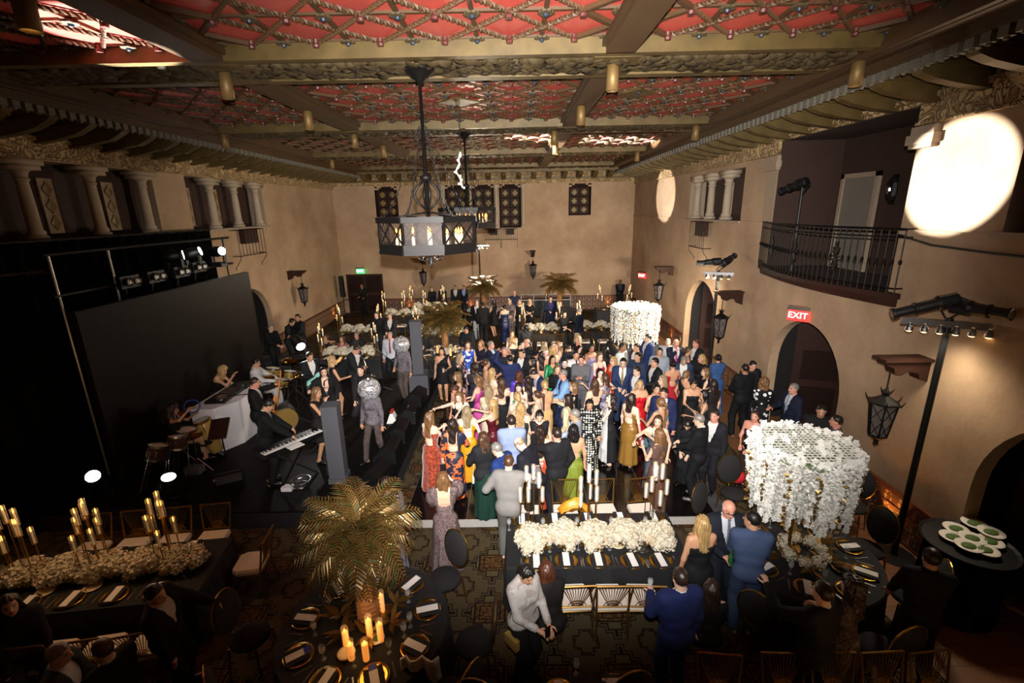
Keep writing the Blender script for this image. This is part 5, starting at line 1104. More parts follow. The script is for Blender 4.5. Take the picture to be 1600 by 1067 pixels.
# ================= palms
def frond_mesh(seed, ln, mats, nl=15, lw=.016):
    """arching feather frond: rachis along +x drooping, leaflets both sides"""
    rnd = random.Random(seed); mb = MB(); pts = []
    for i in range(8): t_ = i/7; pts.append(Vector((ln*t_*(1-.12*t_), 0, ln*(.42*t_-.62*t_*t_))))
    mb.tube(pts, [.012*(1-.8*i/7) for i in range(8)], 4)
    for i in range(nl):
        t_ = .1+.9*i/(nl-1); k = t_*7; a = min(6, int(k)); p = pts[a].lerp(pts[a+1], k-a); tg = (pts[a+1]-pts[a]).normalized(); L_ = ln*.34*(math.sin(PI*(.15+.8*t_))**.7)*rnd.uniform(.85, 1.1)
        for s_ in (-1, 1):
            d = (tg*.75+Vector((0, s_, -.12+rnd.uniform(-.1, .15)))).normalized(); up = Vector((0, 0, .012)); w_ = tg*lw*ln
            m_ = p+d*L_*.5+Vector((0, 0, .02)); e_ = p+d*L_+Vector((0, 0, -L_*.28)); mb.mi = 1 if rnd.random() < .07 else 0
            mb.add([p-w_*.6, p+w_*.6, m_+w_, e_, m_-w_], [(0, 1, 2, 4), (4, 2, 3)])
    mb.mi = 0; return mb.mesh('frond', mats)
def palm(x, y, z, trunk_h, ln, n, label, seed, nl=15):
    rnd = random.Random(seed); t = thing('gold_palm', label, 'palm tree', (x, y, z), 0, 'gold palm centrepieces'); mb = MB(); prof = []; k = int(trunk_h/.06)
    for i in range(k+1): zz = trunk_h*i/k; r = .1+.04*(1-i/k); prof += [(r*.9, zz), (r*1.06, zz+.035)]
    prof.append((.03, trunk_h+.1)); mb.lathe(prof, (0, 0, 0), 10); part('trunk', mb, 'palm_trunk', t)
    Ms = [frond_mesh(seed+i, ln*(1, .86, .72)[i], ['palm_gold', 'palm_green'], nl, .016 if nl > 14 else .034) for i in range(3)]
    for i in range(n):
        a = i*2.4+rnd.uniform(-.2, .2); q = i/n; el = 1.3-(2.3 if nl > 14 else 1.75)*q+rnd.uniform(-.15, .15); o = link('frond', Ms[i % 3], t, (.03*math.cos(a), .03*math.sin(a), trunk_h+.08-.08*q)); o.rotation_euler = (rnd.uniform(-.3, .3), -el*.75, a)
    return t
R1 = (-1.86, 4.5); round_table(R1[0], R1[1], .98, 'black clothed round table under the large gold palm in the foreground', 13)
ptop = aty(548, 862, R1[1]+.15); pm_ = palm(R1[0]+.02, R1[1]+.12, ZT, 1.14, .74, 84, 'large gold palm on the near round table', 40, 17)
for i in range(9):
    a = i*2*PI/9+.25; setting(R1[0]+.74*math.cos(a), R1[1]+.74*math.sin(a), ZT, a+PI/2, ORD[i]+' counter-clockwise from the right of the palm table', 'on the palm table', True, i in (5, 7))
for i, (u, v, h) in enumerate(((540, 1000, .2), (548, 1020, .2), (571, 1020, .22), (577, 985, .26), (594, 990, .24), (577, 950, .2), (596, 945, .24))):
    p = atz(u, v-2, ZT+h*.5); t = thing('pillar_candle', ORD[i]+' from the left of the lit pillar candles under the large palm' if i < 5 else ('left' if i == 5 else 'right')+' lit pillar candle tucked among the palm fronds', 'candle', (p[0], p[1], ZT), 0, 'lit pillar candles under the large palm')
    mb = MB(); mb.lathe([(.034, 0), (.034, h), (.03, h-.005), (.001, h-.012)], (0, 0, 0), 12, False); part('wax', mb, 'candle_pillar' if 'candle_pillar' in MATS else S('candle_pillar', (246, 206, 140), .5, 0, .05, 5, 0, (255, 150, 60), .8), t, True); mb = MB(); mb.lathe([(.003, h), (.01, h+.015), (.002, h+.045)], (0, 0, 0), 6); part('flame', mb, 'flame', t); mb = MB(); mb.lathe([(.042, 0), (.042, h+.06)], (0, 0, 0), 12, False); part('glass_sleeve', mb, 'glass', t, True)
point('palm_candle_glow', (R1[0]+.1, R1[1]-.35, ZT+.42), 4.5, (1, .58, .24), .12)
for i in range(7):
    a = i*2*PI/7+.5; o = link('leaf_spray', SPRAY, None, (R1[0]+.34*math.cos(a), R1[1]+.12+.3*math.sin(a), ZT+.03), a, scale=(1.6, 1.6, 1.6)); tag(o, ORD[i]+' gold leaf spray around the foot of the large palm', 'foliage', 'gold leaf sprays at the large palm')
p = atz(589, 997, ZT+.02); bread_plate(p[0], p[1], ZT, .09, 'white sauce dish with green olive beside the pillar candles', 'plate_white', None, 'salad_green'); p = atz(541, 1020, ZT+.02); bread_plate(p[0], p[1], ZT, .1, 'oval cream side plate below the pillar candles', 'bread_cream')
p = atz(632, 995, ZT); t = tag(link('tumbler', GLASS, None, (p[0], p[1], ZT+.003)), 'clear water tumbler right of the pillar candles', 'glass')
for i, (u, v, rz_) in enumerate(((384, 960, -1.1), (672, 970, 1.9), (672, 890, 2.4), (690, 1045, 1.2), (400, 1050, -.6), (560, 1100, .1), (610, 830, 2.9))):
    p = push(atz(u, v, .8), R1, 1.3); chair('oval', p[0], p[1], p[2], ['left', 'right', 'far right', 'lower right', 'lower left', 'lowest', 'far'][i]+' oval back chair around the palm table', 'oval back chairs around the palm table')
p = atz(655, 1035, .86); t = thing('white_jacket', 'white garment hung on the lower right chair of the palm table', 'garment', (p[0], p[1], .5)); mb = MB(); vs = []; fs = []
for i in range(8):
    for j in range(7): vs.append((-.2+.4*i/7, .04*math.sin(i*1.9)+.1*(j/6)**2, .42*(1-j/6)))
for i in range(7):
    for j in range(6): a = i*7+j; fs.append((a, a+7, a+8, a+1))
mb.add(vs, fs); o = part('cloth', mb, 'napkin_white', t, True); o.modifiers.new('s', 'SOLIDIFY').thickness = .02

# ================= wisteria canopies
def strand_mesh(seed, ln, mat, w_=.07, n=60, sz=.035):
    rnd = random.Random(seed); mb = MB()
    for i in range(n):
        q = (i+rnd.random())/n; z = -ln*q; ww = w_*(1-.75*q); a = rnd.uniform(0, 6.28); c = Vector((ww*rnd.uniform(.3, 1)*math.cos(a), ww*rnd.uniform(.3, 1)*math.sin(a), z)); d = Vector((rnd.uniform(-1, 1), rnd.uniform(-1, 1), rnd.uniform(-.6, .6))).normalized()*sz; e_ = d.orthogonal().normalized()*sz*.7
        mb.add([c-d, c-e_+Vector((0, 0, .008)), c+d, c+e_+Vector((0, 0, .008))], [(0, 1, 2, 3)])
    return mb.mesh('strand', mat)
def canopy(x, y, ztop, r, drop, label, seed, n=74, dens=80):
    rnd = random.Random(seed); t = thing('flower_canopy', label, 'flower canopy', (x, y, ZT), 0, 'white wisteria canopies on tall stands'); H = ztop-ZT
    mb = MB(); mb.lathe([(.16, 0), (.16, .02), (.022, .03), (.022, H-.05)], (0, 0, 0), 12); part('stand', mb, 'gold_metal', t)
    mb = MB(); mb.lathe([(r*.97, H-.08), (r, H-.05), (r*.96, H), (.001, H+.01)], (0, 0, 0), 28, False); part('frame', mb, 'moss_green', t)
    mb = MB()      # net of twigs on top
    for i in range(-9, 10):
        q = i/9.5*r*.93; hh = math.sqrt(max(0, (r*.93)**2-q*q))
        mb.bar((-hh, q+.02*math.sin(i), H+.02), (hh, q-.02, H+.02), .009, .009); mb.bar((q, -hh, H+.026), (q+.03, hh, H+.026), .009, .009)
    part('top_net', mb, 'wisteria_white', t)
    mb = MB()
    for i in range(420):
        a = rnd.uniform(0, 6.28); rr = r*(rnd.uniform(.9, 1.04) if i < 330 else math.sqrt(rnd.random())*.9); c = Vector((rr*math.cos(a), rr*math.sin(a), H+rnd.uniform(-.06, .06) if i < 330 else H+.03)); d = Vector((rnd.uniform(-1, 1), rnd.uniform(-1, 1), rnd.uniform(-.4, .4))).normalized()*.045; e_ = d.orthogonal().normalized()*.035; mb.add([c-d, c-e_, c+d, c+e_], [(0, 1, 2, 3)])
    o = part('rim_blossom', mb, 'wisteria_white', t); o['kind'] = 'stuff'
    Ms = [strand_mesh(seed+i, drop*f, 'wisteria_white', .085, int(dens*f*2), .03) for i, f in enumerate((1, .85, .7, .55))]; G = [strand_mesh(seed+9+i, drop*f, 'gold_leaf', .05, 26, .035) for i, f in enumerate((.8, .6))]
    for i in range(n):
        a = 2*PI*i/n*2+rnd.uniform(-.05, .05); rr = r*(1.0 if i < n/2 else .82)+rnd.uniform(-.03, .03); link('blossom_strand', Ms[rnd.randrange(4) if i < n/2 else rnd.randrange(2)], t, (rr*math.cos(a), rr*math.sin(a), H), rnd.uniform(0, 6))['kind'] = 'stuff'
    for i in range(13): a = 2*PI*i/13+.1; link('gold_vine', G[i % 2], t, (r*1.06*math.cos(a), r*1.06*math.sin(a), H-.12))['kind'] = 'stuff'
    return t
R2 = (3.98, 5.62); round_table(R2[0], R2[1], .98, 'black clothed round table under the near white flower canopy', 14)
zt_ = aty(1243, 700, R2[1])[2]; canopy(R2[0]-.12, R2[1]+.1, zt_, .62, .98, 'large white wisteria canopy over the near right table', 60, 130, 100)
for i in range(9):
    a = i*2*PI/9+.1; setting(R2[0]+.74*math.cos(a), R2[1]+.74*math.sin(a), ZT, a+PI/2, ORD[i]+' counter-clockwise from the right of the near canopy table', 'on the near canopy table', True)
for i in range(6): a = i*PI/3+.3; o = link('leaf_spray', SPRAY, None, (R2[0]+.34*math.cos(a), R2[1]+.34*math.sin(a), ZT+.03), a, scale=(1.8, 1.8, 1.8)); tag(o, ORD[i]+' gold leaf spray around the foot of the near canopy', 'foliage', 'gold leaf sprays at the near canopy')
for i in range(9): a = i*2*PI/9; o = link('loose_rose', BLOOMS[i % 4], None, (R2[0]+.26*math.cos(a), R2[1]-.05+.26*math.sin(a), ZT+.075), a); tag(o, ORD[i]+' white rose lying under the near flower canopy', 'rose', 'white roses under the near canopy')
for i, (u, v, k_) in enumerate(((1236, 860, 'left'), (1270, 848, 'right'))): p = atz(u, v, ZT); bread_plate(p[0], p[1], ZT, .1, 'cream side plate, %s one, on the near canopy table' % k_, 'bread_cream')
for i, (u, v, rz_) in enumerate(((1205, 925, -.35), (1330, 930, .7), (1385, 890, 1.4), (1355, 830, 2.1), (1115, 790, -1.9), (1150, 745, -2.5), (1335, 765, 2.6))):
    p = push(atz(u, v, .8), R2, 1.3); chair('oval', p[0], p[1], p[2], ['lower left', 'lower right', 'right', 'far right', 'left', 'far left', 'farthest'][i]+' oval back chair around the near canopy table', 'oval back chairs around the near canopy table')

# ================= service tray with salad plates
TR_ = (6.05, 5.4, 1.14); t = thing('tray_stand', 'black draped tray stand in front of the lower right arch', 'table', (TR_[0], TR_[1], .012)); mb = MB(); mb.lathe([(.46, 0), (.44, 1.02)], (0, 0, 0), 20, False); part('drape', mb, 'drape_black', t); mb = MB(); mb.lathe([(.02, 1.02), (.5, 1.03), (.52, 1.06), (.48, 1.04)], (0, 0, 0), 24); part('tray', mb, 'black_metal', t)
for i, (u, v) in enumerate(((1495, 822), (1523, 815), (1549, 830), (1490, 835), (1520, 838), (1514, 851), (1548, 842), (1540, 856))):
    p = atz(u, v, TR_[2]+.0); bread_plate(p[0], p[1], TR_[2]-.055+.012*(i % 3), .15, ORD[i]+' white plate of green salad on the service tray', 'plate_white', None, 'salad_green')

# ================= lower right corner table
rect_table(3.75, 2.9, 1.2, .42, 'dark table with lit candles cut by the lower right edge of the frame', 0, 15)
for i in range(3): candle_cluster(2.95+.85*i, 3.15, ZT, 5, .16, '%s from left on the lower right table' % ['one', 'two', 'three'][i], 'candlesticks on the lower right table', i+11, .1, .3, 2.2)
for i, (u, v) in enumerate(((1125, 1035), (1230, 1033), (1310, 1031), (1390, 1029), (1470, 1031))): p = atz(u, v, .92); chair('fan', p[0], max(p[1]-.28, 3.62), PI+.05*(i-2), ORD[i]+' fan back chair along the lower right table', 'fan back chairs at the lower right table')
for i, (u, v, rz_) in enumerate(((968, 1040, .25), (755, 1050, -.2))): p = atz(u, v, .85); chair('oval', p[0], p[1], rz_, 'black oval back chair %s at the bottom edge of the frame' % ['with a white bag', 'without a bag'][i], 'oval back chairs at the bottom edge')
round_table(.55, 3.25, .6, 'dark round table cut by the bottom edge of the frame', 16); setting(.38, 3.62, ZT, 0, 'at the bottom edge of the frame, centre', 'on the bottom edge table')
p = atz(960, 1050, .8); t = thing('white_bag', 'white quilted bag resting on a chair at the bottom edge', 'bag', (p[0], p[1], .51)); mb = MB(); mb.box(-.12, .12, -.04, .04, 0, .16); part('body', mb, 'napkin_white', t); mb = MB(); mb.tube([(-.1, 0, .16), (-.05, 0, .26), (.05, 0, .26), (.1, 0, .16)], .006, 5); part('strap', mb, 'gold_metal', t)

# ================= far tables
def far_table(u, v, hx, where, seed, clusters=2, hy=.5, nf=3, chairs_=True):
    p = atz(u, v, ZT+.15); x, y = p[0], p[1]; rect_table(x, y, hx, hy, 'black clothed rectangular table '+where, 0, seed)
    for i in range(nf): arrangement(x-hx*.75+1.5*hx*(i+.5)/nf, y, ZT, hx*.75/nf*.9, .25, .22, 14, ORD[i]+' bloom mound on the table '+where, 'white bloom mounds on far tables', seed*7+i, True)
    for i in range(clusters): candle_cluster(x-hx*.8+1.6*hx*(i/(max(1, clusters-1))), y+.05, ZT, 5, .13, '%s of the table %s' % (['left', 'right', 'middle'][i if clusters < 3 else (0, 2, 1)[i]], where), 'candlesticks on far tables', seed+i*3, .4, .95, 1.5)
    for i in range(3): setting(x-hx*.6+hx*1.2*i/2, y-hy+.2, ZT, 0, ORD[i]+' place at the table '+where, 'on far tables', True, False, False)
    if chairs_:
        for i in range(3): chair('fan', x-hx*.65+hx*1.3*i/2, y-hy-.3, 0, ORD[i]+' fan back chair before the table '+where, 'fan back chairs at far tables')
    return x, y
far_table(545, 550, 1.15, 'behind the saxophonist', 71, 2, .5, 4, False); far_table(562, 514, 1.0, 'near the back left door', 72, 2); far_table(632, 488, 1.2, 'left of the far palms', 73, 3); far_table(690, 517, 1.25, 'behind the middle palm', 74, 1)
far_table(845, 512, .9, 'below the right back palm', 75, 2); far_table(938, 508, 1.1, 'beside the far canopy', 76, 1); far_table(668, 478, 1.0, 'under the back wall', 77, 2, .45, 3, False); far_table(960, 478, .9, 'at the back right wall', 78, 2, .45, 0, False)
RP = atz(697, 552, ZT); round_table(RP[0], RP[1], .9, 'black clothed round table under the middle gold palm', 17); zz = aty(697, 500, RP[1])[2]; palm(RP[0], RP[1], ZT, zz-ZT-.05, .95, 56, 'middle gold palm left of the crowd', 43, 11)
for i in range(7): a = i*2*PI/7; setting(RP[0]+.68*math.cos(a), RP[1]+.68*math.sin(a), ZT, a+PI/2, ORD[i]+' counter-clockwise from the right of the middle palm table', 'on the middle palm table', True, False, False)
for i in range(5): a = i*2*PI/5+.3; t = thing('pillar_candle', ORD[i]+' lit pillar candle around the middle gold palm', 'candle', (RP[0]+.33*math.cos(a), RP[1]+.33*math.sin(a), ZT), 0, 'lit pillar candles at the middle palm'); mb = MB(); mb.lathe([(.035, 0), (.035, .2), (.001, .2)], (0, 0, 0), 10, False); part('wax', mb, 'candle_pillar', t); mb = MB(); mb.lathe([(.003, .2), (.012, .22), (.002, .25)], (0, 0, 0), 6); part('flame', mb, 'flame', t)
arrangement(RP[0], RP[1], ZT, .34, .3, .14, 12, 'ring of pale blooms around the foot of the middle palm', 'white bloom mounds on far tables', 98, True)
for i in range(4): a = -PI/2+(-1.5+i)*.8; chair('oval', RP[0]+1.2*math.cos(a), RP[1]+1.2*math.sin(a), a+PI/2, ORD[i]+' oval back chair from the left at the middle palm table', 'oval back chairs at the middle palm table')
for k_, (u, vb, vc) in (('left', (756, 492, 450)), ('right', (874, 492, 447))):
    p = atz(u, vb-8, ZT); round_table(p[0], p[1], .85, 'black clothed round table under the %s back palm' % k_, 18); zz = aty(u, vc, p[1])[2]; palm(p[0], p[1], ZT, zz-ZT-.05, 1.0, 48, 'gold palm before the back wall, %s one' % k_, 45 if k_ == 'left' else 48, 10)
p = atz(1000, 548, ZT); RF = (p[0], p[1]+.9); round_table(RF[0], RF[1], .95, 'black clothed round table under the far white flower canopy', 19); zt_ = aty(1001, 479, RF[1])[2]; canopy(RF[0], RF[1], zt_, .8, 1.35, 'white wisteria canopy at the far end behind the crowd', 63, 90, 46)
for i in range(10): a = i*2*PI/10; o = link('loose_rose', BLOOMS_S[i % 2], None, (RF[0]+.3*math.cos(a), RF[1]+.3*math.sin(a), ZT+.08), a); tag(o, ORD[i]+' white rose lying under the far flower canopy', 'rose', 'white roses under the far canopy')
for i in range(5): a = -PI/2+(-2+i)*.7; chair('oval', RF[0]+1.3*math.cos(a), RF[1]+1.3*math.sin(a), a+PI/2, ORD[i]+' oval back chair from the left at the far canopy table', 'oval back chairs at the far canopy table')
# drinks table by the back wall
p = atz(862, 492, .9); t = thing('sound_desk', 'black equipment desk with pale rails before the back wall', 'desk', (p[0], 24.9, 0)); mb = MB(); mb.box(-1.3, 1.3, -.35, .35, 0, .85); part('body', mb, 'black_metal', t)
for z in (.86, 1.15): mb = MB(); mb.tube([(-1.3, -.36, z), (1.3, -.36, z)], .025, 5); part('rail', mb, 'silver_trim', t)
for i in range(5): mb = MB(); mb.tube([(-1.3+.65*i, -.36, .5), (-1.3+.65*i, -.36, 1.15)], .02, 5); part('post', mb, 'silver_trim', t)
# ================================================================== PEOPLE: bodies, clothes and hair grown from distance fields
def surf_nets(F, xs, ys, zs):
    """naive surface nets on a rectilinear grid; returns vertices and quads"""
    S_ = F < 0
    nx, ny, nz = F.shape
    c = S_[:-1, :-1, :-1].astype(np.int8)
    acc = np.zeros((nx-1, ny-1, nz-1), np.int8)
    for i in (0, 1):
        for j in (0, 1):
            for k in (0, 1): acc += S_[i:nx-1+i, j:ny-1+j, k:nz-1+k]
    act = (acc > 0) & (acc < 8)
    I, J, K = np.nonzero(act)
    if len(I) == 0: return np.zeros((0, 3)), np.zeros((0, 4), int)
    idx = -np.ones(act.shape, np.int64); idx[I, J, K] = np.arange(len(I))
    X = np.stack([xs[I], ys[J], zs[K]], 1); X1 = np.stack([xs[I+1], ys[J+1], zs[K+1]], 1)
    s = np.zeros((len(I), 3)); n = np.zeros(len(I))
    corners = [(i, j, k) for i in (0, 1) for j in (0, 1) for k in (0, 1)]
    val = {cc: F[I+cc[0], J+cc[1], K+cc[2]] for cc in corners}
    for a in corners:
        for ax in range(3):
            if a[ax]: continue
            b = list(a); b[ax] = 1; b = tuple(b); fa, fb = val[a], val[b]; m = (fa < 0) != (fb < 0)
            if not m.any(): continue
            t = fa[m]/(fa[m]-fb[m]); p = np.empty((m.sum(), 3))
            for q in range(3):
                p[:, q] = X[m, q]+(X1[m, q]-X[m, q])*(t if q == ax else a[q])
            s[m] += p; n[m] += 1
    V = s/n[:, None]
    Q = []
    for ax in range(3):
        sl0 = [slice(None)]*3; sl1 = [slice(None)]*3; sl0[ax] = slice(0, -1); sl1[ax] = slice(1, None)
        m = S_[tuple(sl0)] != S_[tuple(sl1)]
        E = np.array(np.nonzero(m)); o = [q for q in range(3) if q != ax]
        ok = (E[o[0]] > 0) & (E[o[1]] > 0) & (E[o[0]] < F.shape[o[0]]-1) & (E[o[1]] < F.shape[o[1]]-1); E = E[:, ok]
        if E.shape[1] == 0: continue
        ins = S_[tuple(E)]
        def cell(d0, d1): e = E.copy(); e[o[0]] -= d0; e[o[1]] -= d1; return idx[tuple(e)]
        q = np.stack([cell(1, 1), cell(0, 1), cell(0, 0), cell(1, 0)], 1)
        flip = ins if ax != 1 else ~ins
        q[~flip] = q[~flip][:, ::-1]; Q.append(q)
    return V, np.concatenate(Q)
class Field:
    def __init__(s, xs, ys, zs): s.x, s.y, s.z = xs, ys, zs; s.F = np.full((len(xs), len(ys), len(zs)), .2, np.float32)
    def sl(s, lo, hi, m):
        r = []
        for g, a, b in zip((s.x, s.y, s.z), lo, hi): r.append(slice(max(0, np.searchsorted(g, a-m)-1), min(len(g), np.searchsorted(g, b+m)+1)))
        return tuple(r)
    def grid(s, q): return s.x[q[0]][:, None, None], s.y[q[1]][None, :, None], s.z[q[2]][None, None, :]
    def comb(s, q, d, k):
        A = s.F[q]
        h = np.clip(.5+.5*(d-A)/k, 0, 1); s.F[q] = d*(1-h)+A*h-k*h*(1-h)
    def cap(s, a, b, ra, rb, k=.03):
        a = np.array(a, float); b = np.array(b, float); R = max(ra, rb); q = s.sl(np.minimum(a, b)-R, np.maximum(a, b)+R, .07)
        x, y, z = s.grid(q); ab = b-a; L2 = max(ab@ab, 1e-9)
        t = np.clip(((x-a[0])*ab[0]+(y-a[1])*ab[1]+(z-a[2])*ab[2])/L2, 0, 1)
        d = np.sqrt((x-a[0]-t*ab[0])**2+(y-a[1]-t*ab[1])**2+(z-a[2]-t*ab[2])**2)-(ra+(rb-ra)*t)
        s.comb(q, d.astype(np.float32), k)
    def ell(s, c, r, M, k=.02, sub=False):
        """ellipsoid with local axes = columns of M"""
        c = np.array(c, float); R = max(r); q = s.sl(c-R, c+R, .05); x, y, z = s.grid(q); dx, dy, dz = x-c[0], y-c[1], z-c[2]
        l = [(dx*M[0, i]+dy*M[1, i]+dz*M[2, i])/r[i] for i in range(3)]; d = ((np.sqrt(l[0]**2+l[1]**2+l[2]**2)-1)*min(r)).astype(np.float32)
        if sub:
            A = s.F[q]; h = np.clip(.5-.5*(A+d)/k, 0, 1); s.F[q] = A*(1-h)-d*h+k*h*(1-h)
        else: s.comb(q, d, k)
    def mesh(s): return surf_nets(s.F, s.x, s.y, s.z)
def lines(lo, hi, st, fine=None):
    if fine is None: return np.arange(lo, hi+st, st)
    a, b, f = fine; return np.concatenate([np.arange(lo, a, st), np.arange(max(a, lo), b, f), np.arange(b, hi+st, st)]) if a > lo else np.concatenate([np.arange(lo, b, f), np.arange(b, hi+st, st)])
def rotx(t): c, s_ = math.cos(t), math.sin(t); return np.array([[1, 0, 0], [0, c, -s_], [0, s_, c]])
def roty(t): c, s_ = math.cos(t), math.sin(t); return np.array([[c, 0, s_], [0, 1, 0], [-s_, 0, c]])
def rotz(t): c, s_ = math.cos(t), math.sin(t); return np.array([[c, -s_, 0], [s_, c, 0], [0, 0, 1]])
def ik(a, c, l1, l2, pole):
    a, c, pole = (np.array(q, float) for q in (a, c, pole)); d = c-a; L_ = np.linalg.norm(d); L_ = max(L_, abs(l1-l2)+.01)
    if L_ > (l1+l2)*.995: c = a+d/np.linalg.norm(d)*(l1+l2)*.995; d = c-a; L_ = np.linalg.norm(d)
    u = d/np.linalg.norm(d); p = pole-u*(pole@u); p = p/(np.linalg.norm(p)+1e-9); x = (l1*l1-l2*l2+L_*L_)/(2*L_); y = math.sqrt(max(0, l1*l1-x*x)); return a+u*x+p*y, c
ARMS = {  # (left hand, right hand) in body heights; +x is the person's right, +y forward
    'down': ((-.14, .03, .50), (.14, .03, .50)), 'drinkR': ((-.14, .02, .50), (.09, .19, .66)), 'drinkL': ((-.09, .19, .66), (.14, .02, .50)), 'front': ((-.05, .19, .60), (.05, .19, .62)), 'clap': ((-.02, .2, .72), (.02, .2, .73)),
    'upR': ((-.13, .12, .6), (.17, .08, 1.03)), 'upL': ((-.17, .08, 1.03), (.13, .12, .6)), 'upB': ((-.16, .1, 1.04), (.16, .1, 1.04)), 'pointR': ((-.1, .16, .6), (.15, .14, 1.0)), 'hug': ((-.1, .27, .8), (.1, .27, .78)), 'hugL': ((-.1, .27, .82), (.14, .03, .52)), 'hipR': ((-.14, .02, .5), (.14, .04, .57)),
    'reachR': ((-.13, .03, .52), (.22, .24, .76)), 'selfie': ((-.13, .06, .52), (.30, .12, .78)), 'phone': ((-.03, .17, .7), (.04, .18, .84)), 'dance1': ((-.22, .13, .7), (.2, .12, .84)), 'dance2': ((-.2, .12, .9), (.18, .16, .66)), 'keys': ((-.09, .25, .6), (.11, .25, .6)), 'guitar': ((-.26, .17, .78), (.05, .15, .63)), 'sax': ((-.03, .15, .66), (.05, .17, .52)),
    'drums': ((-.1, .25, .62), (.12, .25, .66)), 'lap': ((-.05, .2, .44), (.05, .2, .44)), 'head': ((-.08, .13, .9), (.14, .05, .55)), 'mic': ((-.12, .08, .55), (.04, .14, .82)), 'fold': ((.03, .12, .63), (-.03, .14, .61)), 'tamb': ((-.05, .2, .8), (.12, .18, .92)), 'behind': ((-.05, -.1, .56), (.05, -.1, .56)), 'table': ((-.1, .27, .46), (.1, .27, .46)), 'point': ((-.14, .03, .5), (-.02, .3, .84)),
    'pockets': ((-.11, .05, .5), (.11, .05, .5)), 'wave': ((-.13, .05, .52), (.13, .2, .86)), 'lean': ((-.16, .3, .5), (.14, .06, .5))}
LEGS = {'stand': ((-.055, 0), (.055, .01)), 'walk': ((-.055, .08), (.05, -.09)), 'wide': ((-.1, 0), (.1, .02)), 'contra': ((-.05, .06), (.06, -.02)), 'sit': ((-.07, .27), (.07, .27)), 'step': ((-.09, -.04), (.08, .12)), 'crouch': ((-.08, .12), (.09, -.1))}
def skeleton(h, sex, arms, legs, lean, side, hyaw, hpitch, htilt=0):
    J = {}; f = sex == 'f'; sh = (.093 if f else .106)*h; hipz = .52*h
    if legs == 'sit': hipz = .30*h
    if legs == 'crouch': hipz = .33*h
    O = np.array([0, 0, hipz]); R = rotx(-math.radians(lean)) @ roty(math.radians(side))
    def T(x, y, z): return O+R @ (np.array([x*h, y*h, z*h])-np.array([0, 0, .52*h]))
    J['T'] = T; J['R'] = R; J['O'] = O; J['hipz'] = hipz; J['h'] = h; J['f'] = f
    J['neck'] = T(0, -.008, .845); J['chest'] = T(0, 0, .73); J['waist'] = T(0, .002, .625)
    for s_, n in ((-1, 'L'), (1, 'R')):
        J['sh'+n] = T(s_*sh/h, -.005, .815); hip = O+np.array([s_*.05*h, 0, 0]); J['hip'+n] = hip
        fx, fy = LEGS[legs][0 if s_ < 0 else 1]; ank = np.array([fx*h, fy*h-.012*h, .045*h]); kn, ank = ik(hip, ank, .245*h, .245*h, (s_*.12, 1, 0)); J['kn'+n] = kn; J['an'+n] = ank
        fd = np.array([s_*.25, 1, 0]); fd = fd/np.linalg.norm(fd); J['toe'+n] = ank+fd*.085*h+np.array([0, 0, -.025*h]); J['heel'+n] = ank-fd*.025*h+np.array([0, 0, -.025*h])
        tx, ty, tz = arms[0 if s_ < 0 else 1]; tgt = T(tx, ty, tz); el, wr_ = ik(J['sh'+n], tgt, .172*h, .148*h, R @ np.array([s_*.55, -.7, -.45])); J['el'+n] = el; J['wr'+n] = wr_; J['hd'+n] = (wr_-el)/np.linalg.norm(wr_-el)
    HR = R @ rotz(math.radians(-hyaw)) @ rotx(-math.radians(hpitch)) @ roty(math.radians(htilt)); J['HR'] = HR; J['hc'] = J['neck']+R @ np.array([0, .004*h, .02*h])+HR @ np.array([0, .012*h, .065*h]); J['hr'] = HR
    return J
def torso(Fd, J, g=0.0, k=.04):
    """chest, waist, hips with offset g"""
    h, T, f = J['h'], J['T'], J['f']; w_ = (.068 if f else .082); wa = (.045 if f else .062); hp = (.062 if f else .056)
    Fd.cap(T(-w_*.8, 0, .775), T(w_*.8, 0, .775), .05*h+g, .05*h+g, k); Fd.cap(T(-w_*.72, .004, .72), T(w_*.72, .004, .72), (.056 if not f else .05)*h+g, (.056 if not f else .05)*h+g, k)
    Fd.cap(T(-wa*.62, .004, .64), T(wa*.62, .004, .64), (.056 if not f else .047)*h+g, (.056 if not f else .047)*h+g, k)
    for s_ in (-1, 1):
        Fd.cap(T(0, -.01, .83), T(s_*(.08 if f else .094), -.006, .815), .03*h+g, .03*h+g, k)
        if f: Fd.cap(T(s_*.034, .04, .735), T(s_*.034, .042, .73), .03*h+g, .03*h+g, .025)
    O, R = J['O'], J['R']; a = O+np.array([-hp*h*.7, -.006*h, .01*h]); b = O+np.array([hp*h*.7, -.006*h, .01*h]); Fd.cap(a, b, .062*h+g, .062*h+g, k); Fd.cap(J['waist'], O, .05*h+g, .055*h+g, k)
def arm(Fd, J, n, g=0.0, upto=1.0, k=.03, slim=1.0):
    h = J['h']; q = (.8 if J['f'] else 1.0)*slim
    Fd.cap(J['sh'+n], J['el'+n], .031*h*q+g, .024*h*q+g, k)
    if upto > .5: e = J['el'+n]+(J['wr'+n]-J['el'+n])*min(1, (upto-.5)*2); Fd.cap(J['el'+n], e, .024*h*q+g, (.0165 if upto >= 1 else .02)*h*q+g, k)
def leg(Fd, J, n, g=0.0, k=.03, to=1.0):
    h = J['h']; f = J['f']; Fd.cap(J['hip'+n], J['kn'+n], (.05 if f else .052)*h+g, .033*h+g, k); e = J['kn'+n]+(J['an'+n]-J['kn'+n])*to; Fd.cap(J['kn'+n], e, .032*h+g, (.0205 if to > .9 else .026)*h+g, k)
def bounds(J, m):
    P = np.array([J[k_] for k_ in J if isinstance(J[k_], np.ndarray) and J[k_].shape == (3,)]); h = J['h']; return P.min(0)-m, P.max(0)+m
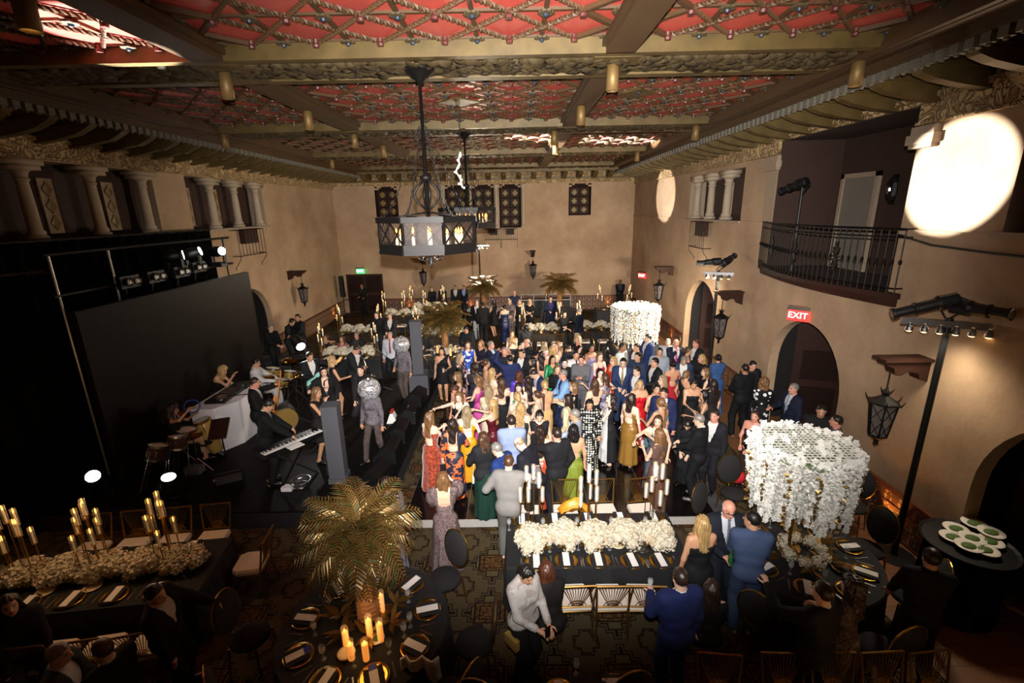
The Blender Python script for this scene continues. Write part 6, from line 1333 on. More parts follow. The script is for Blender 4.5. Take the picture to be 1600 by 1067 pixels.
def body_mesh(J, vb, vh):
    h = J['h']; lo, hi = bounds(J, .1*h); hc = J['hc']; lo[2] = -.01
    Fd = Field(lines(lo[0], hi[0], vb, (hc[0]-.062*h, hc[0]+.062*h, vh)), lines(lo[1], hi[1], vb, (hc[1]-.075*h, hc[1]+.085*h, vh)), lines(lo[2], hi[2]+.04*h, vb, (hc[2]-.08*h, hc[2]+.09*h, vh)))
    torso(Fd, J)
    for n in 'LR':
        arm(Fd, J, n); leg(Fd, J, n); Fd.cap(J['heel'+n], J['toe'+n], .02*h, .014*h, .02); Fd.cap(J['an'+n], J['heel'+n], .02*h, .018*h, .02)
        w_, d = J['wr'+n], J['hd'+n]; Fd.cap(w_, w_+d*.045*h, .0155*h, .018*h, .012)
    Fd.cap(J['neck']-J['R'] @ np.array([0, 0, .02*h]), hc-J['HR'] @ np.array([0, .012*h, .03*h]), (.029 if J['f'] else .034)*h, (.026 if J['f'] else .031)*h, .02)
    M = J['HR']; c = lambda x, y, z: hc+M @ np.array([x*h, y*h, z*h])
    Fd.ell(c(0, -.004, .014), (.0425*h, .052*h, .051*h), M, .01); Fd.ell(c(0, .014, -.028), (.033*h, .036*h, .04*h), M, .02*h+.004); Fd.ell(c(0, .04, -.052), (.014*h, .012*h, .012*h), M, .015)
    if vh < .02:
        for s_ in (-1, 1): Fd.ell(c(s_*.019, .056, .0), (.010*h, .010*h, .007*h), M, .006, True); Fd.ell(c(s_*.0435, -.003, -.006), (.006*h, .011*h, .017*h), M, .004)
        Fd.cap(c(0, .047, .006), c(0, .059, -.017), .0055*h, .0085*h, .008); Fd.ell(c(0, .046, -.036), (.014*h, .008*h, .006*h), M, .006)
    V, Q = Fd.mesh(); mb_v = V.tolist(); F_ = Q.tolist()
    # separate tapered, bent fingers rooted in the palm
    fm = MB()
    for n, s_ in (('L', -1), ('R', 1)):
        w_, d = J['wr'+n], J['hd'+n]; up = np.array([0, 0, 1.0]); sd = np.cross(d, up); sd = sd/(np.linalg.norm(sd)+1e-6) if np.linalg.norm(sd) > .2 else np.array([0, 1.0, 0]); sd = sd-d*(sd@d); pn = np.cross(sd, d)
        curl = J.get('curl', .55)
        for i, (o, ln) in enumerate(((-.014, .034), (-.005, .041), (.005, .044), (.014, .039))):
            p0 = w_+d*.05*h+sd*o*h; a = d; pts = [p0]; p = p0
            for k_ in range(3): a = a*math.cos(curl*.6)-pn*math.sin(curl*.6); p = p+a*ln*h/3; pts.append(p)
            fm.tube([tuple(q) for q in pts], [.0058*h, .0056*h, .005*h, .0036*h], 5)
        p0 = w_+d*.02*h-sd*.016*h; fm.tube([tuple(p0), tuple(p0+(d*.6-sd*.75)*.022*h), tuple(p0+(d*.85-sd*.6-pn*.3)*.042*h)], [.0075*h, .0065*h, .0045*h], 5)
    o = len(mb_v); mb_v += fm.v; F_ += [tuple(i+o for i in f_) for f_ in fm.f]
    return np.array(mb_v), F_
def np_mesh(name, V, F_, mats, attr=None):
    me = bpy.data.meshes.new(name); me.from_pydata([tuple(v) for v in np.asarray(V).tolist()], [], F_); me.polygons.foreach_set('use_smooth', [True]*len(me.polygons))
    for m in mats: me.materials.append(m)
    if attr is not None:
        a = me.attributes.new('face', 'FLOAT_VECTOR', 'POINT'); a.data.foreach_set('vector', np.asarray(attr, np.float32).ravel())
    me.update(); return me
def uniform(J, v, m=.12): lo, hi = bounds(J, m*J['h']); lo[2] = -.02; return Field(lines(lo[0], hi[0], v), lines(lo[1], hi[1], v), lines(lo[2], hi[2]+.02, v))
def local(Fd, J):
    """torso-frame coordinates of every grid point, in body heights"""
    X, Y, Z = Fd.x[:, None, None], Fd.y[None, :, None], Fd.z[None, None, :]; R, O, h = J['R'], J['O'], J['h']; dx, dy, dz = X-O[0], Y-O[1], Z-O[2]
    return (dx*R[0, 0]+dy*R[1, 0]+dz*R[2, 0])/h, (dx*R[0, 1]+dy*R[1, 1]+dz*R[2, 1])/h, (dx*R[0, 2]+dy*R[1, 2]+dz*R[2, 2])/h+.52
def clip(Fd, d): np.maximum(Fd.F, d.astype(np.float32), out=Fd.F)
def g_jacket(J, v, length=.455, vneck=.62, sleeves=1.0, loose=.016):
    h = J['h']; Fd = uniform(J, v); torso(Fd, J, loose*h+.006); sit = J['hipz'] < .45*h
    if not sit and length < .5:
        a = J['O']; Fd.cap(a+np.array([-.03*h, -.004*h, -.03*h]), a+np.array([.03*h, -.004*h, -.03*h]), .071*h, .071*h, .04)
    keep = Fd.F.copy(); x, y, z = local(Fd, J); clip(Fd, (length-z)*h); clip(Fd, (z-.868)*h)
    if vneck: w_ = np.clip((z-vneck)*.34, 0, .05); clip(Fd, np.where((y > .0) & (z > vneck), (w_-np.abs(x)-.004)*h, -.2))
    for n in 'LR': arm(Fd, J, n, .011*h+.004, sleeves, .03)
    return Fd.mesh()
def g_shirt(J, v, length=.5, sleeves=0.0, off=.006, top=.862):
    h = J['h']; Fd = uniform(J, v); torso(Fd, J, off*h+.004); Fd.cap(J['neck']-J['R'] @ np.array([0, 0, .03*h]), J['neck']+J['R'] @ np.array([0, .004*h, .02*h]), .043*h, .04*h, .02); x, y, z = local(Fd, J); clip(Fd, (length-z)*h); clip(Fd, (z-top-np.where(y > 0, -.012, .012))*h)
    if sleeves:
        for n in 'LR': arm(Fd, J, n, .009*h+.003, sleeves, .03)
    return Fd.mesh()
def g_tie(J, v):
    """ribbon lying on the chest, knot at the collar"""
    h, T = J['h'], J['T']; V = []; zs = np.linspace(.615, .842, 9)
    for z_ in zs:
        y_ = np.interp(z_, [.6, .64, .72, .775, .82, .845], [.064, .064, .064, .056, .044, .038])+.014; w_ = .02-.011*(z_-.615)/.227
        V += [T(-w_, y_-.004, z_), T(0, y_+.004, z_), T(w_, y_-.004, z_)]
    V = np.array(V+[T(-.013, .052, .842), T(.013, .052, .842), T(.01, .05, .862), T(-.01, .05, .862)]); Q = []
    for k in range(8):
        for q in (0, 1): a = k*3+q; Q.append((a, a+1, a+4, a+3))
    return V, np.array(Q+[(27, 28, 29, 30)])
def g_trousers(J, v, off=.011, to=1.0, top=.61):
    h = J['h']; Fd = uniform(J, v); O = J['O']; hp = .06 if J['f'] else .054; Fd.cap(O+np.array([-hp*h*.7, -.006*h, .01*h]), O+np.array([hp*h*.7, -.006*h, .01*h]), .062*h+off*h, .062*h+off*h, .04); Fd.cap(J['waist'], O, .058*h+off*h, .06*h, .04)
    for n in 'LR': leg(Fd, J, n, off*h+.003, .03, to); Fd.cap(J['kn'+n], J['kn'+n]+(J['an'+n]-J['kn'+n])*to, .034*h+off*h, .028*h+off*h*.8, .03)
    x, y, z = local(Fd, J); clip(Fd, (z-top)*h); Z = Fd.z[None, None, :]; clip(Fd, .022*h-Z+0*x); return Fd.mesh()
def g_dress(J, v, top='strapless', hem=.05, flare=.13, sleeves=0.0, back=None, waistflare=.56, seed=0):
    h = J['h']; Fd = uniform(J, v, .2); torso(Fd, J, .007*h+.004); x, y, z = local(Fd, J)
    # neckline
    if top == 'strapless': clip(Fd, (z-.765)*h)
    elif top == 'strap': clip(Fd, (z-np.where((np.abs(np.abs(x)-.048) < .011), .87, .765))*h)
    elif top == 'oneshoulder': clip(Fd, (z-(.79-x*.9))*h)
    elif top == 'halter': clip(Fd, (z-(.87-np.abs(x)*1.6))*h)
    elif top == 'tank': clip(Fd, (z-.845)*h); clip(Fd, np.where(y > 0, (z-(.80+np.abs(x)*.9))*h, -.2))
    else: clip(Fd, (z-.862)*h)
    if back: clip(Fd, np.where((y < -.005) & (z > back), (.05-np.abs(x))*h, -.2))
    clip(Fd, (.45-z)*h) if hem < .45 else clip(Fd, (hem-z)*h)
    if sleeves:
        for n in 'LR': arm(Fd, J, n, .012*h+.004, sleeves, .03)
    # skirt
    if hem < .5:
        X, Y, Z = Fd.x[:, None, None], Fd.y[None, :, None], Fd.z[None, None, :]; zt = waistflare*h if J['hipz'] > .45*h else J['hipz']; zb = hem*h; t = np.clip((zt-Z)/(zt-zb), 0, 1); mid = (J['anL']+J['anR'])/2; O = J['O']
        cx = O[0]*(1-t)+mid[0]*t; cy = (O[1]-.004*h)*(1-t)+mid[1]*t; dx, dy = X-cx, Y-cy; th = np.arctan2(dy, dx); ra = (.098 if J['f'] else .1)*h*(1-t)**.5*1.0; r = .094*h+(flare*h-.094*h)*t+.012*h*np.sin(PI*np.clip(t*2.2, 0, 1)); r = r*(1+.07*t*np.sin(th*9+seed)+.04*t*np.sin(th*5+2*seed))
        d = np.sqrt(dx**2+(dy*1.12)**2)-r; d = np.maximum(d, np.maximum(Z-zt, zb-Z)).astype(np.float32); np.minimum(Fd.F, d, out=Fd.F)
        if hem > .2:
            K = Field(Fd.x, Fd.y, Fd.z); leg(K, J, 'L', .012*h); leg(K, J, 'R', .012*h); np.maximum(K.F, (zb-Z).astype(np.float32)+0*K.F, out=K.F); np.minimum(Fd.F, K.F, out=Fd.F)
        elif J['hipz'] > .45*h:
            K = Field(Fd.x, Fd.y, Fd.z); leg(K, J, 'L', .013*h); leg(K, J, 'R', .013*h); np.maximum(K.F, (zb-Z).astype(np.float32)+0*K.F, out=K.F); np.minimum(Fd.F, K.F, out=Fd.F)
    return Fd.mesh()
def g_hair(J, style, length, v, seed):
    h = J['h']; hc, M = J['hc'], J['HR']; c = lambda x, y, z: hc+M @ np.array([x*h, y*h, z*h]); drop = max(.09, length)*h if style in ('long', 'bob', 'curly', 'pony') else .09*h
    lo = hc-np.array([.1*h, .11*h, drop+.05*h]); hi = hc+np.array([.1*h, .1*h, .1*h]); Fd = Field(lines(lo[0], hi[0], v), lines(lo[1], hi[1], v), lines(lo[2], hi[2], v))
    g = {'short': .0045, 'fringe': .003, 'curly': .02, 'buzz': .002}.get(style, .008)
    Fd.ell(c(0, -.005, .015), ((.0425+g)*h, (.052+g)*h, (.051+g)*h), M, .01)
    X, Y, Z = Fd.x[:, None, None]-hc[0], Fd.y[None, :, None]-hc[1], Fd.z[None, None, :]-hc[2]; y = (X*M[0, 1]+Y*M[1, 1]+Z*M[2, 1])/h; z = (X*M[0, 2]+Y*M[1, 2]+Z*M[2, 2])/h; x = (X*M[0, 0]+Y*M[1, 0]+Z*M[2, 0])/h
    if style in ('short', 'fringe', 'buzz'): zm = np.interp(np.clip(y, -.07, .07), [-.06, -.03, 0, .02, .035, .05], [-.05, -.03, .0, .012, .034, .042])
    else: zm = np.interp(np.clip(y, -.07, .07), [-.06, -.01, .015, .03, .05], [-.08, -.07, -.01, .036, .046])
    clip(Fd, (zm-z)*h)
    if style == 'fringe': clip(Fd, (z-.028)*h)
    bd = M @ np.array([0, -1.0, 0]); bd[2] = 0; bd = bd/(np.linalg.norm(bd)+1e-6); rd = np.array([-bd[1], bd[0], 0])
    if style in ('long', 'bob', 'curly'):
        Ld = length*h; sp = .03 if style != 'curly' else .04
        for s_ in (-1, -.35, .35, 1):
            p = c(s_*sp, -.03, -.005); Fd.cap(p, p+bd*.022*h*(1 if Ld > .1*h else .2)+rd*0-np.array([0, 0, Ld*(.95 if abs(s_) > .5 else 1)]), .026*h, (.015 if style == 'long' else .024)*h, .025)
        for s_ in (-1, 1):
            p = c(s_*.043, .004, .0); Fd.cap(p, p-np.array([0, 0, min(Ld, .12*h)])+(M @ np.array([s_*.012*h, -.01*h, 0])), .014*h, .015*h, .02)
    if style == 'pony': p = c(0, -.055, .012); Fd.cap(p, p+bd*.03*h, .02*h, .018*h, .015); Fd.cap(p+bd*.03*h, p+bd*.035*h-np.array([0, 0, length*h]), .018*h, .009*h, .02)
    if style == 'bun': Fd.ell(c(0, -.05, .03), (.027*h, .024*h, .025*h), M, .012)
    if style == 'updo': Fd.ell(c(0, -.055, -.012), (.034*h, .026*h, .028*h), M, .015)
    # strands and waves
    zz = Fd.z[None, None, :]; Fd.F += (.0035*h*np.sin(np.arctan2(x, -y-.02)*13+seed)*(1 if style not in ('short', 'buzz', 'fringe') else .4)+(.0026*h*np.sin(zz/h*58+seed+x*60+y*30) if style in ('long', 'curly', 'bob') else 0)+(.008*h*np.sin(x*170)*np.sin(y*160+seed)*np.sin(z*150) if style == 'curly' else 0)).astype(np.float32)
    return Fd.mesh()

# ---- materials for people
def skin_mat(tone, lips):
    name = 'skin_%s_%s' % (tone, lips)
    if name in MATS: return MATS[name]
    base = lin({'pale': (236, 200, 178), 'fair': (226, 182, 154), 'tan': (204, 152, 118), 'brown': (158, 106, 76), 'dark': (92, 60, 44), 'ruddy': (216, 150, 126)}[tone])
    m, nt, b = nmat(name); at = N(nt, 'ShaderNodeAttribute', attribute_name='face'); sx = N(nt, 'ShaderNodeSeparateXYZ'); L(nt, at.outputs['Vector'], sx.inputs[0]); x, y, z = sx.outputs
    ax = math_(nt, 'ABSOLUTE', x); front = math_(nt, 'GREATER_THAN', y, .16)
    def ellm(cx, cz, rx, rz, xx=ax):
        a = math_(nt, 'DIVIDE', math_(nt, 'SUBTRACT', xx, cx), rx); c = math_(nt, 'DIVIDE', math_(nt, 'SUBTRACT', z, cz), rz)
        s_ = math_(nt, 'ADD', math_(nt, 'MULTIPLY', a, a), math_(nt, 'MULTIPLY', c, c)); return math_(nt, 'MULTIPLY', math_(nt, 'LESS_THAN', s_, 1.0), front)
    nz = noise(nt, objc(nt), 9, 3); colr = mixc(nt, nz.outputs[0], tuple(q*.8 for q in base), tuple(min(1, q*.96) for q in base))
    lipc = lin((176, 70, 70)) if lips == 'f' else tuple(q*.62 for q in base)
    colr = mixc(nt, ellm(0, -.27, .13, .04, x), colr, lipc); colr = mixc(nt, ellm(.16, .1, .1, .022), colr, lin((50, 34, 26)))
    colr = mixc(nt, ellm(.148, .005, .085, .04), colr, lin((40, 28, 24))); colr = mixc(nt, ellm(.148, .0, .072, .028), colr, lin((232, 226, 220))); colr = mixc(nt, ellm(.148, .0, .03, .03), colr, lin((38, 26, 20)))
    L(nt, colr, b.inputs['Base Color']); b.inputs['Roughness'].default_value = .5; b.inputs['Subsurface Weight'].default_value = 0.0
    return m
def hair_mat(rgb):
    name = 'hair_%d_%d_%d' % rgb
    if name in MATS: return MATS[name]
    m, nt, b = nmat(name); v = objc(nt, (60, 60, 4)); n1 = noise(nt, v, 1.0, 3); c = lin(rgb)
    L(nt, ramp(nt, n1.outputs[0], [(.3, tuple(q*.55 for q in c)), (.6, c), (.75, tuple(min(1, q*1.5) for q in c))]), b.inputs['Base Color']); b.inputs['Roughness'].default_value = .4; bump(nt, b, n1.outputs[0], .4, .01); return m
HAIR = {'blonde': (176, 142, 92), 'ash': (148, 128, 98), 'honey': (120, 86, 54), 'brown': (78, 52, 36), 'dbrown': (44, 30, 24), 'black': (24, 20, 20), 'grey': (128, 122, 116), 'white': (196, 192, 188), 'red': (84, 46, 30)}
def cloth_mat(rgb, typ='plain', rgb2=None):
    name = 'cloth_%s_%d_%d_%d' % (typ, *rgb)+('_%d_%d_%d' % rgb2 if rgb2 else '')
    if name in MATS: return MATS[name]
    m, nt, b = nmat(name); c = tuple(q*.72 for q in lin(rgb)); v = objc(nt); n1 = noise(nt, v, 12, 3); n2 = noise(nt, objc(nt, (18, 18, 3)), 1, 2)
    cc = mixc(nt, n1.outputs[0], tuple(q*.82 for q in c), tuple(min(1, q*1.15) for q in c)); b.inputs['Roughness'].default_value = .8; b.inputs['Specular IOR Level'].default_value = .25
    if typ == 'satin': b.inputs['Roughness'].default_value = .34; b.inputs['Specular IOR Level'].default_value = .6; bump(nt, b, n2.outputs[0], .7, .02)
    elif typ == 'velvet':
        b.inputs['Roughness'].default_value = .7; b.inputs['Sheen Weight'].default_value = .6; cc = ramp(nt, noise(nt, v, 22, 4).outputs[0], [(.38, tuple(q*.5 for q in c)), (.55, c), (.7, tuple(min(1, q*1.5+.05) for q in c))])
    elif typ == 'sequin':
        vo = N(nt, 'ShaderNodeTexVoronoi'); vo.inputs['Scale'].default_value = 150; L(nt, v, vo.inputs['Vector']); cc = mixc(nt, math_(nt, 'GREATER_THAN', N_sep(nt, vo.outputs['Color']), .55), tuple(q*.45 for q in c), tuple(min(1, q*1.5+.08) for q in c)); b.inputs['Metallic'].default_value = .5; b.inputs['Roughness'].default_value = .3; bump(nt, b, vo.outputs['Distance'], .8, .01)
    elif typ == 'polka':
        vo = N(nt, 'ShaderNodeTexVoronoi'); vo.inputs['Scale'].default_value = 19; vo.inputs['Randomness'].default_value = .25; L(nt, v, vo.inputs['Vector']); cc = mixc(nt, math_(nt, 'LESS_THAN', vo.outputs['Distance'], .38), c, lin(rgb2))
    elif typ == 'bigdot':
        vo = N(nt, 'ShaderNodeTexVoronoi'); vo.inputs['Scale'].default_value = 9; vo.inputs['Randomness'].default_value = .8; L(nt, v, vo.inputs['Vector']); cc = mixc(nt, math_(nt, 'LESS_THAN', vo.outputs['Distance'], .36), c, lin(rgb2))
    elif typ == 'floral':
        nn = noise(nt, v, 7, 3, .6); cc = mixc(nt, math_(nt, 'GREATER_THAN', nn.outputs[0], .53), cc, lin(rgb2)); b.inputs['Roughness'].default_value = .5
    elif typ == 'stripe':
        wv = N(nt, 'ShaderNodeTexWave'); wv.inputs['Scale'].default_value = 9; L(nt, v, wv.inputs['Vector']); cc = mixc(nt, math_(nt, 'GREATER_THAN', wv.outputs['Fac'], .6), cc, lin(rgb2))
    elif typ == 'half':
        sx = N(nt, 'ShaderNodeSeparateXYZ'); L(nt, v, sx.inputs[0]); cc = mixc(nt, math_(nt, 'LESS_THAN', math_(nt, 'MULTIPLY', sx.outputs[1], -1), -.035), cc, lin(rgb2))
    elif typ == 'pleat': bump(nt, b, n2.outputs[0], 1.0, .04); b.inputs['Roughness'].default_value = .45
    elif typ == 'sheer': b.inputs['Alpha'].default_value = .9; b.inputs['Metallic'].default_value = .3; b.inputs['Roughness'].default_value = .35
    L(nt, cc, b.inputs['Base Color']); return m
def N_sep(nt, s_): n = N(nt, 'ShaderNodeSeparateColor'); L(nt, s_, n.inputs[0]); return n.outputs[0]
MCACHE = {}
def cached(key, fn):
    if key not in MCACHE: MCACHE[key] = fn()
    return MCACHE[key]
def setmat(o, m): o.material_slots[0].link = 'OBJECT'; o.material_slots[0].material = m
PEOPLE = {}
NP = [0]
def person(u, v, hd, sex, label, outfit, hair=('short', 'dbrown'), pose='down', legs='stand', h=None, tone='fair', lean=0, side=0, look=0, nod=0, tilt=0, z=None, lod=1, group=None, name=None, at=None, arms=None, shoes=None, curl=None):
    """head centre at photo pixel (u, v); outfit = list of (kind, colour, options)"""
    NP[0] += 1; h = h or ((1.79 if sex == 'm' else 1.69)+((NP[0]*37) % 7-3)*.008); h = round(h, 2); z = ZD if z is None else z
    vb, vh = {0: (.0275, .011), 1: (.037, .015), 2: (.046, .021)}[lod]
    A = arms or ARMS[pose]; jk = (h, sex, A, legs, lean, side, look, nod, tilt); J = skeleton(h, sex, A, legs, lean, side, look, nod, tilt)
    if curl is not None: J['curl'] = curl
    hdr = math.radians(hd); hc = J['hc']
    if at is None:
        p = atz(u, v, z+hc[2]); c, s_ = math.cos(hdr), math.sin(hdr); x, y = p[0]-(c*hc[0]-s_*hc[1]), p[1]-(s_*hc[0]+c*hc[1])
    else: x, y = at
    t = thing('person', label, 'person', (x, y, z), hdr, group)
    def mk(): V, F_ = body_mesh(J, vb, vh); return np_mesh('body', V, F_, [MATS['black_cloth']], (V-hc) @ J['HR']/(.1334*h))
    o = link('body', cached(('body', jk, lod, curl), mk), t); setmat(o, skin_mat(tone, sex))
    def add(nm, key, fn, m):
        me = cached((nm, key, jk, lod), lambda: np_mesh(nm, *(lambda r: (r[0], r[1].tolist()))(fn()), [MATS['black_cloth']]))
        if len(me.vertices) == 0: return
        q = link(nm, me, t); setmat(q, m); return q
    bare = True
    for kind, colr, *op in outfit:
        op = op[0] if op else {}; m = cloth_mat(colr, op.get('typ', 'plain'), op.get('c2')); gk = tuple(sorted((a, b) for a, b in op.items() if a not in ('typ', 'c2')))
        kw = {a: b for a, b in op.items() if a not in ('typ', 'c2')}
        if kind == 'jacket': add('jacket', gk, lambda: g_jacket(J, vb*.95, **kw), m)
        elif kind == 'shirt': add('shirt', gk, lambda: g_shirt(J, vb*.95, **kw), m)
        elif kind == 'tie': add('tie', gk, lambda: g_tie(J, vb), m)
        elif kind == 'trousers': add('trousers', gk, lambda: g_trousers(J, vb, **kw), m); bare = False
        elif kind == 'dress': add('dress', gk, lambda: g_dress(J, vb*.95, **kw), m); bare = kw.get('hem', .05) > .1
    if hair and hair[0] != 'bald': add('hair', (hair[0], hair[2] if len(hair) > 2 else .2), lambda: g_hair(J, hair[0], hair[2] if len(hair) > 2 else .2, .0135 if lod == 0 else (.0175 if lod == 1 else .022), NP[0] % 5), hair_mat(HAIR[hair[1]]))
    sc = shoes or ((22, 20, 20) if sex == 'm' else (40, 32, 30))
    for n in 'LR':
        hl, to = J['heel'+n], J['toe'+n]; mb = MB(); d = (to-hl)/np.linalg.norm(to-hl); g = np.array([0, 0, .004*h])
        if sex == 'm': mb.tube([tuple(hl-d*.012*h+g), tuple(hl+d*.02*h+g), tuple(hl+d*.07*h+g), tuple(to+d*.014*h+g), tuple(to+d*.026*h+g)], [.018*h, .0245*h, .022*h, .02*h, .012*h], 8)
        else: mb.tube([tuple(hl-d*.004*h), tuple(hl+d*.05*h), tuple(to), tuple(to+d*.022*h)], [.017*h, .0195*h, .0175*h, .009*h], 7); mb.tube([tuple(hl), tuple(hl-np.array([0, 0, .02*h]))], .009*h, 5)
        q = link('shoe', mb.mesh('shoe', 'black_metal', True), t); setmat(q, cloth_mat(sc, 'satin'))
    c, s_ = math.cos(hdr), math.sin(hdr)
    def W(P): return Vector((x+c*P[0]-s_*P[1], y+s_*P[0]+c*P[1], z+P[2]))
    t_ = {'root': t, 'J': J, 'W': W, 'handL': W(J['wrL']+J['hdL']*.075*h), 'handR': W(J['wrR']+J['hdR']*.075*h), 'hd': hdr, 'h': h}
    return t_
BLK, NVY, WHT, CHR, GRY = (24, 24, 27), (34, 42, 76), (232, 230, 228), (44, 44, 50), (128, 128, 132)
def suit(c=BLK, sh=WHT, tie=None, tr=None, **k):
    o = [('shirt', sh), ('jacket', c, k), ('trousers', tr or c)]
    if tie: o.append(('tie', tie, {'typ': 'satin'}))
    return o
def dress(c, top='strap', hem=.05, typ='plain', c2=None, **k):
    d = {'top': top, 'hem': hem, 'typ': typ, **k}
    if c2: d['c2'] = c2
    return [('dress', c, d)]
def shirtm(c, tr=CHR, typ='plain', c2=None):
    d = {'sleeves': 1.0, 'off': .012, 'length': .49, 'typ': typ}
    if c2: d['c2'] = c2
    return [('shirt', c, d), ('trousers', tr)]
# ================================================================== THE CROWD
P = person
DG = 'guests on the dance floor'
def held(nm, label, mb, mats, loc, cat, rz=0, group=None):
    o = part(nm, mb, mats); o.location = loc; o.rotation_euler = (0, 0, rz); tag(o, label, cat, group); return o
def cup(pp, side, label, mat='red_cup'):
    t = thing('cocktail', label, 'drink', pp['hand'+side]+Vector((0, 0, -.02)), 0, 'drinks in hands'); mb = MB(); mb.lathe([(.025, 0), (.034, .1)], (0, 0, 0), 10, False); part('glass', mb, 'glass', t); mb = MB(); mb.lathe([(.001, .004), (.024, .005), (.031, .075), (.001, .076)], (0, 0, 0), 10, False); part('liquid', mb, mat, t)
def phone(pp, side, label): mb = MB(); mb.box(-.037, .037, -.004, .004, -.02, .125); held('phone', label, mb, 'black_metal', pp['hand'+side]+Vector((0, 0, .0)), 'phone', pp['hd'], 'phones in hands')
# --- far left of the floor, beside the middle palm
a = P(690, 549, 178, 'f', 'smiling woman in black one shoulder mini dress standing alone by the palm table', dress(BLK, 'oneshoulder', .36, flare=.13), ('long', 'dbrown', .12), 'drinkL', 'contra', tone='tan', group=DG, z=0); cup(a, 'L', 'clear drink held by the woman in the black mini dress', 'glass')
P(731, 539, 182, 'f', 'woman in blue and white floral top with brown shoulder hair', dress((52, 92, 196), 'tank', .3, 'floral', (222, 224, 232)), ('long', 'brown', .14), 'drinkR', group=DG)
a = P(719, 559, -95, 'f', 'woman with glasses in black lace over pink sleeves, facing right', dress(BLK, 'tank', .05, sleeves=.45, typ='floral', c2=(206, 160, 160)), ('long', 'ash', .12), 'front', group=DG)
P(751, 537, 150, 'f', 'woman in dark sleeveless top facing the waving man', dress((28, 30, 44), 'tank', .1), ('long', 'honey', .14), 'drinkL', tone='tan', group=DG)
P(767, 539, -110, 'm', 'waving man in navy blazer with grey hair and light blue shirt', suit((34, 44, 70), (176, 200, 228)), ('short', 'grey'), 'wave', tone='ruddy', group=DG)
P(741, 574, 10, 'f', 'woman with big dark curls seen from behind in charcoal gown', dress((36, 38, 52), 'tank', .04), ('curly', 'dbrown', .2), 'front', group=DG)
P(715, 588, 95, 'f', 'woman in black halter gown with half up hair facing left', dress(BLK, 'halter', .05, back=.66), ('long', 'honey', .16), 'down', group=DG)
P(746, 594, 70, 'f', 'woman in pink printed gown with light brown hair', dress((206, 92, 164), 'strap', .04, 'floral', (150, 46, 110)), ('long', 'honey', .14), 'front', group=DG)
P(769, 582, -60, 'f', 'woman with very long straight blonde hair in nude dress', dress((214, 178, 150), 'strap', .06, back=.6), ('long', 'blonde', .3), 'drinkR', tone='pale', group=DG)
P(763, 610, 5, 'f', 'woman with long blonde hair seen from behind in cream dress', dress((224, 206, 180), 'strap', .06), ('long', 'ash', .26), 'front', group=DG)
P(712, 609, 150, 'f', 'woman with reddish face bending behind the selfie taker', dress((200, 150, 140), 'strap', .1), ('updo', 'brown'), 'front', lean=18, nod=15, tone='ruddy', group=DG)
a = P(717, 620, 168, 'f', 'woman taking a selfie, long straight hair and black top', dress(BLK, 'strap', .06), ('long', 'honey', .24), 'selfie', nod=14, tone='pale', group=DG, lod=0); phone(a, 'R', 'dark phone at the outstretched hand of the selfie taker')
P(788, 549, 175, 'm', 'man with glasses in dark shirt behind the pointing man', shirtm((30, 32, 44)), ('short', 'grey'), 'down', tone='ruddy', group=DG)
a = P(784, 598, -10, 'f', 'woman with long wavy brown hair and thin black straps, back turned', dress(BLK, 'strap', .06, back=.62), ('long', 'brown', .2), 'drinkR', group=DG); cup(a, 'R', 'red cocktail beside the woman with wavy brown hair')
P(760, 568, -80, 'f', 'woman with brown updo and nude shoulders facing right', dress((196, 150, 120), 'strapless', .06), ('updo', 'brown'), 'clap', tone='tan', group=DG)
P(799, 533, 60, 'f', 'woman with blonde updo and bare back behind the crowd', dress((206, 170, 140), 'strapless', .06), ('updo', 'blonde'), 'front', group=DG)
P(814, 539, -115, 'm', 'dark haired man in black suit facing the bald man', suit(BLK), ('short', 'black'), 'hugL', group=DG)
P(823, 535, 100, 'm', 'balding red faced man in charcoal suit embracing a friend', suit((52, 54, 62)), ('fringe', 'grey'), 'hug', tone='ruddy', group=DG)
P(797, 561, 12, 'm', 'man in blue blazer seen from behind pointing upwards', suit((36, 46, 92), (150, 170, 210)), ('short', 'black'), 'upL', tone='tan', group=DG)
P(817, 553, 150, 'm', 'tanned man in black suit with open white collar', suit(BLK), ('short', 'dbrown'), 'drinkL', tone='tan', group=DG)
a = P(830, 564, 80, 'f', 'woman with long black hair holding an amber drink', dress((60, 56, 60), 'strap', .06), ('long', 'black', .22), 'drinkL', group=DG); cup(a, 'L', 'amber drink held by the woman with long black hair')
P(846, 555, 0, 'f', 'woman with long straight dark hair and bare back', dress((210, 170, 140), 'strapless', .06, back=.58), ('long', 'dbrown', .24), 'hug', tone='tan', group=DG)
P(850, 541, 30, 'f', 'woman in pale pink satin jacket with short fair hair', [('jacket', (226, 170, 178), {'typ': 'satin', 'vneck': 0}), ('trousers', (226, 170, 178))], ('bob', 'ash', .08), 'front', group=DG)
P(862, 547, 8, 'f', 'woman with wavy golden hair and nude backless dress', dress((218, 178, 140), 'strap', .06, back=.6), ('long', 'blonde', .22), 'front', group=DG)
P(870, 540, 120, 'f', 'woman with long light brown hair in navy dress', dress((40, 44, 90), 'strap', .08), ('long', 'honey', .24), 'front', group=DG)
P(888, 545, 20, 'm', 'broad back of a bending person in dark jacket', suit((26, 26, 34)), ('short', 'dbrown'), 'front', lean=38, group=DG)
P(903, 530, 110, 'f', 'woman in black sleeveless dress with short fair hair behind the floor', dress(BLK, 'tank', .1), ('bob', 'ash', .06), 'front', tone='ruddy', group=DG)
P(871, 563, 205, 'f', 'smiling woman in emerald green dress with dark wavy hair', dress((30, 140, 84), 'tank', .1, 'satin', sleeves=.3), ('long', 'dbrown', .16), 'drinkR', tone='tan', group=DG)
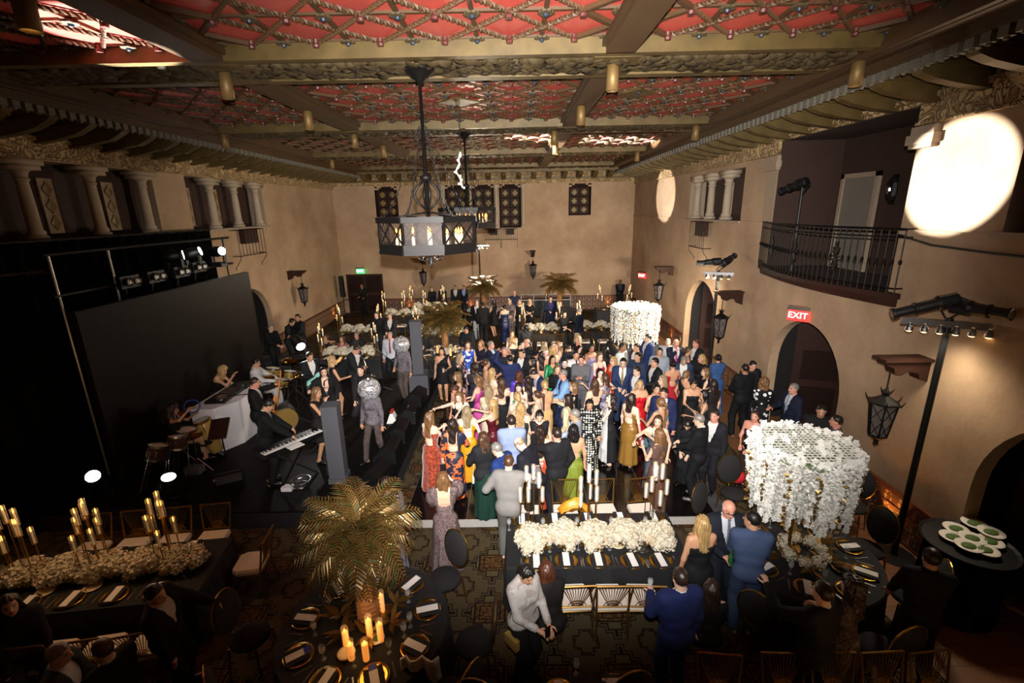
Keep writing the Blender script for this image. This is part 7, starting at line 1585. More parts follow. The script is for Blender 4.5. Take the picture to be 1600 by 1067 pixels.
P(883, 564, 180, 'f', 'pale dark haired guest in plain black top', dress(BLK, '', .05, sleeves=1.0), ('updo', 'black'), 'down', tone='pale', group=DG)
P(894, 557, 182, 'm', 'bearded man in white shirt with black tie and glasses', shirtm(WHT)+[('tie', BLK)], ('short', 'black'), 'down', tone='tan', group=DG)
P(906, 562, 165, 'm', 'man in grey shirt with belt and grey trousers', shirtm((110, 108, 112), (92, 90, 96)), ('short', 'dbrown'), 'clap', tone='ruddy', group=DG)
P(871, 577, 195, 'f', 'smiling fair woman in black lace hugging a friend', dress(BLK, '', .05, sleeves=.9), ('long', 'honey', .1), 'hug', group=DG)
P(880, 585, 100, 'm', 'grey haired man with glasses in light blue blazer', suit((140, 180, 226), (44, 60, 130), None, (34, 44, 80)), ('short', 'grey'), 'front', tone='ruddy', group=DG)
P(835, 584, 110, 'm', 'bearded man in navy blazer bending over his drink', suit((38, 48, 92)), ('short', 'dbrown'), 'drinkR', lean=14, nod=25, group=DG)
P(811, 586, 20, 'f', 'woman with auburn hair in violet top', dress((104, 72, 200), 'tank', .08, 'satin', sleeves=.4), ('long', 'red', .14), 'front', group=DG)
P(822, 597, -5, 'f', 'woman with long dark brown hair seen from behind in black', dress((30, 26, 30), 'strap', .06), ('long', 'dbrown', .3), 'front', group=DG)
P(814, 603, 180, 'f', 'pale woman looking down in cream dress with green straps', dress((222, 206, 192), 'strap', .08, 'floral', (40, 130, 90)), ('long', 'dbrown', .18), 'front', nod=18, tone='pale', group=DG)
P(851, 602, 10, 'f', 'woman with blonde chignon and bare golden back', dress((222, 176, 116), 'strap', .06, back=.58), ('updo', 'blonde'), 'front', tone='tan', group=DG)
P(839, 618, 75, 'f', 'woman in white floral straps with brown half tied hair', dress((226, 214, 206), 'strap', .1, 'floral', (150, 100, 120)), ('pony', 'brown', .22), 'phone', group=DG)
P(896, 604, 85, 'f', 'woman with layered caramel hair in black dress', dress(BLK, 'tank', .06), ('bob', 'honey', .1), 'clap', group=DG)
P(896, 625, 60, 'f', 'woman in cream ruffled sleeves raising her hands', dress((226, 210, 172), '', .08, 'pleat', sleeves=1.0), ('long', 'dbrown', .12), 'reachR', group=DG)
P(912, 631, 176, 'f', 'woman in black and white polka patterned wide sleeved gown', dress((30, 30, 30), '', .03, 'polka', (224, 220, 206), sleeves=1.0), ('long', 'black', .16), 'reachR', nod=15, tone='tan', group=DG)
P(808, 621, 20, 'f', 'woman with pale blonde updo in cream wrap', dress((228, 214, 186), 'tank', .08), ('updo', 'blonde'), 'front', tone='pale', group=DG)
P(817, 638, -10, 'f', 'woman with long tousled blonde hair and crossed straps, arm on a friend', dress((50, 56, 54), 'strap', .06, back=.64), ('long', 'blonde', .2), 'hugL', group=DG, lod=0)
# --- right half of the floor
P(931, 545, 210, 'f', 'woman in lavender dress with black hair behind the red dress', dress((150, 140, 180), 'strap', .08), ('updo', 'black'), 'drinkR', tone='brown', group=DG)
P(937, 558, 200, 'f', 'woman in red camisole gown with light brown hair', dress((176, 30, 52), 'strap', .05, 'satin'), ('long', 'honey', .1), 'front', tone='pale', group=DG)
P(946, 547, 15, 'f', 'woman with long black hair seen from behind beside the man in white', dress((46, 40, 44), 'tank', .08), ('long', 'black', .2), 'front', tone='tan', group=DG)
P(970, 542, -130, 'm', 'bearded man in white shirt near the far canopy', shirtm((226, 224, 220), BLK), ('short', 'black'), 'drinkR', tone='brown', group=DG)
P(990, 543, 110, 'm', 'man in dark suit with short hair facing the bearded man', suit((40, 34, 40)), ('buzz', 'dbrown'), 'drinkL', tone='tan', group=DG)
P(1012, 528, 100, 'm', 'tall man with glasses in royal blue suit', suit((38, 54, 104)), ('short', 'black'), 'drinkR', group=DG, h=1.86)
P(959, 564, 110, 'f', 'blonde woman in bright orange red top', dress((222, 66, 34), 'strap', .1, sleeves=.6), ('long', 'blonde', .12), 'front', group=DG)
P(973, 566, 165, 'm', 'man with moustache in navy suit and gold tie on the floor', suit((40, 56, 92), WHT, (150, 122, 70)), ('short', 'black'), 'front', nod=10, group=DG, lod=0)
P(996, 557, 130, 'm', 'smiling man in dark blue shirt without jacket', shirtm((44, 56, 84), (30, 34, 50)), ('short', 'black'), 'drinkR', tone='tan', group=DG)
P(1031, 550, 165, 'm', 'man in pale grey shirt with black hair', shirtm((160, 166, 176)), ('short', 'black'), 'down', tone='tan', group=DG)
P(1023, 566, 105, 'm', 'dark haired man in black suit with white shirt holding a drink', suit(BLK), ('short', 'black'), 'drinkL', tone='tan', group=DG)
P(995, 580, 120, 'm', 'bearded man in navy suit with open collar', suit((36, 50, 92)), ('short', 'dbrown'), 'drinkL', nod=8, group=DG)
P(938, 583, 190, 'f', 'pale woman with dark hair being whispered to', dress((210, 180, 170), 'strap', .08), ('long', 'black', .08), 'hug', tone='pale', group=DG)
P(945, 591, 60, 'f', 'woman with brown hair in lilac print whispering', dress((176, 168, 186), 'tank', .06, 'floral', (90, 84, 110)), ('long', 'brown', .12), 'hugL', group=DG)
P(929, 600, 15, 'f', 'woman with wavy brown hair in black halter, back turned', dress((28, 28, 34), 'halter', .05, back=.66), ('long', 'brown', .14), 'reachR', group=DG)
a = P(1002, 602, 180, 'f', 'laughing blonde woman in bright red ruffled dress', dress((214, 28, 40), 'strapless', .05, 'pleat', flare=.17), ('long', 'blonde', .12), 'drinkL', tone='tan', group=DG)
a = P(1024, 608, 185, 'f', 'woman in teal satin strapless dress holding an orange cocktail', dress((98, 130, 136), 'strapless', .1, 'satin'), ('updo', 'black'), 'drinkR', tone='tan', group=DG); cup(a, 'R', 'orange cocktail in front of the teal satin dress')
P(1035, 594, 100, 'f', 'woman with straight greyish brown hair behind the teal dress', dress(BLK, 'tank', .06), ('long', 'ash', .16), 'drinkR', group=DG)
P(1046, 536, 160, 'm', 'short man in light jacket half hidden behind the pink tie', shirtm((190, 196, 200)), ('short', 'grey'), 'down', group=DG, h=1.7, z=0)
P(1053, 569, 10, 'f', 'woman with dark bun in long crimson backless dress', dress((184, 32, 48), 'strapless', .03, back=.6), ('bun', 'black'), 'drinkL', tone='tan', group=DG)
P(1054, 535, 178, 'm', 'older man in navy suit with bright pink tie and glasses', suit((30, 34, 54), WHT, (208, 70, 150)), ('fringe', 'grey'), 'mic', tone='ruddy', group=DG, z=0)
P(1087, 537, 110, 'm', 'red haired man in black jacket before the far arch', suit((26, 30, 30)), ('short', 'red'), 'down', tone='ruddy', group=DG, z=0)
P(1076, 548, -110, 'f', 'woman with updo and bare shoulders near the far arch', dress((40, 36, 40), 'strapless', .06), ('updo', 'brown'), 'front', tone='tan', group=DG, z=0)
P(1067, 564, 170, 'm', 'grey haired man in slate blue jacket looking down', suit((48, 60, 84)), ('short', 'grey'), 'drinkR', nod=24, lean=8, tone='tan', group=DG)
P(1096, 560, 100, 'f', 'laughing blonde woman in black at the right edge of the crowd', dress(BLK, '', .06, sleeves=.9), ('long', 'blonde', .18), 'clap', tone='ruddy', group=DG, z=0)
P(1102, 581, 80, 'f', 'woman with long highlighted brown waves in black', dress(BLK, 'tank', .06), ('long', 'honey', .2), 'drinkL', group=DG, z=0)
P(1073, 586, -60, 'f', 'woman with slicked updo in black gown talking to the slate jacket', dress((24, 24, 28), 'oneshoulder', .03), ('updo', 'honey'), 'reachR', tone='tan', group=DG)
a = P(1088, 601, 178, 'f', 'woman in strapless black dress looking down at her glass', dress(BLK, 'strapless', .05), ('updo', 'dbrown'), 'front', nod=22, tone='tan', group=DG, z=0); cup(a, 'R', 'pale cocktail held by the woman in the strapless black dress', 'bread_cream')
P(1110, 600, 20, 'f', 'woman with long dark hair at the right edge, back turned', dress((40, 34, 36), 'tank', .06), ('long', 'dbrown', .22), 'down', group=DG, z=0)
P(1100, 617, 75, 'f', 'woman with dark bob and thin straps lower right of the crowd', dress((44, 38, 38), 'strap', .06), ('bob', 'black', .1), 'drinkL', tone='tan', group=DG, z=0)
P(1122, 560, 5, 'f', 'woman in blue denim jumpsuit with high bun walking away', [('shirt', (62, 96, 150), {'sleeves': .5, 'off': .01}), ('trousers', (62, 96, 150), {'off': .02})], ('bun', 'black'), 'front', 'walk', tone='tan', group=DG, z=0)
# --- front rows
P(672, 652, -35, 'f', 'woman in rust orange velvet gown with long waves at the front left', dress((178, 66, 32), 'strap', .03, 'velvet', back=.6, flare=.15), ('long', 'honey', .22), 'clap', tone='pale', group=DG, lod=0)
P(707, 663, -5, 'f', 'woman in navy gown with orange flower print and open back', dress((50, 54, 72), '', .03, 'floral', (236, 110, 60), sleeves=.9, back=.62), ('long', 'dbrown', .2), 'drinkR', group=DG, lod=0)
P(729, 643, 5, 'f', 'woman in mustard satin gown with ash blonde waves', dress((226, 164, 32), 'strap', .04, 'satin', back=.62, flare=.14), ('long', 'ash', .18), 'hugL', tone='pale', group=DG, lod=0)
P(769, 632, 70, 'f', 'blonde woman in burgundy satin dress with outstretched arms', dress((96, 26, 36), 'strapless', .16, 'satin'), ('long', 'blonde', .24), 'hug', group=DG, lod=0)
a = P(755, 684, 25, 'f', 'woman in black blazer and green skirt with brown bob', [('jacket', (34, 34, 38), {'vneck': 0}), ('dress', (22, 58, 48), {'top': 'strapless', 'hem': .03})], ('bob', 'brown', .13), 'drinkL', group=DG, lod=0)
t = thing('white_purse', 'small white purse hanging beside the black blazer', 'purse', tuple(atz(744, 748, .75)), .2); mb = MB(); mb.box(-.07, .07, -.025, .025, -.08, .06); part('body', mb, 'napkin_white', t); mb = MB(); mb.tube([(-.06, 0, .06), (-.03, 0, .3), (.03, 0, .3), (.06, 0, .06)], .004, 4); part('strap', mb, 'napkin_white', t)
P(776, 702, 60, 'm', 'man with glasses in bright navy suit bending beside the grey jacket', suit((30, 56, 120)), ('short', 'grey'), 'front', lean=16, nod=10, group=DG, lod=0)
P(799, 658, 5, 'm', 'man in light blue dress shirt seen from behind', shirtm((150, 166, 206), (40, 40, 48)), ('short', 'dbrown'), 'front', group=DG, lod=0, h=1.84)
P(812, 693, 60, 'm', 'bald man in black shirt bending forward', shirtm((30, 30, 40), BLK), ('fringe', 'ash'), 'front', lean=22, nod=22, tone='pale', group=DG, lod=0)
a = P(843, 650, 180, 'f', 'woman in black sleeveless top with gold necklace looking down', dress((28, 28, 36), 'tank', .04), ('bun', 'black'), 'down', nod=24, group=DG, lod=0)
q = a['J']; nl = [a['W'](q['T'](.045*math.cos(t), .03+.04*abs(math.sin(t)), .825-.035*math.sin(t))) for t in np.linspace(0, PI, 9)]; held('necklace', 'gold necklace on the woman in black sleeveless top', MB().tube([tuple(p) for p in nl], .008, 5), 'gold_metal', (0, 0, 0), 'necklace')
P(847, 675, -5, 'f', 'woman with very long dark hair in rust red gown', dress((186, 78, 50), 'strap', .03, 'satin', back=.6), ('long', 'dbrown', .28), 'front', tone='fair', group=DG, lod=0)
P(867, 676, 30, 'm', 'man in black suit seen from behind at the front of the crowd', suit((30, 30, 34)), ('short', 'dbrown'), 'hugL', tone='ruddy', group=DG, lod=0)
P(895, 673, 10, 'f', 'woman in pleated lime green gown with sleek black bob', dress((132, 146, 54), 'oneshoulder', .03, 'pleat', flare=.12, back=.64), ('bob', 'black', .1), 'drinkL', tone='tan', group=DG, lod=0)
P(898, 648, 75, 'm', 'man in pale grey blue suit with dark grey hair', suit((176, 184, 200), (226, 228, 236)), ('short', 'grey'), 'front', tone='tan', group=DG, lod=0)
a = P(795, 722, -8, 'm', 'man in light grey blazer bending at the very front', suit((140, 137, 134), (180, 180, 180), None, (108, 106, 102)), ('short', 'brown'), None, arms=((-.17, .13, .64), (.24, .2, .8)), lean=9, group='guests at the front edge of the floor', lod=0, z=0)
a = P(692, 748, 6, 'f', 'woman in dusty pink sequined gown with puffed sleeves holding a phone up', dress((150, 124, 124), 'tank', .02, 'sequin', sleeves=.5, back=.68, flare=.17), ('long', 'honey', .1), 'phone', group='guests at the front edge of the floor', lod=0, z=0); phone(a, 'R', 'dark phone raised by the woman in the sequined gown')
J_ = a['J']; 
for n in 'LR':
    m_ = (J_['sh'+n]+J_['el'+n])/2; mb = MB(); mb.ball((0, 0, 0), .11, 12, 8, (1, 1, 1.35)); o = part('puff_sleeve', mb, 'black_cloth', a['root'], True, tuple(m_+np.array([0, 0, .02]))); setmat(o, cloth_mat((150, 124, 124), 'sequin'))
P(955, 623, 85, 'f', 'laughing woman in black and white split dress with head thrown back', dress((34, 34, 38), 'tank', .08, 'half', (196, 194, 194)), ('bob', 'dbrown', .12), 'clap', nod=-26, tone='pale', group=DG, lod=0)
P(987, 623, -50, 'f', 'woman in long ochre gown with dark wavy hair', dress((158, 116, 50), 'strap', .05, 'satin', back=.62, flare=.13), ('long', 'dbrown', .16), 'down', tone='pale', group=DG, lod=0)
P(1037, 614, 150, 'm', 'dark haired man in navy suit behind the ponytail', suit((34, 42, 84)), ('short', 'dbrown'), 'down', nod=12, tone='ruddy', group=DG)
P(1032, 630, 30, 'f', 'woman with ponytail in turquoise open back dress', dress((20, 130, 150), 'strap', .05, 'satin', back=.56), ('pony', 'honey', .26), 'drinkL', tone='tan', group=DG, lod=0)
P(1028, 658, 160, 'f', 'smiling woman with brown hair looking left at the front right', dress((90, 92, 104), 'strap', .06), ('long', 'brown', .14), 'reachR', tone='fair', group=DG, lod=0)
a = P(1030, 679, 35, 'f', 'woman in brown sleeveless gown with long straight light brown hair', dress((112, 84, 74), 'tank', .02, 'satin', flare=.12), ('long', 'honey', .24), 'phone', group=DG, lod=0); cup(a, 'L', 'small clear drink held by the woman in brown', 'glass')
a = P(1095, 654, 55, 'm', 'grey haired man in black suit looking at his phone right of the floor', suit((22, 22, 26)), ('short', 'grey'), 'front', nod=14, tone='fair', group='guests right of the dance floor', lod=0, z=0, shoes=(120, 120, 122)); phone(a, 'R', 'phone in the hands of the grey haired man')
P(1108, 650, 130, 'm', 'person in dark suit hidden behind the grey haired man', suit((30, 28, 34)), ('short', 'dbrown'), 'down', tone='ruddy', group='guests right of the dance floor', z=0)
P(1074, 663, 150, 'f', 'person with black hair bent over a phone beside the grey haired man', dress((22, 22, 26), '', .06, sleeves=1.0), ('bob', 'black', .08), 'front', lean=20, nod=30, group='guests right of the dance floor', z=0)
RG = 'guests by the right arches'
P(1164, 576, 10, 'm', 'large man in black suit seen from behind by the arch', suit((20, 20, 22)), ('buzz', 'black'), 'front', 'wide', tone='brown', group=RG, z=.012, h=1.86, lod=0)
P(1176, 571, 185, 'm', 'dark haired man facing the camera behind the large man', suit((24, 22, 24), (40, 40, 44)), ('short', 'black'), 'down', tone='ruddy', group=RG, z=.012, nod=15)
P(1194, 598, -40, 'f', 'woman with curly blonde hair in black dress with white dots', dress((24, 24, 26), '', .1, 'bigdot', (228, 226, 224), sleeves=.5), ('curly', 'honey', .08), 'front', group=RG, z=.012, lod=0)
P(1240, 607, 95, 'm', 'silver haired man in dark blue suit standing in the arch', suit((26, 34, 54), (226, 226, 230), (150, 160, 190)), ('short', 'grey'), 'drinkR', tone='ruddy', group=RG, z=.012, lod=0)
P(1285, 643, 150, 'm', 'bald bearded man in black behind the near canopy', shirtm((26, 24, 26), BLK), ('buzz', 'black'), 'front', tone='tan', group=RG, z=.012, nod=15)
P(1305, 657, 60, 'm', 'dark haired man in grey shirt behind the near canopy', shirtm((96, 98, 110)), ('short', 'black'), 'front', tone='ruddy', group=RG, z=.012)
P(1180, 650, 130, 'f', 'woman with bare shoulders just above the near canopy rim', dress((60, 46, 44), 'strapless', .1), ('updo', 'dbrown'), 'front', group=RG, z=.012, tone='ruddy')
t = thing('red_garment', 'small red garment on a chair behind the near canopy', 'garment', tuple(atz(1152, 745, .56))); mb = MB(); mb.ball((0, 0, 0), .16, 10, 6, (1, .7, .8)); S('red_cloth', (190, 26, 40), .7); part('cloth', mb, 'red_cloth', t, True)
# --- foreground guests
FG = 'guests among the foreground tables'
a = P(823, 897, -140, 'f', 'woman in patterned white satin shirt with gold bag, looking at her phone', [('shirt', (196, 190, 186), {'sleeves': .95, 'off': .016, 'length': .52, 'typ': 'floral', 'c2': (150, 142, 138)}), ('trousers', (26, 24, 26))], ('updo', 'black'), 'front', nod=26, tone='tan', group=FG, lod=0, z=0); phone(a, 'R', 'phone held by the woman in the white satin shirt')
b0 = a['W'](np.array([.2, .02, .72])); t = thing('gold_handbag', 'small gold patterned handbag at the hip of the satin shirt woman', 'handbag', b0, a['hd']); mb = MB(); mb.box(-.03, .03, -.1, .1, -.065, .065); part('body', mb, 'bag_gold', t); mb = MB(); mb.tube([(0, -.09, .08), (-.04, -.04, .4), (-.1, .02, .62)], .006, 4); part('chain', mb, 'gold_metal', t)
P(851, 893, 20, 'f', 'woman with long auburn hair in black jacket at the centre table', [('jacket', (30, 26, 26), {'vneck': 0}), ('trousers', BLK)], ('long', 'red', .2), 'table', 'sit', lean=8, group=FG, lod=0, z=0)
a = P(1063, 903, 10, 'm', 'man in royal navy suit seen from behind in the foreground', suit((32, 44, 96)), ('short', 'dbrown'), 'drinkL', tone='fair', group=FG, lod=0, z=0); cup(a, 'L', 'clear drink held by the man in the navy suit', 'glass')
P(1175, 812, -15, 'm', 'man in steel blue shirt and trousers leaning to the table, back turned', shirtm((74, 92, 128), (70, 86, 118)), ('short', 'black'), 'front', 'stand', look=-50, tone='tan', group=FG, lod=0, z=0, lean=6)
P(1097, 818, 8, 'f', 'woman with long blonde waves in black strapless dress by the canopy table', dress(BLK, 'strapless', .3), ('long', 'blonde', .2), 'drinkR', tone='tan', group=FG, lod=0, z=0)
a = P(1139, 795, 178, 'm', 'bald man with glasses in dark suit and grey tie holding a bottle', suit((28, 32, 44), (214, 216, 224), (110, 116, 130)), ('fringe', 'white'), 'drinkR', nod=12, tone='ruddy', group=FG, lod=0, z=0)
mb = MB(); mb.lathe([(.001, 0), (.03, 0), (.03, .12), (.012, .17), (.012, .22), (.001, .22)], (0, 0, 0), 10, False); held('green_bottle', 'green bottle in the hand of the bald man with glasses', mb, 'bottle_green', a['handR']+Vector((0, 0, -.05)), 'bottle')
gl = [a['W'](a['J']['hc']+a['J']['HR'] @ (np.array([x_, .062-.02*abs(x_)/.035, .0])*a['h'])) for x_ in (-.036, -.03, -.02, -.008, 0, .008, .02, .03, .036)]; held('glasses', 'dark glasses on the bald man holding a bottle', MB().tube([tuple(p) for p in gl], .006, 4), 'black_metal', (0, 0, 0), 'glasses')
P(1112, 920, -10, 'f', 'dark haired woman low between the blonde and the blue shirt', dress((22, 20, 22), 'tank', .3), ('long', 'dbrown', .14), 'lap', 'sit', group=FG, lod=0, z=.02)
P(1287, 925, 25, 'm', 'man in black suit pointing at the canopy table, back turned', suit((20, 19, 21)), ('short', 'dbrown'), 'upL', tone='fair', group=FG, lod=0, z=0, arms=((-.1, .26, .8), (.12, .1, .55)))
P(1330, 918, 30, 'f', 'woman with curly brown hair in bronze patterned dress', dress((96, 74, 60), '', .03, 'sequin', sleeves=.3), ('curly', 'dbrown', .18), 'front', group=FG, lod=0, z=0)
a = P(1455, 872, -20, 'm', 'waiter in all black seen from behind near the salad tray', shirtm((18, 18, 20), (18, 18, 20)), ('short', 'dbrown'), 'table', 'wide', tone='tan', group=FG, lod=0, z=.012, lean=6)
P(243, 928, -75, 'm', 'man in black suit and open white shirt leaning on the left table', suit((22, 22, 25), (206, 200, 196)), ('short', 'black'), 'lean', 'wide', look=20, side=14, lean=6, tone='tan', group=FG, lod=0, z=0)
P(15, 945, -130, 'f', 'guest in black cut by the left edge of the frame', [('jacket', (28, 26, 26), {'vneck': 0}), ('trousers', BLK)], ('bob', 'dbrown', .08), 'table', 'sit', tone='fair', group=FG, lod=0, z=.12)
P(92, 1022, -70, 'm', 'grey haired man in dark grey jacket at the lower left', suit((46, 46, 50)), ('short', 'grey'), 'lap', 'sit', nod=10, tone='fair', group=FG, lod=0, z=.05)
P(160, 1015, 80, 'm', 'man in black jacket facing the grey haired man at the lower left', suit((22, 20, 22)), ('short', 'brown'), 'lap', 'sit', tone='fair', group=FG, lod=0, z=.05)
P(604, 756, 15, 'f', 'woman in lilac satin dress with puffed sleeves behind the large palm', dress((176, 172, 200), 'tank', .03, 'satin', sleeves=.5), ('bob', 'dbrown', .1), 'front', nod=20, lean=10, group=FG, lod=0, z=0)
# ================================================================== THE BAND AND FAR GUESTS
BG = 'musicians and performers on the stage'
P(348, 578, -80, 'f', 'disc jockey with long blonde hair and black top at the white booth', dress((24, 20, 20), 'strapless', .3), ('long', 'blonde', .2), None, arms=((-.1, .28, .66), (-.02, .16, .86)), lean=22, nod=12, tone='tan', z=ZG, group=BG, lod=0)
P(400, 567, -75, 'm', 'drummer in white shirt with dark suspenders', shirtm((224, 222, 222), (210, 208, 206)), ('short', 'black'), 'drums', 'sit', nod=14, tone='tan', z=ZG+.15, group=BG)
BS = P(398, 598, -70, 'm', 'bass player in black suit and white shirt beside the booth', suit((22, 22, 24)), ('short', 'dbrown'), 'guitar', nod=10, tone='ruddy', z=ZG, group=BG, lod=0)
P(420, 633, -65, 'm', 'pianist in black suit playing the keyboard', suit((20, 20, 22)), ('short', 'black'), 'keys', 'stand', nod=26, lean=8, tone='tan', z=ZG, group=BG, lod=0)
GT = P(484, 557, -130, 'm', 'guitarist in black suit with dark glasses and mint guitar', suit((24, 24, 27)), ('short', 'dbrown'), 'guitar', nod=16, tone='tan', z=ZG, group=BG, lod=0)
P(506, 581, -155, 'f', 'dark haired singer in black suit with plunging neckline', [('jacket', (24, 24, 27), {'vneck': .6}), ('trousers', (24, 24, 27))], ('long', 'black', .2), 'reachR', lean=-4, tone='fair', z=ZG, group=BG, lod=0)
P(519, 563, -60, 'f', 'blonde singer in black mini outfit with bare legs', dress((26, 24, 30), 'tank', .44, flare=.1), ('long', 'blonde', .22), 'drinkR', 'contra', tone='tan', z=ZG, group=BG, lod=0)
a = P(495, 613, -100, 'f', 'singer with wavy caramel hair holding a microphone by the stands', dress((30, 24, 22), 'tank', .3), ('long', 'honey', .18), 'mic', 'contra', nod=15, tone='tan', z=ZG, group=BG, lod=0)
held('handheld_microphone', 'microphone in the hand of the caramel haired singer', MB().tube([(0, 0, -.1), (0, 0, .04), (0, 0, .06), (0, 0, .1)], [.012, .016, .025, .02], 8), 'steel', a['handR'], 'microphone')
SX = P(557, 546, -110, 'm', 'saxophonist in black tuxedo with white bow tie', suit((26, 26, 30), WHT), ('short', 'dbrown'), 'sax', nod=28, lean=8, tone='ruddy', z=ZG, group=BG, lod=0)
held('bow_tie', 'white bow tie of the saxophonist', MB().prism([(-.06, -.03), (0, -.01), (.06, -.03), (.06, .03), (0, .01), (-.06, .03)], lambda p: (p[0], -.01, p[1]), lambda p: (p[0], .015, p[1])), 'wall_white', SX['W'](SX['J']['T'](0, .075, .82)), 'bow tie', SX['hd'])
P(563, 578, 175, 'm', 'man in dark jacket crouching behind the front dancer', suit((38, 34, 38), (24, 22, 26)), ('short', 'black'), 'lap', 'crouch', tone='fair', z=ZG+.05, group=BG)
PC = P(270, 640, -60, 'f', 'percussionist with dark hair holding a tambourine', dress((30, 24, 24), 'tank', .2), ('curly', 'dbrown', .12), 'tamb', 'sit', nod=12, tone='tan', z=ZG+.1, group=BG, lod=0)
t = thing('tambourine', 'blue tambourine raised over the percussion kit', 'tambourine', PC['handR'], .6); mb = MB(); mb.lathe([(.13, -.02), (.145, -.02), (.145, .02), (.13, .02), (.13, -.02)], (0, 0, 0), 18, False); o = part('hoop', mb, 'ribbon_blue', t); o.rotation_euler = (PI/2, 0, 0)
for i in range(6): a_ = i*PI/3; mb = MB(); mb.lathe([(.02, -.003), (.02, .003)], (0, 0, 0), 8); o = part('jingle', mb, 'steel', t, False, (.137*math.cos(a_), 0, .137*math.sin(a_)))
# guitars hang on the players
def guitar(pp, label, body_mat, bass=False):
    J = pp['J']; hL = np.array(pp['handL']); hR = np.array(pp['handR']); d = hL-hR; d = d/np.linalg.norm(d); fw = np.array([-math.sin(pp['hd']), math.cos(pp['hd']), 0]); up = np.cross(d, fw); up = up/np.linalg.norm(up); fw = np.cross(up, d)
    t = thing('bass_guitar' if bass else 'electric_guitar', label, 'guitar', tuple(hR-fw*.02))
    def X(a, b, c): return tuple(d*a+up*b+fw*c)
    out = [(-.3, -.02), (-.29, .1), (-.2, .155), (-.1, .13), (-.02, .11), (.06, .15), (.14, .15), (.12, .08), (.06, .04), (.06, -.04), (.12, -.07), (.13, -.13), (.05, -.14), (-.03, -.11), (-.12, -.13), (-.22, -.155), (-.29, -.1)]
    mb = MB(); mb.prism(out, lambda p: X(p[0], p[1], -.022), lambda p: X(p[0], p[1], .022)); part('body', mb, body_mat, t)
    mb = MB(); mb.prism([(-.2, -.03), (-.18, -.1), (.02, -.08), (.05, .0), (.03, .08), (-.1, .07)], lambda p: X(p[0], p[1], .022), lambda p: X(p[0], p[1], .027)); part('pickguard', mb, 'black_metal', t)
    L_ = .78 if bass else .62; mb = MB(); mb.prism([(.0, -.026), (L_, -.02), (L_, .02), (.0, .026)], lambda p: X(p[0], p[1], .015), lambda p: X(p[0], p[1], .04)); part('neck', mb, 'maple' if not bass else 'guitar_orange', t)
    mb = MB(); mb.prism([(L_, -.024), (L_+.16, -.04), (L_+.18, .01), (L_+.06, .05), (L_, .024)], lambda p: X(p[0], p[1], .012), lambda p: X(p[0], p[1], .03)); part('headstock', mb, 'maple' if not bass else 'guitar_orange', t)
    for i in range(4): mb = MB(); mb.tube([X(L_+.03+.035*i, .05, .02), X(L_+.03+.035*i, .075, .02)], .007, 5); part('tuning_peg', mb, 'steel', t)
    for q in (-.14, -.06): mb = MB(); mb.prism([(q, -.04), (q+.03, -.04), (q+.03, .04), (q, .04)], lambda p: X(p[0], p[1], .027), lambda p: X(p[0], p[1], .038)); part('pickup', mb, 'steel', t)
guitar(GT, 'mint green electric guitar with black pickguard', 'guitar_mint'); guitar(BS, 'orange wooden bass guitar', 'guitar_orange', True)
# saxophone
hl, hr = np.array(SX['handL']), np.array(SX['handR']); mth = np.array(SX['W'](SX['J']['hc']+SX['J']['HR'] @ np.array([0, .075*SX['h'], -.035*SX['h']]))); t = thing('saxophone', 'silvery brass saxophone played at the back of the stage', 'saxophone', tuple(hr)); fw = np.array([-math.sin(SX['hd']), math.cos(SX['hd']), 0])
pts = [mth-hr, (mth+hl)/2-hr+fw*.06+np.array([0, 0, .04]), hl-hr+fw*.03, np.zeros(3)+fw*.02, np.array([0, 0, -.18])+fw*.04, np.array([0, 0, -.25])+fw*.11, np.array([0, 0, -.18])+fw*.19, np.array([0, 0, .02])+fw*.24, np.array([0, 0, .1])+fw*.27]
mb = MB(); mb.tube([tuple(p) for p in pts], [.008, .012, .022, .032, .038, .042, .046, .06, .1], 12, False); part('body', mb, 'sax_brass', t, True)
for i in range(8): p = np.array([0, 0, .16-.045*i])+fw*.06; mb = MB(); mb.lathe([(.018, -.004), (.018, .004)], tuple(p), 8); part('key', mb, 'steel', t)
# dancers with mirror ball heads
def mirror_ball(mb, c, r, n=26, m=18):
    """faceted ball: every mirror a flat facet"""
    mb.ball(c, r, n, m)
def disco(u, v, hd, label, pose_, legs_, r, lod=0, z=ZG, zoff=0):
    a = P(u, v, hd, 'f', 'dancer with a mirror ball head in silver sequined bodysuit, '+label, [('shirt', (140, 130, 140), {'sleeves': 1.0, 'off': .006, 'length': .47, 'typ': 'sequin', 'top': .87}), ('trousers', (104, 86, 80), {'off': .004, 'typ': 'sequin'})], ('bald', 'black'), pose_, legs_, tone='tan', z=z, group='dancers with mirror ball heads', lod=lod, shoes=(20, 20, 24), h=1.72)
    mb = MB(); mirror_ball(mb, (0, 0, 0), r); o = part('mirror_ball_head', mb, 'mirror_ball', a['root'], False, tuple(a['J']['hc']+np.array([0, 0, .03]))); mb = MB(); mb.lathe([(.05, 0), (.06, .02), (.05, .04)], (0, 0, r-.02), 10); part('cap', mb, 'steel', o); return a
disco(577, 610, 165, 'nearer the camera', 'down', 'step', .235); disco(627, 540, 160, 'at the far stage edge', 'hipR', 'contra', .235, 1)
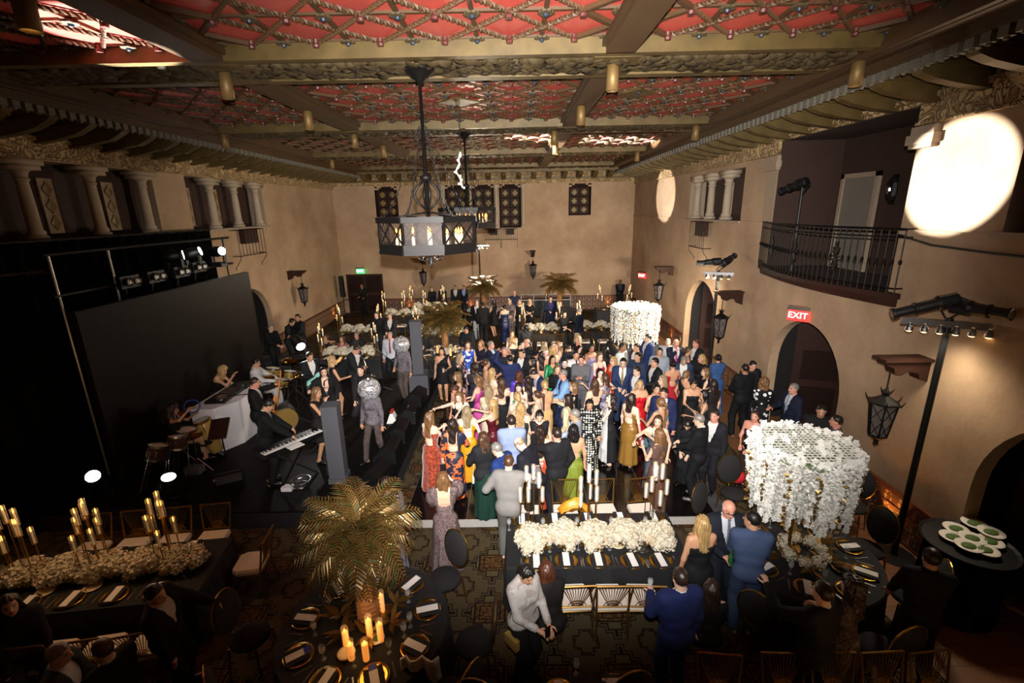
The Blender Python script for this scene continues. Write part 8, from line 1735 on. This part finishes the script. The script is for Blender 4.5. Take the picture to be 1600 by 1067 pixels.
# crew in the left background
CW = 'crew in black at the left'
P(459, 503, -100, 'm', 'crew member in black tee leaning over the gear by the left wall', shirtm((22, 22, 24), BLK), ('bun', 'black'), 'front', lean=14, nod=20, tone='tan', z=.25, group=CW); P(463, 496, 150, 'm', 'crew member in black tee with armband behind his colleague', shirtm((22, 22, 24), BLK), ('short', 'black'), 'front', tone='brown', z=.35, group=CW); P(423, 513, -120, 'm', 'crew member in dark clothes in front of the left arch', shirtm((18, 18, 20), BLK), ('buzz', 'grey'), 'front', tone='fair', z=0, group=CW)
# far guests
FA = 'guests at the far tables'
Q = lambda *a, **k: P(*a, lod=2, z=k.pop('z', 0), group=FA, **k)
Q(570, 452, 178, 'm', 'guard in black standing before the back left door', suit((12, 12, 13), (30, 30, 32)), ('short', 'black'), 'fold', tone='brown', at=(-8.25, 25.2))
Q(588, 492, 175, 'm', 'man in black sweater standing behind the far left table', shirtm((24, 24, 28), (30, 34, 44)), ('short', 'dbrown'), 'down', tone='fair'); Q(609, 494, 175, 'm', 'older man in dark jacket standing with folded napkin', suit((38, 36, 36)), ('short', 'grey'), 'front', tone='fair')
Q(609, 524, 178, 'm', 'man in white shirt and red tie with open vest', shirtm((212, 214, 224), BLK)+[('tie', (150, 44, 50))], ('short', 'grey'), 'down', tone='ruddy')
Q(509, 528, 175, 'f', 'seated woman with hand raised to her head', dress((40, 30, 30), 'tank', .3), ('long', 'brown', .12), 'head', 'sit', tone='tan'); Q(534, 530, 170, 'f', 'seated woman in pink top behind the saxophonist', dress((150, 90, 96), 'tank', .3), ('long', 'brown', .12), 'table', 'sit', tone='tan', z=.05); Q(557, 524, 175, 'm', 'seated man with grey hair behind the saxophonist', suit((34, 38, 34), (60, 60, 60)), ('short', 'grey'), 'table', 'sit', tone='ruddy', z=.05)
for i, (u, v, sx, lab, of, hr_, tn) in enumerate(((676, 460, 'f', 'first of four guests seated along the back wall, blonde in black', dress(BLK, '', .3, sleeves=.9), ('long', 'honey', .14), 'fair'), (692, 459, 'f', 'second of four guests seated along the back wall, brunette in black', dress(BLK, '', .3, sleeves=.9), ('long', 'dbrown', .14), 'fair'), (714, 461, 'm', 'third of four guests along the back wall, head bent', suit((36, 36, 34)), ('short', 'dbrown'), 'tan'), (724, 459, 'm', 'fourth of four guests along the back wall, in blue shirt', suit((26, 26, 34), (150, 180, 220)), ('short', 'dbrown'), 'ruddy'))): Q(u, v, 178, sx, lab, of, hr_, 'table', 'stand', tone=tn, lean=10, at=(aty(u, v, 24.6)[0], 24.6))
Q(745, 473, 178, 'm', 'man in open black jacket and white trousers beside the palm', suit((24, 24, 26), (214, 200, 196), None, (206, 204, 204)), ('short', 'grey'), 'drinkL', tone='fair'); Q(754, 476, 10, 'm', 'man in black suit with white collar, back turned, far group', suit((20, 20, 22)), ('buzz', 'black'), 'drinkR', tone='brown')
Q(771, 472, 60, 'f', 'woman in black cocktail dress with dark hair in the far group', dress((20, 20, 24), 'tank', .3), ('long', 'black', .12), 'drinkL', tone='tan'); Q(788, 480, 20, 'f', 'woman in midnight blue off shoulder gown drinking', dress((34, 44, 84), 'strapless', .05, 'satin'), ('updo', 'dbrown'), 'phone', tone='fair')
Q(797, 471, 175, 'f', 'woman in grey floral dress in the far group', dress((110, 100, 100), '', .1, 'floral', (60, 54, 56), sleeves=.9), ('bob', 'ash', .08), 'front'); Q(804, 458, 175, 'm', 'balding man in blue shirt standing by the back wall', shirtm((40, 46, 74), BLK), ('fringe', 'brown'), 'down', tone='ruddy'); Q(811, 472, 180, 'f', 'blonde woman in black gown in the far group', dress((22, 22, 24), 'tank', .04), ('long', 'blonde', .18), 'down')
Q(828, 471, 170, 'f', 'fair woman in black dress with folded arms by the amber uplight', dress((22, 22, 24), 'tank', .08), ('bob', 'blonde', .08), 'fold'); Q(860, 467, 190, 'm', 'man in dark blue suit and violet shirt under the right back palm', suit((28, 36, 62), (52, 46, 100)), ('short', 'black'), 'drinkR', tone='tan'); Q(876, 474, 150, 'f', 'woman with auburn bob at the right back palm', dress((40, 34, 34), '', .1, sleeves=.9), ('bob', 'red', .1), 'front')
Q(882, 491, 200, 'f', 'dark haired woman in plain black dress with folded hands', dress((22, 22, 24), '', .16, sleeves=.5), ('long', 'black', .1), 'fold'); Q(905, 486, 60, 'm', 'man in navy blazer and beige trousers, back turned, by the candles', suit((24, 30, 46), WHT, None, (196, 180, 150)), ('short', 'grey'), 'drinkR', tone='fair'); Q(969, 448, 178, 'm', 'guard in dark suit standing at the back right corner', suit((20, 22, 30), (60, 62, 70)), ('buzz', 'black'), 'fold', tone='dark', at=(aty(969, 448, 25.2)[0], 25.2))
Q(728, 515, 170, 'm', 'waiter in black looking down behind the blue floral top', shirtm((22, 24, 30), BLK), ('short', 'black'), 'front', nod=25, tone='tan'); Q(822, 512, 10, 'f', 'seated woman with long black hair, back turned, at the far candles', dress((60, 60, 66), '', .3, sleeves=.9), ('long', 'black', .22), 'table', 'sit'); Q(800, 522, 175, 'f', 'seated woman with fair face at the far candles', dress((200, 160, 140), 'tank', .3), ('long', 'honey', .12), 'table', 'sit')
# ================================================================== nobody stands inside anybody else: nudge the too-close pairs apart
FOLK = [o for o in col.objects if o.parent is None and o.name.split('.')[0] == 'person']
HELD = ('drink', 'phone', 'necklace', 'glasses', 'bottle', 'handbag', 'bow tie', 'guitar', 'saxophone', 'microphone', 'tambourine')
fixed = set()
for o in col.objects:
    if o.parent is None and o.get('category') in HELD:
        c = Vector(o.location)
        if c.length < .01 and o.type == 'MESH': c = sum((Vector(b) for b in o.bound_box), Vector())/8
        fixed.add(min(FOLK, key=lambda q: (q.location.xy-c.xy).length).name)
start = {o.name: o.location.copy() for o in FOLK}
for it in range(12):
    for i, a in enumerate(FOLK):
        for b in FOLK[i+1:]:
            d = b.location.xy-a.location.xy; L_ = d.length
            if L_ > .44 or L_ < 1e-4: continue
            n_ = d/L_; k_ = (.44-L_)*.5
            for o, s_ in ((a, -1), (b, 1)):
                if o.name in fixed: continue
                p = o.location.xy+n_*k_*s_; m_ = p-start[o.name].xy
                if m_.length > .16: p = start[o.name].xy+m_.normalized()*.16
                o.location.x, o.location.y = p.x, p.y
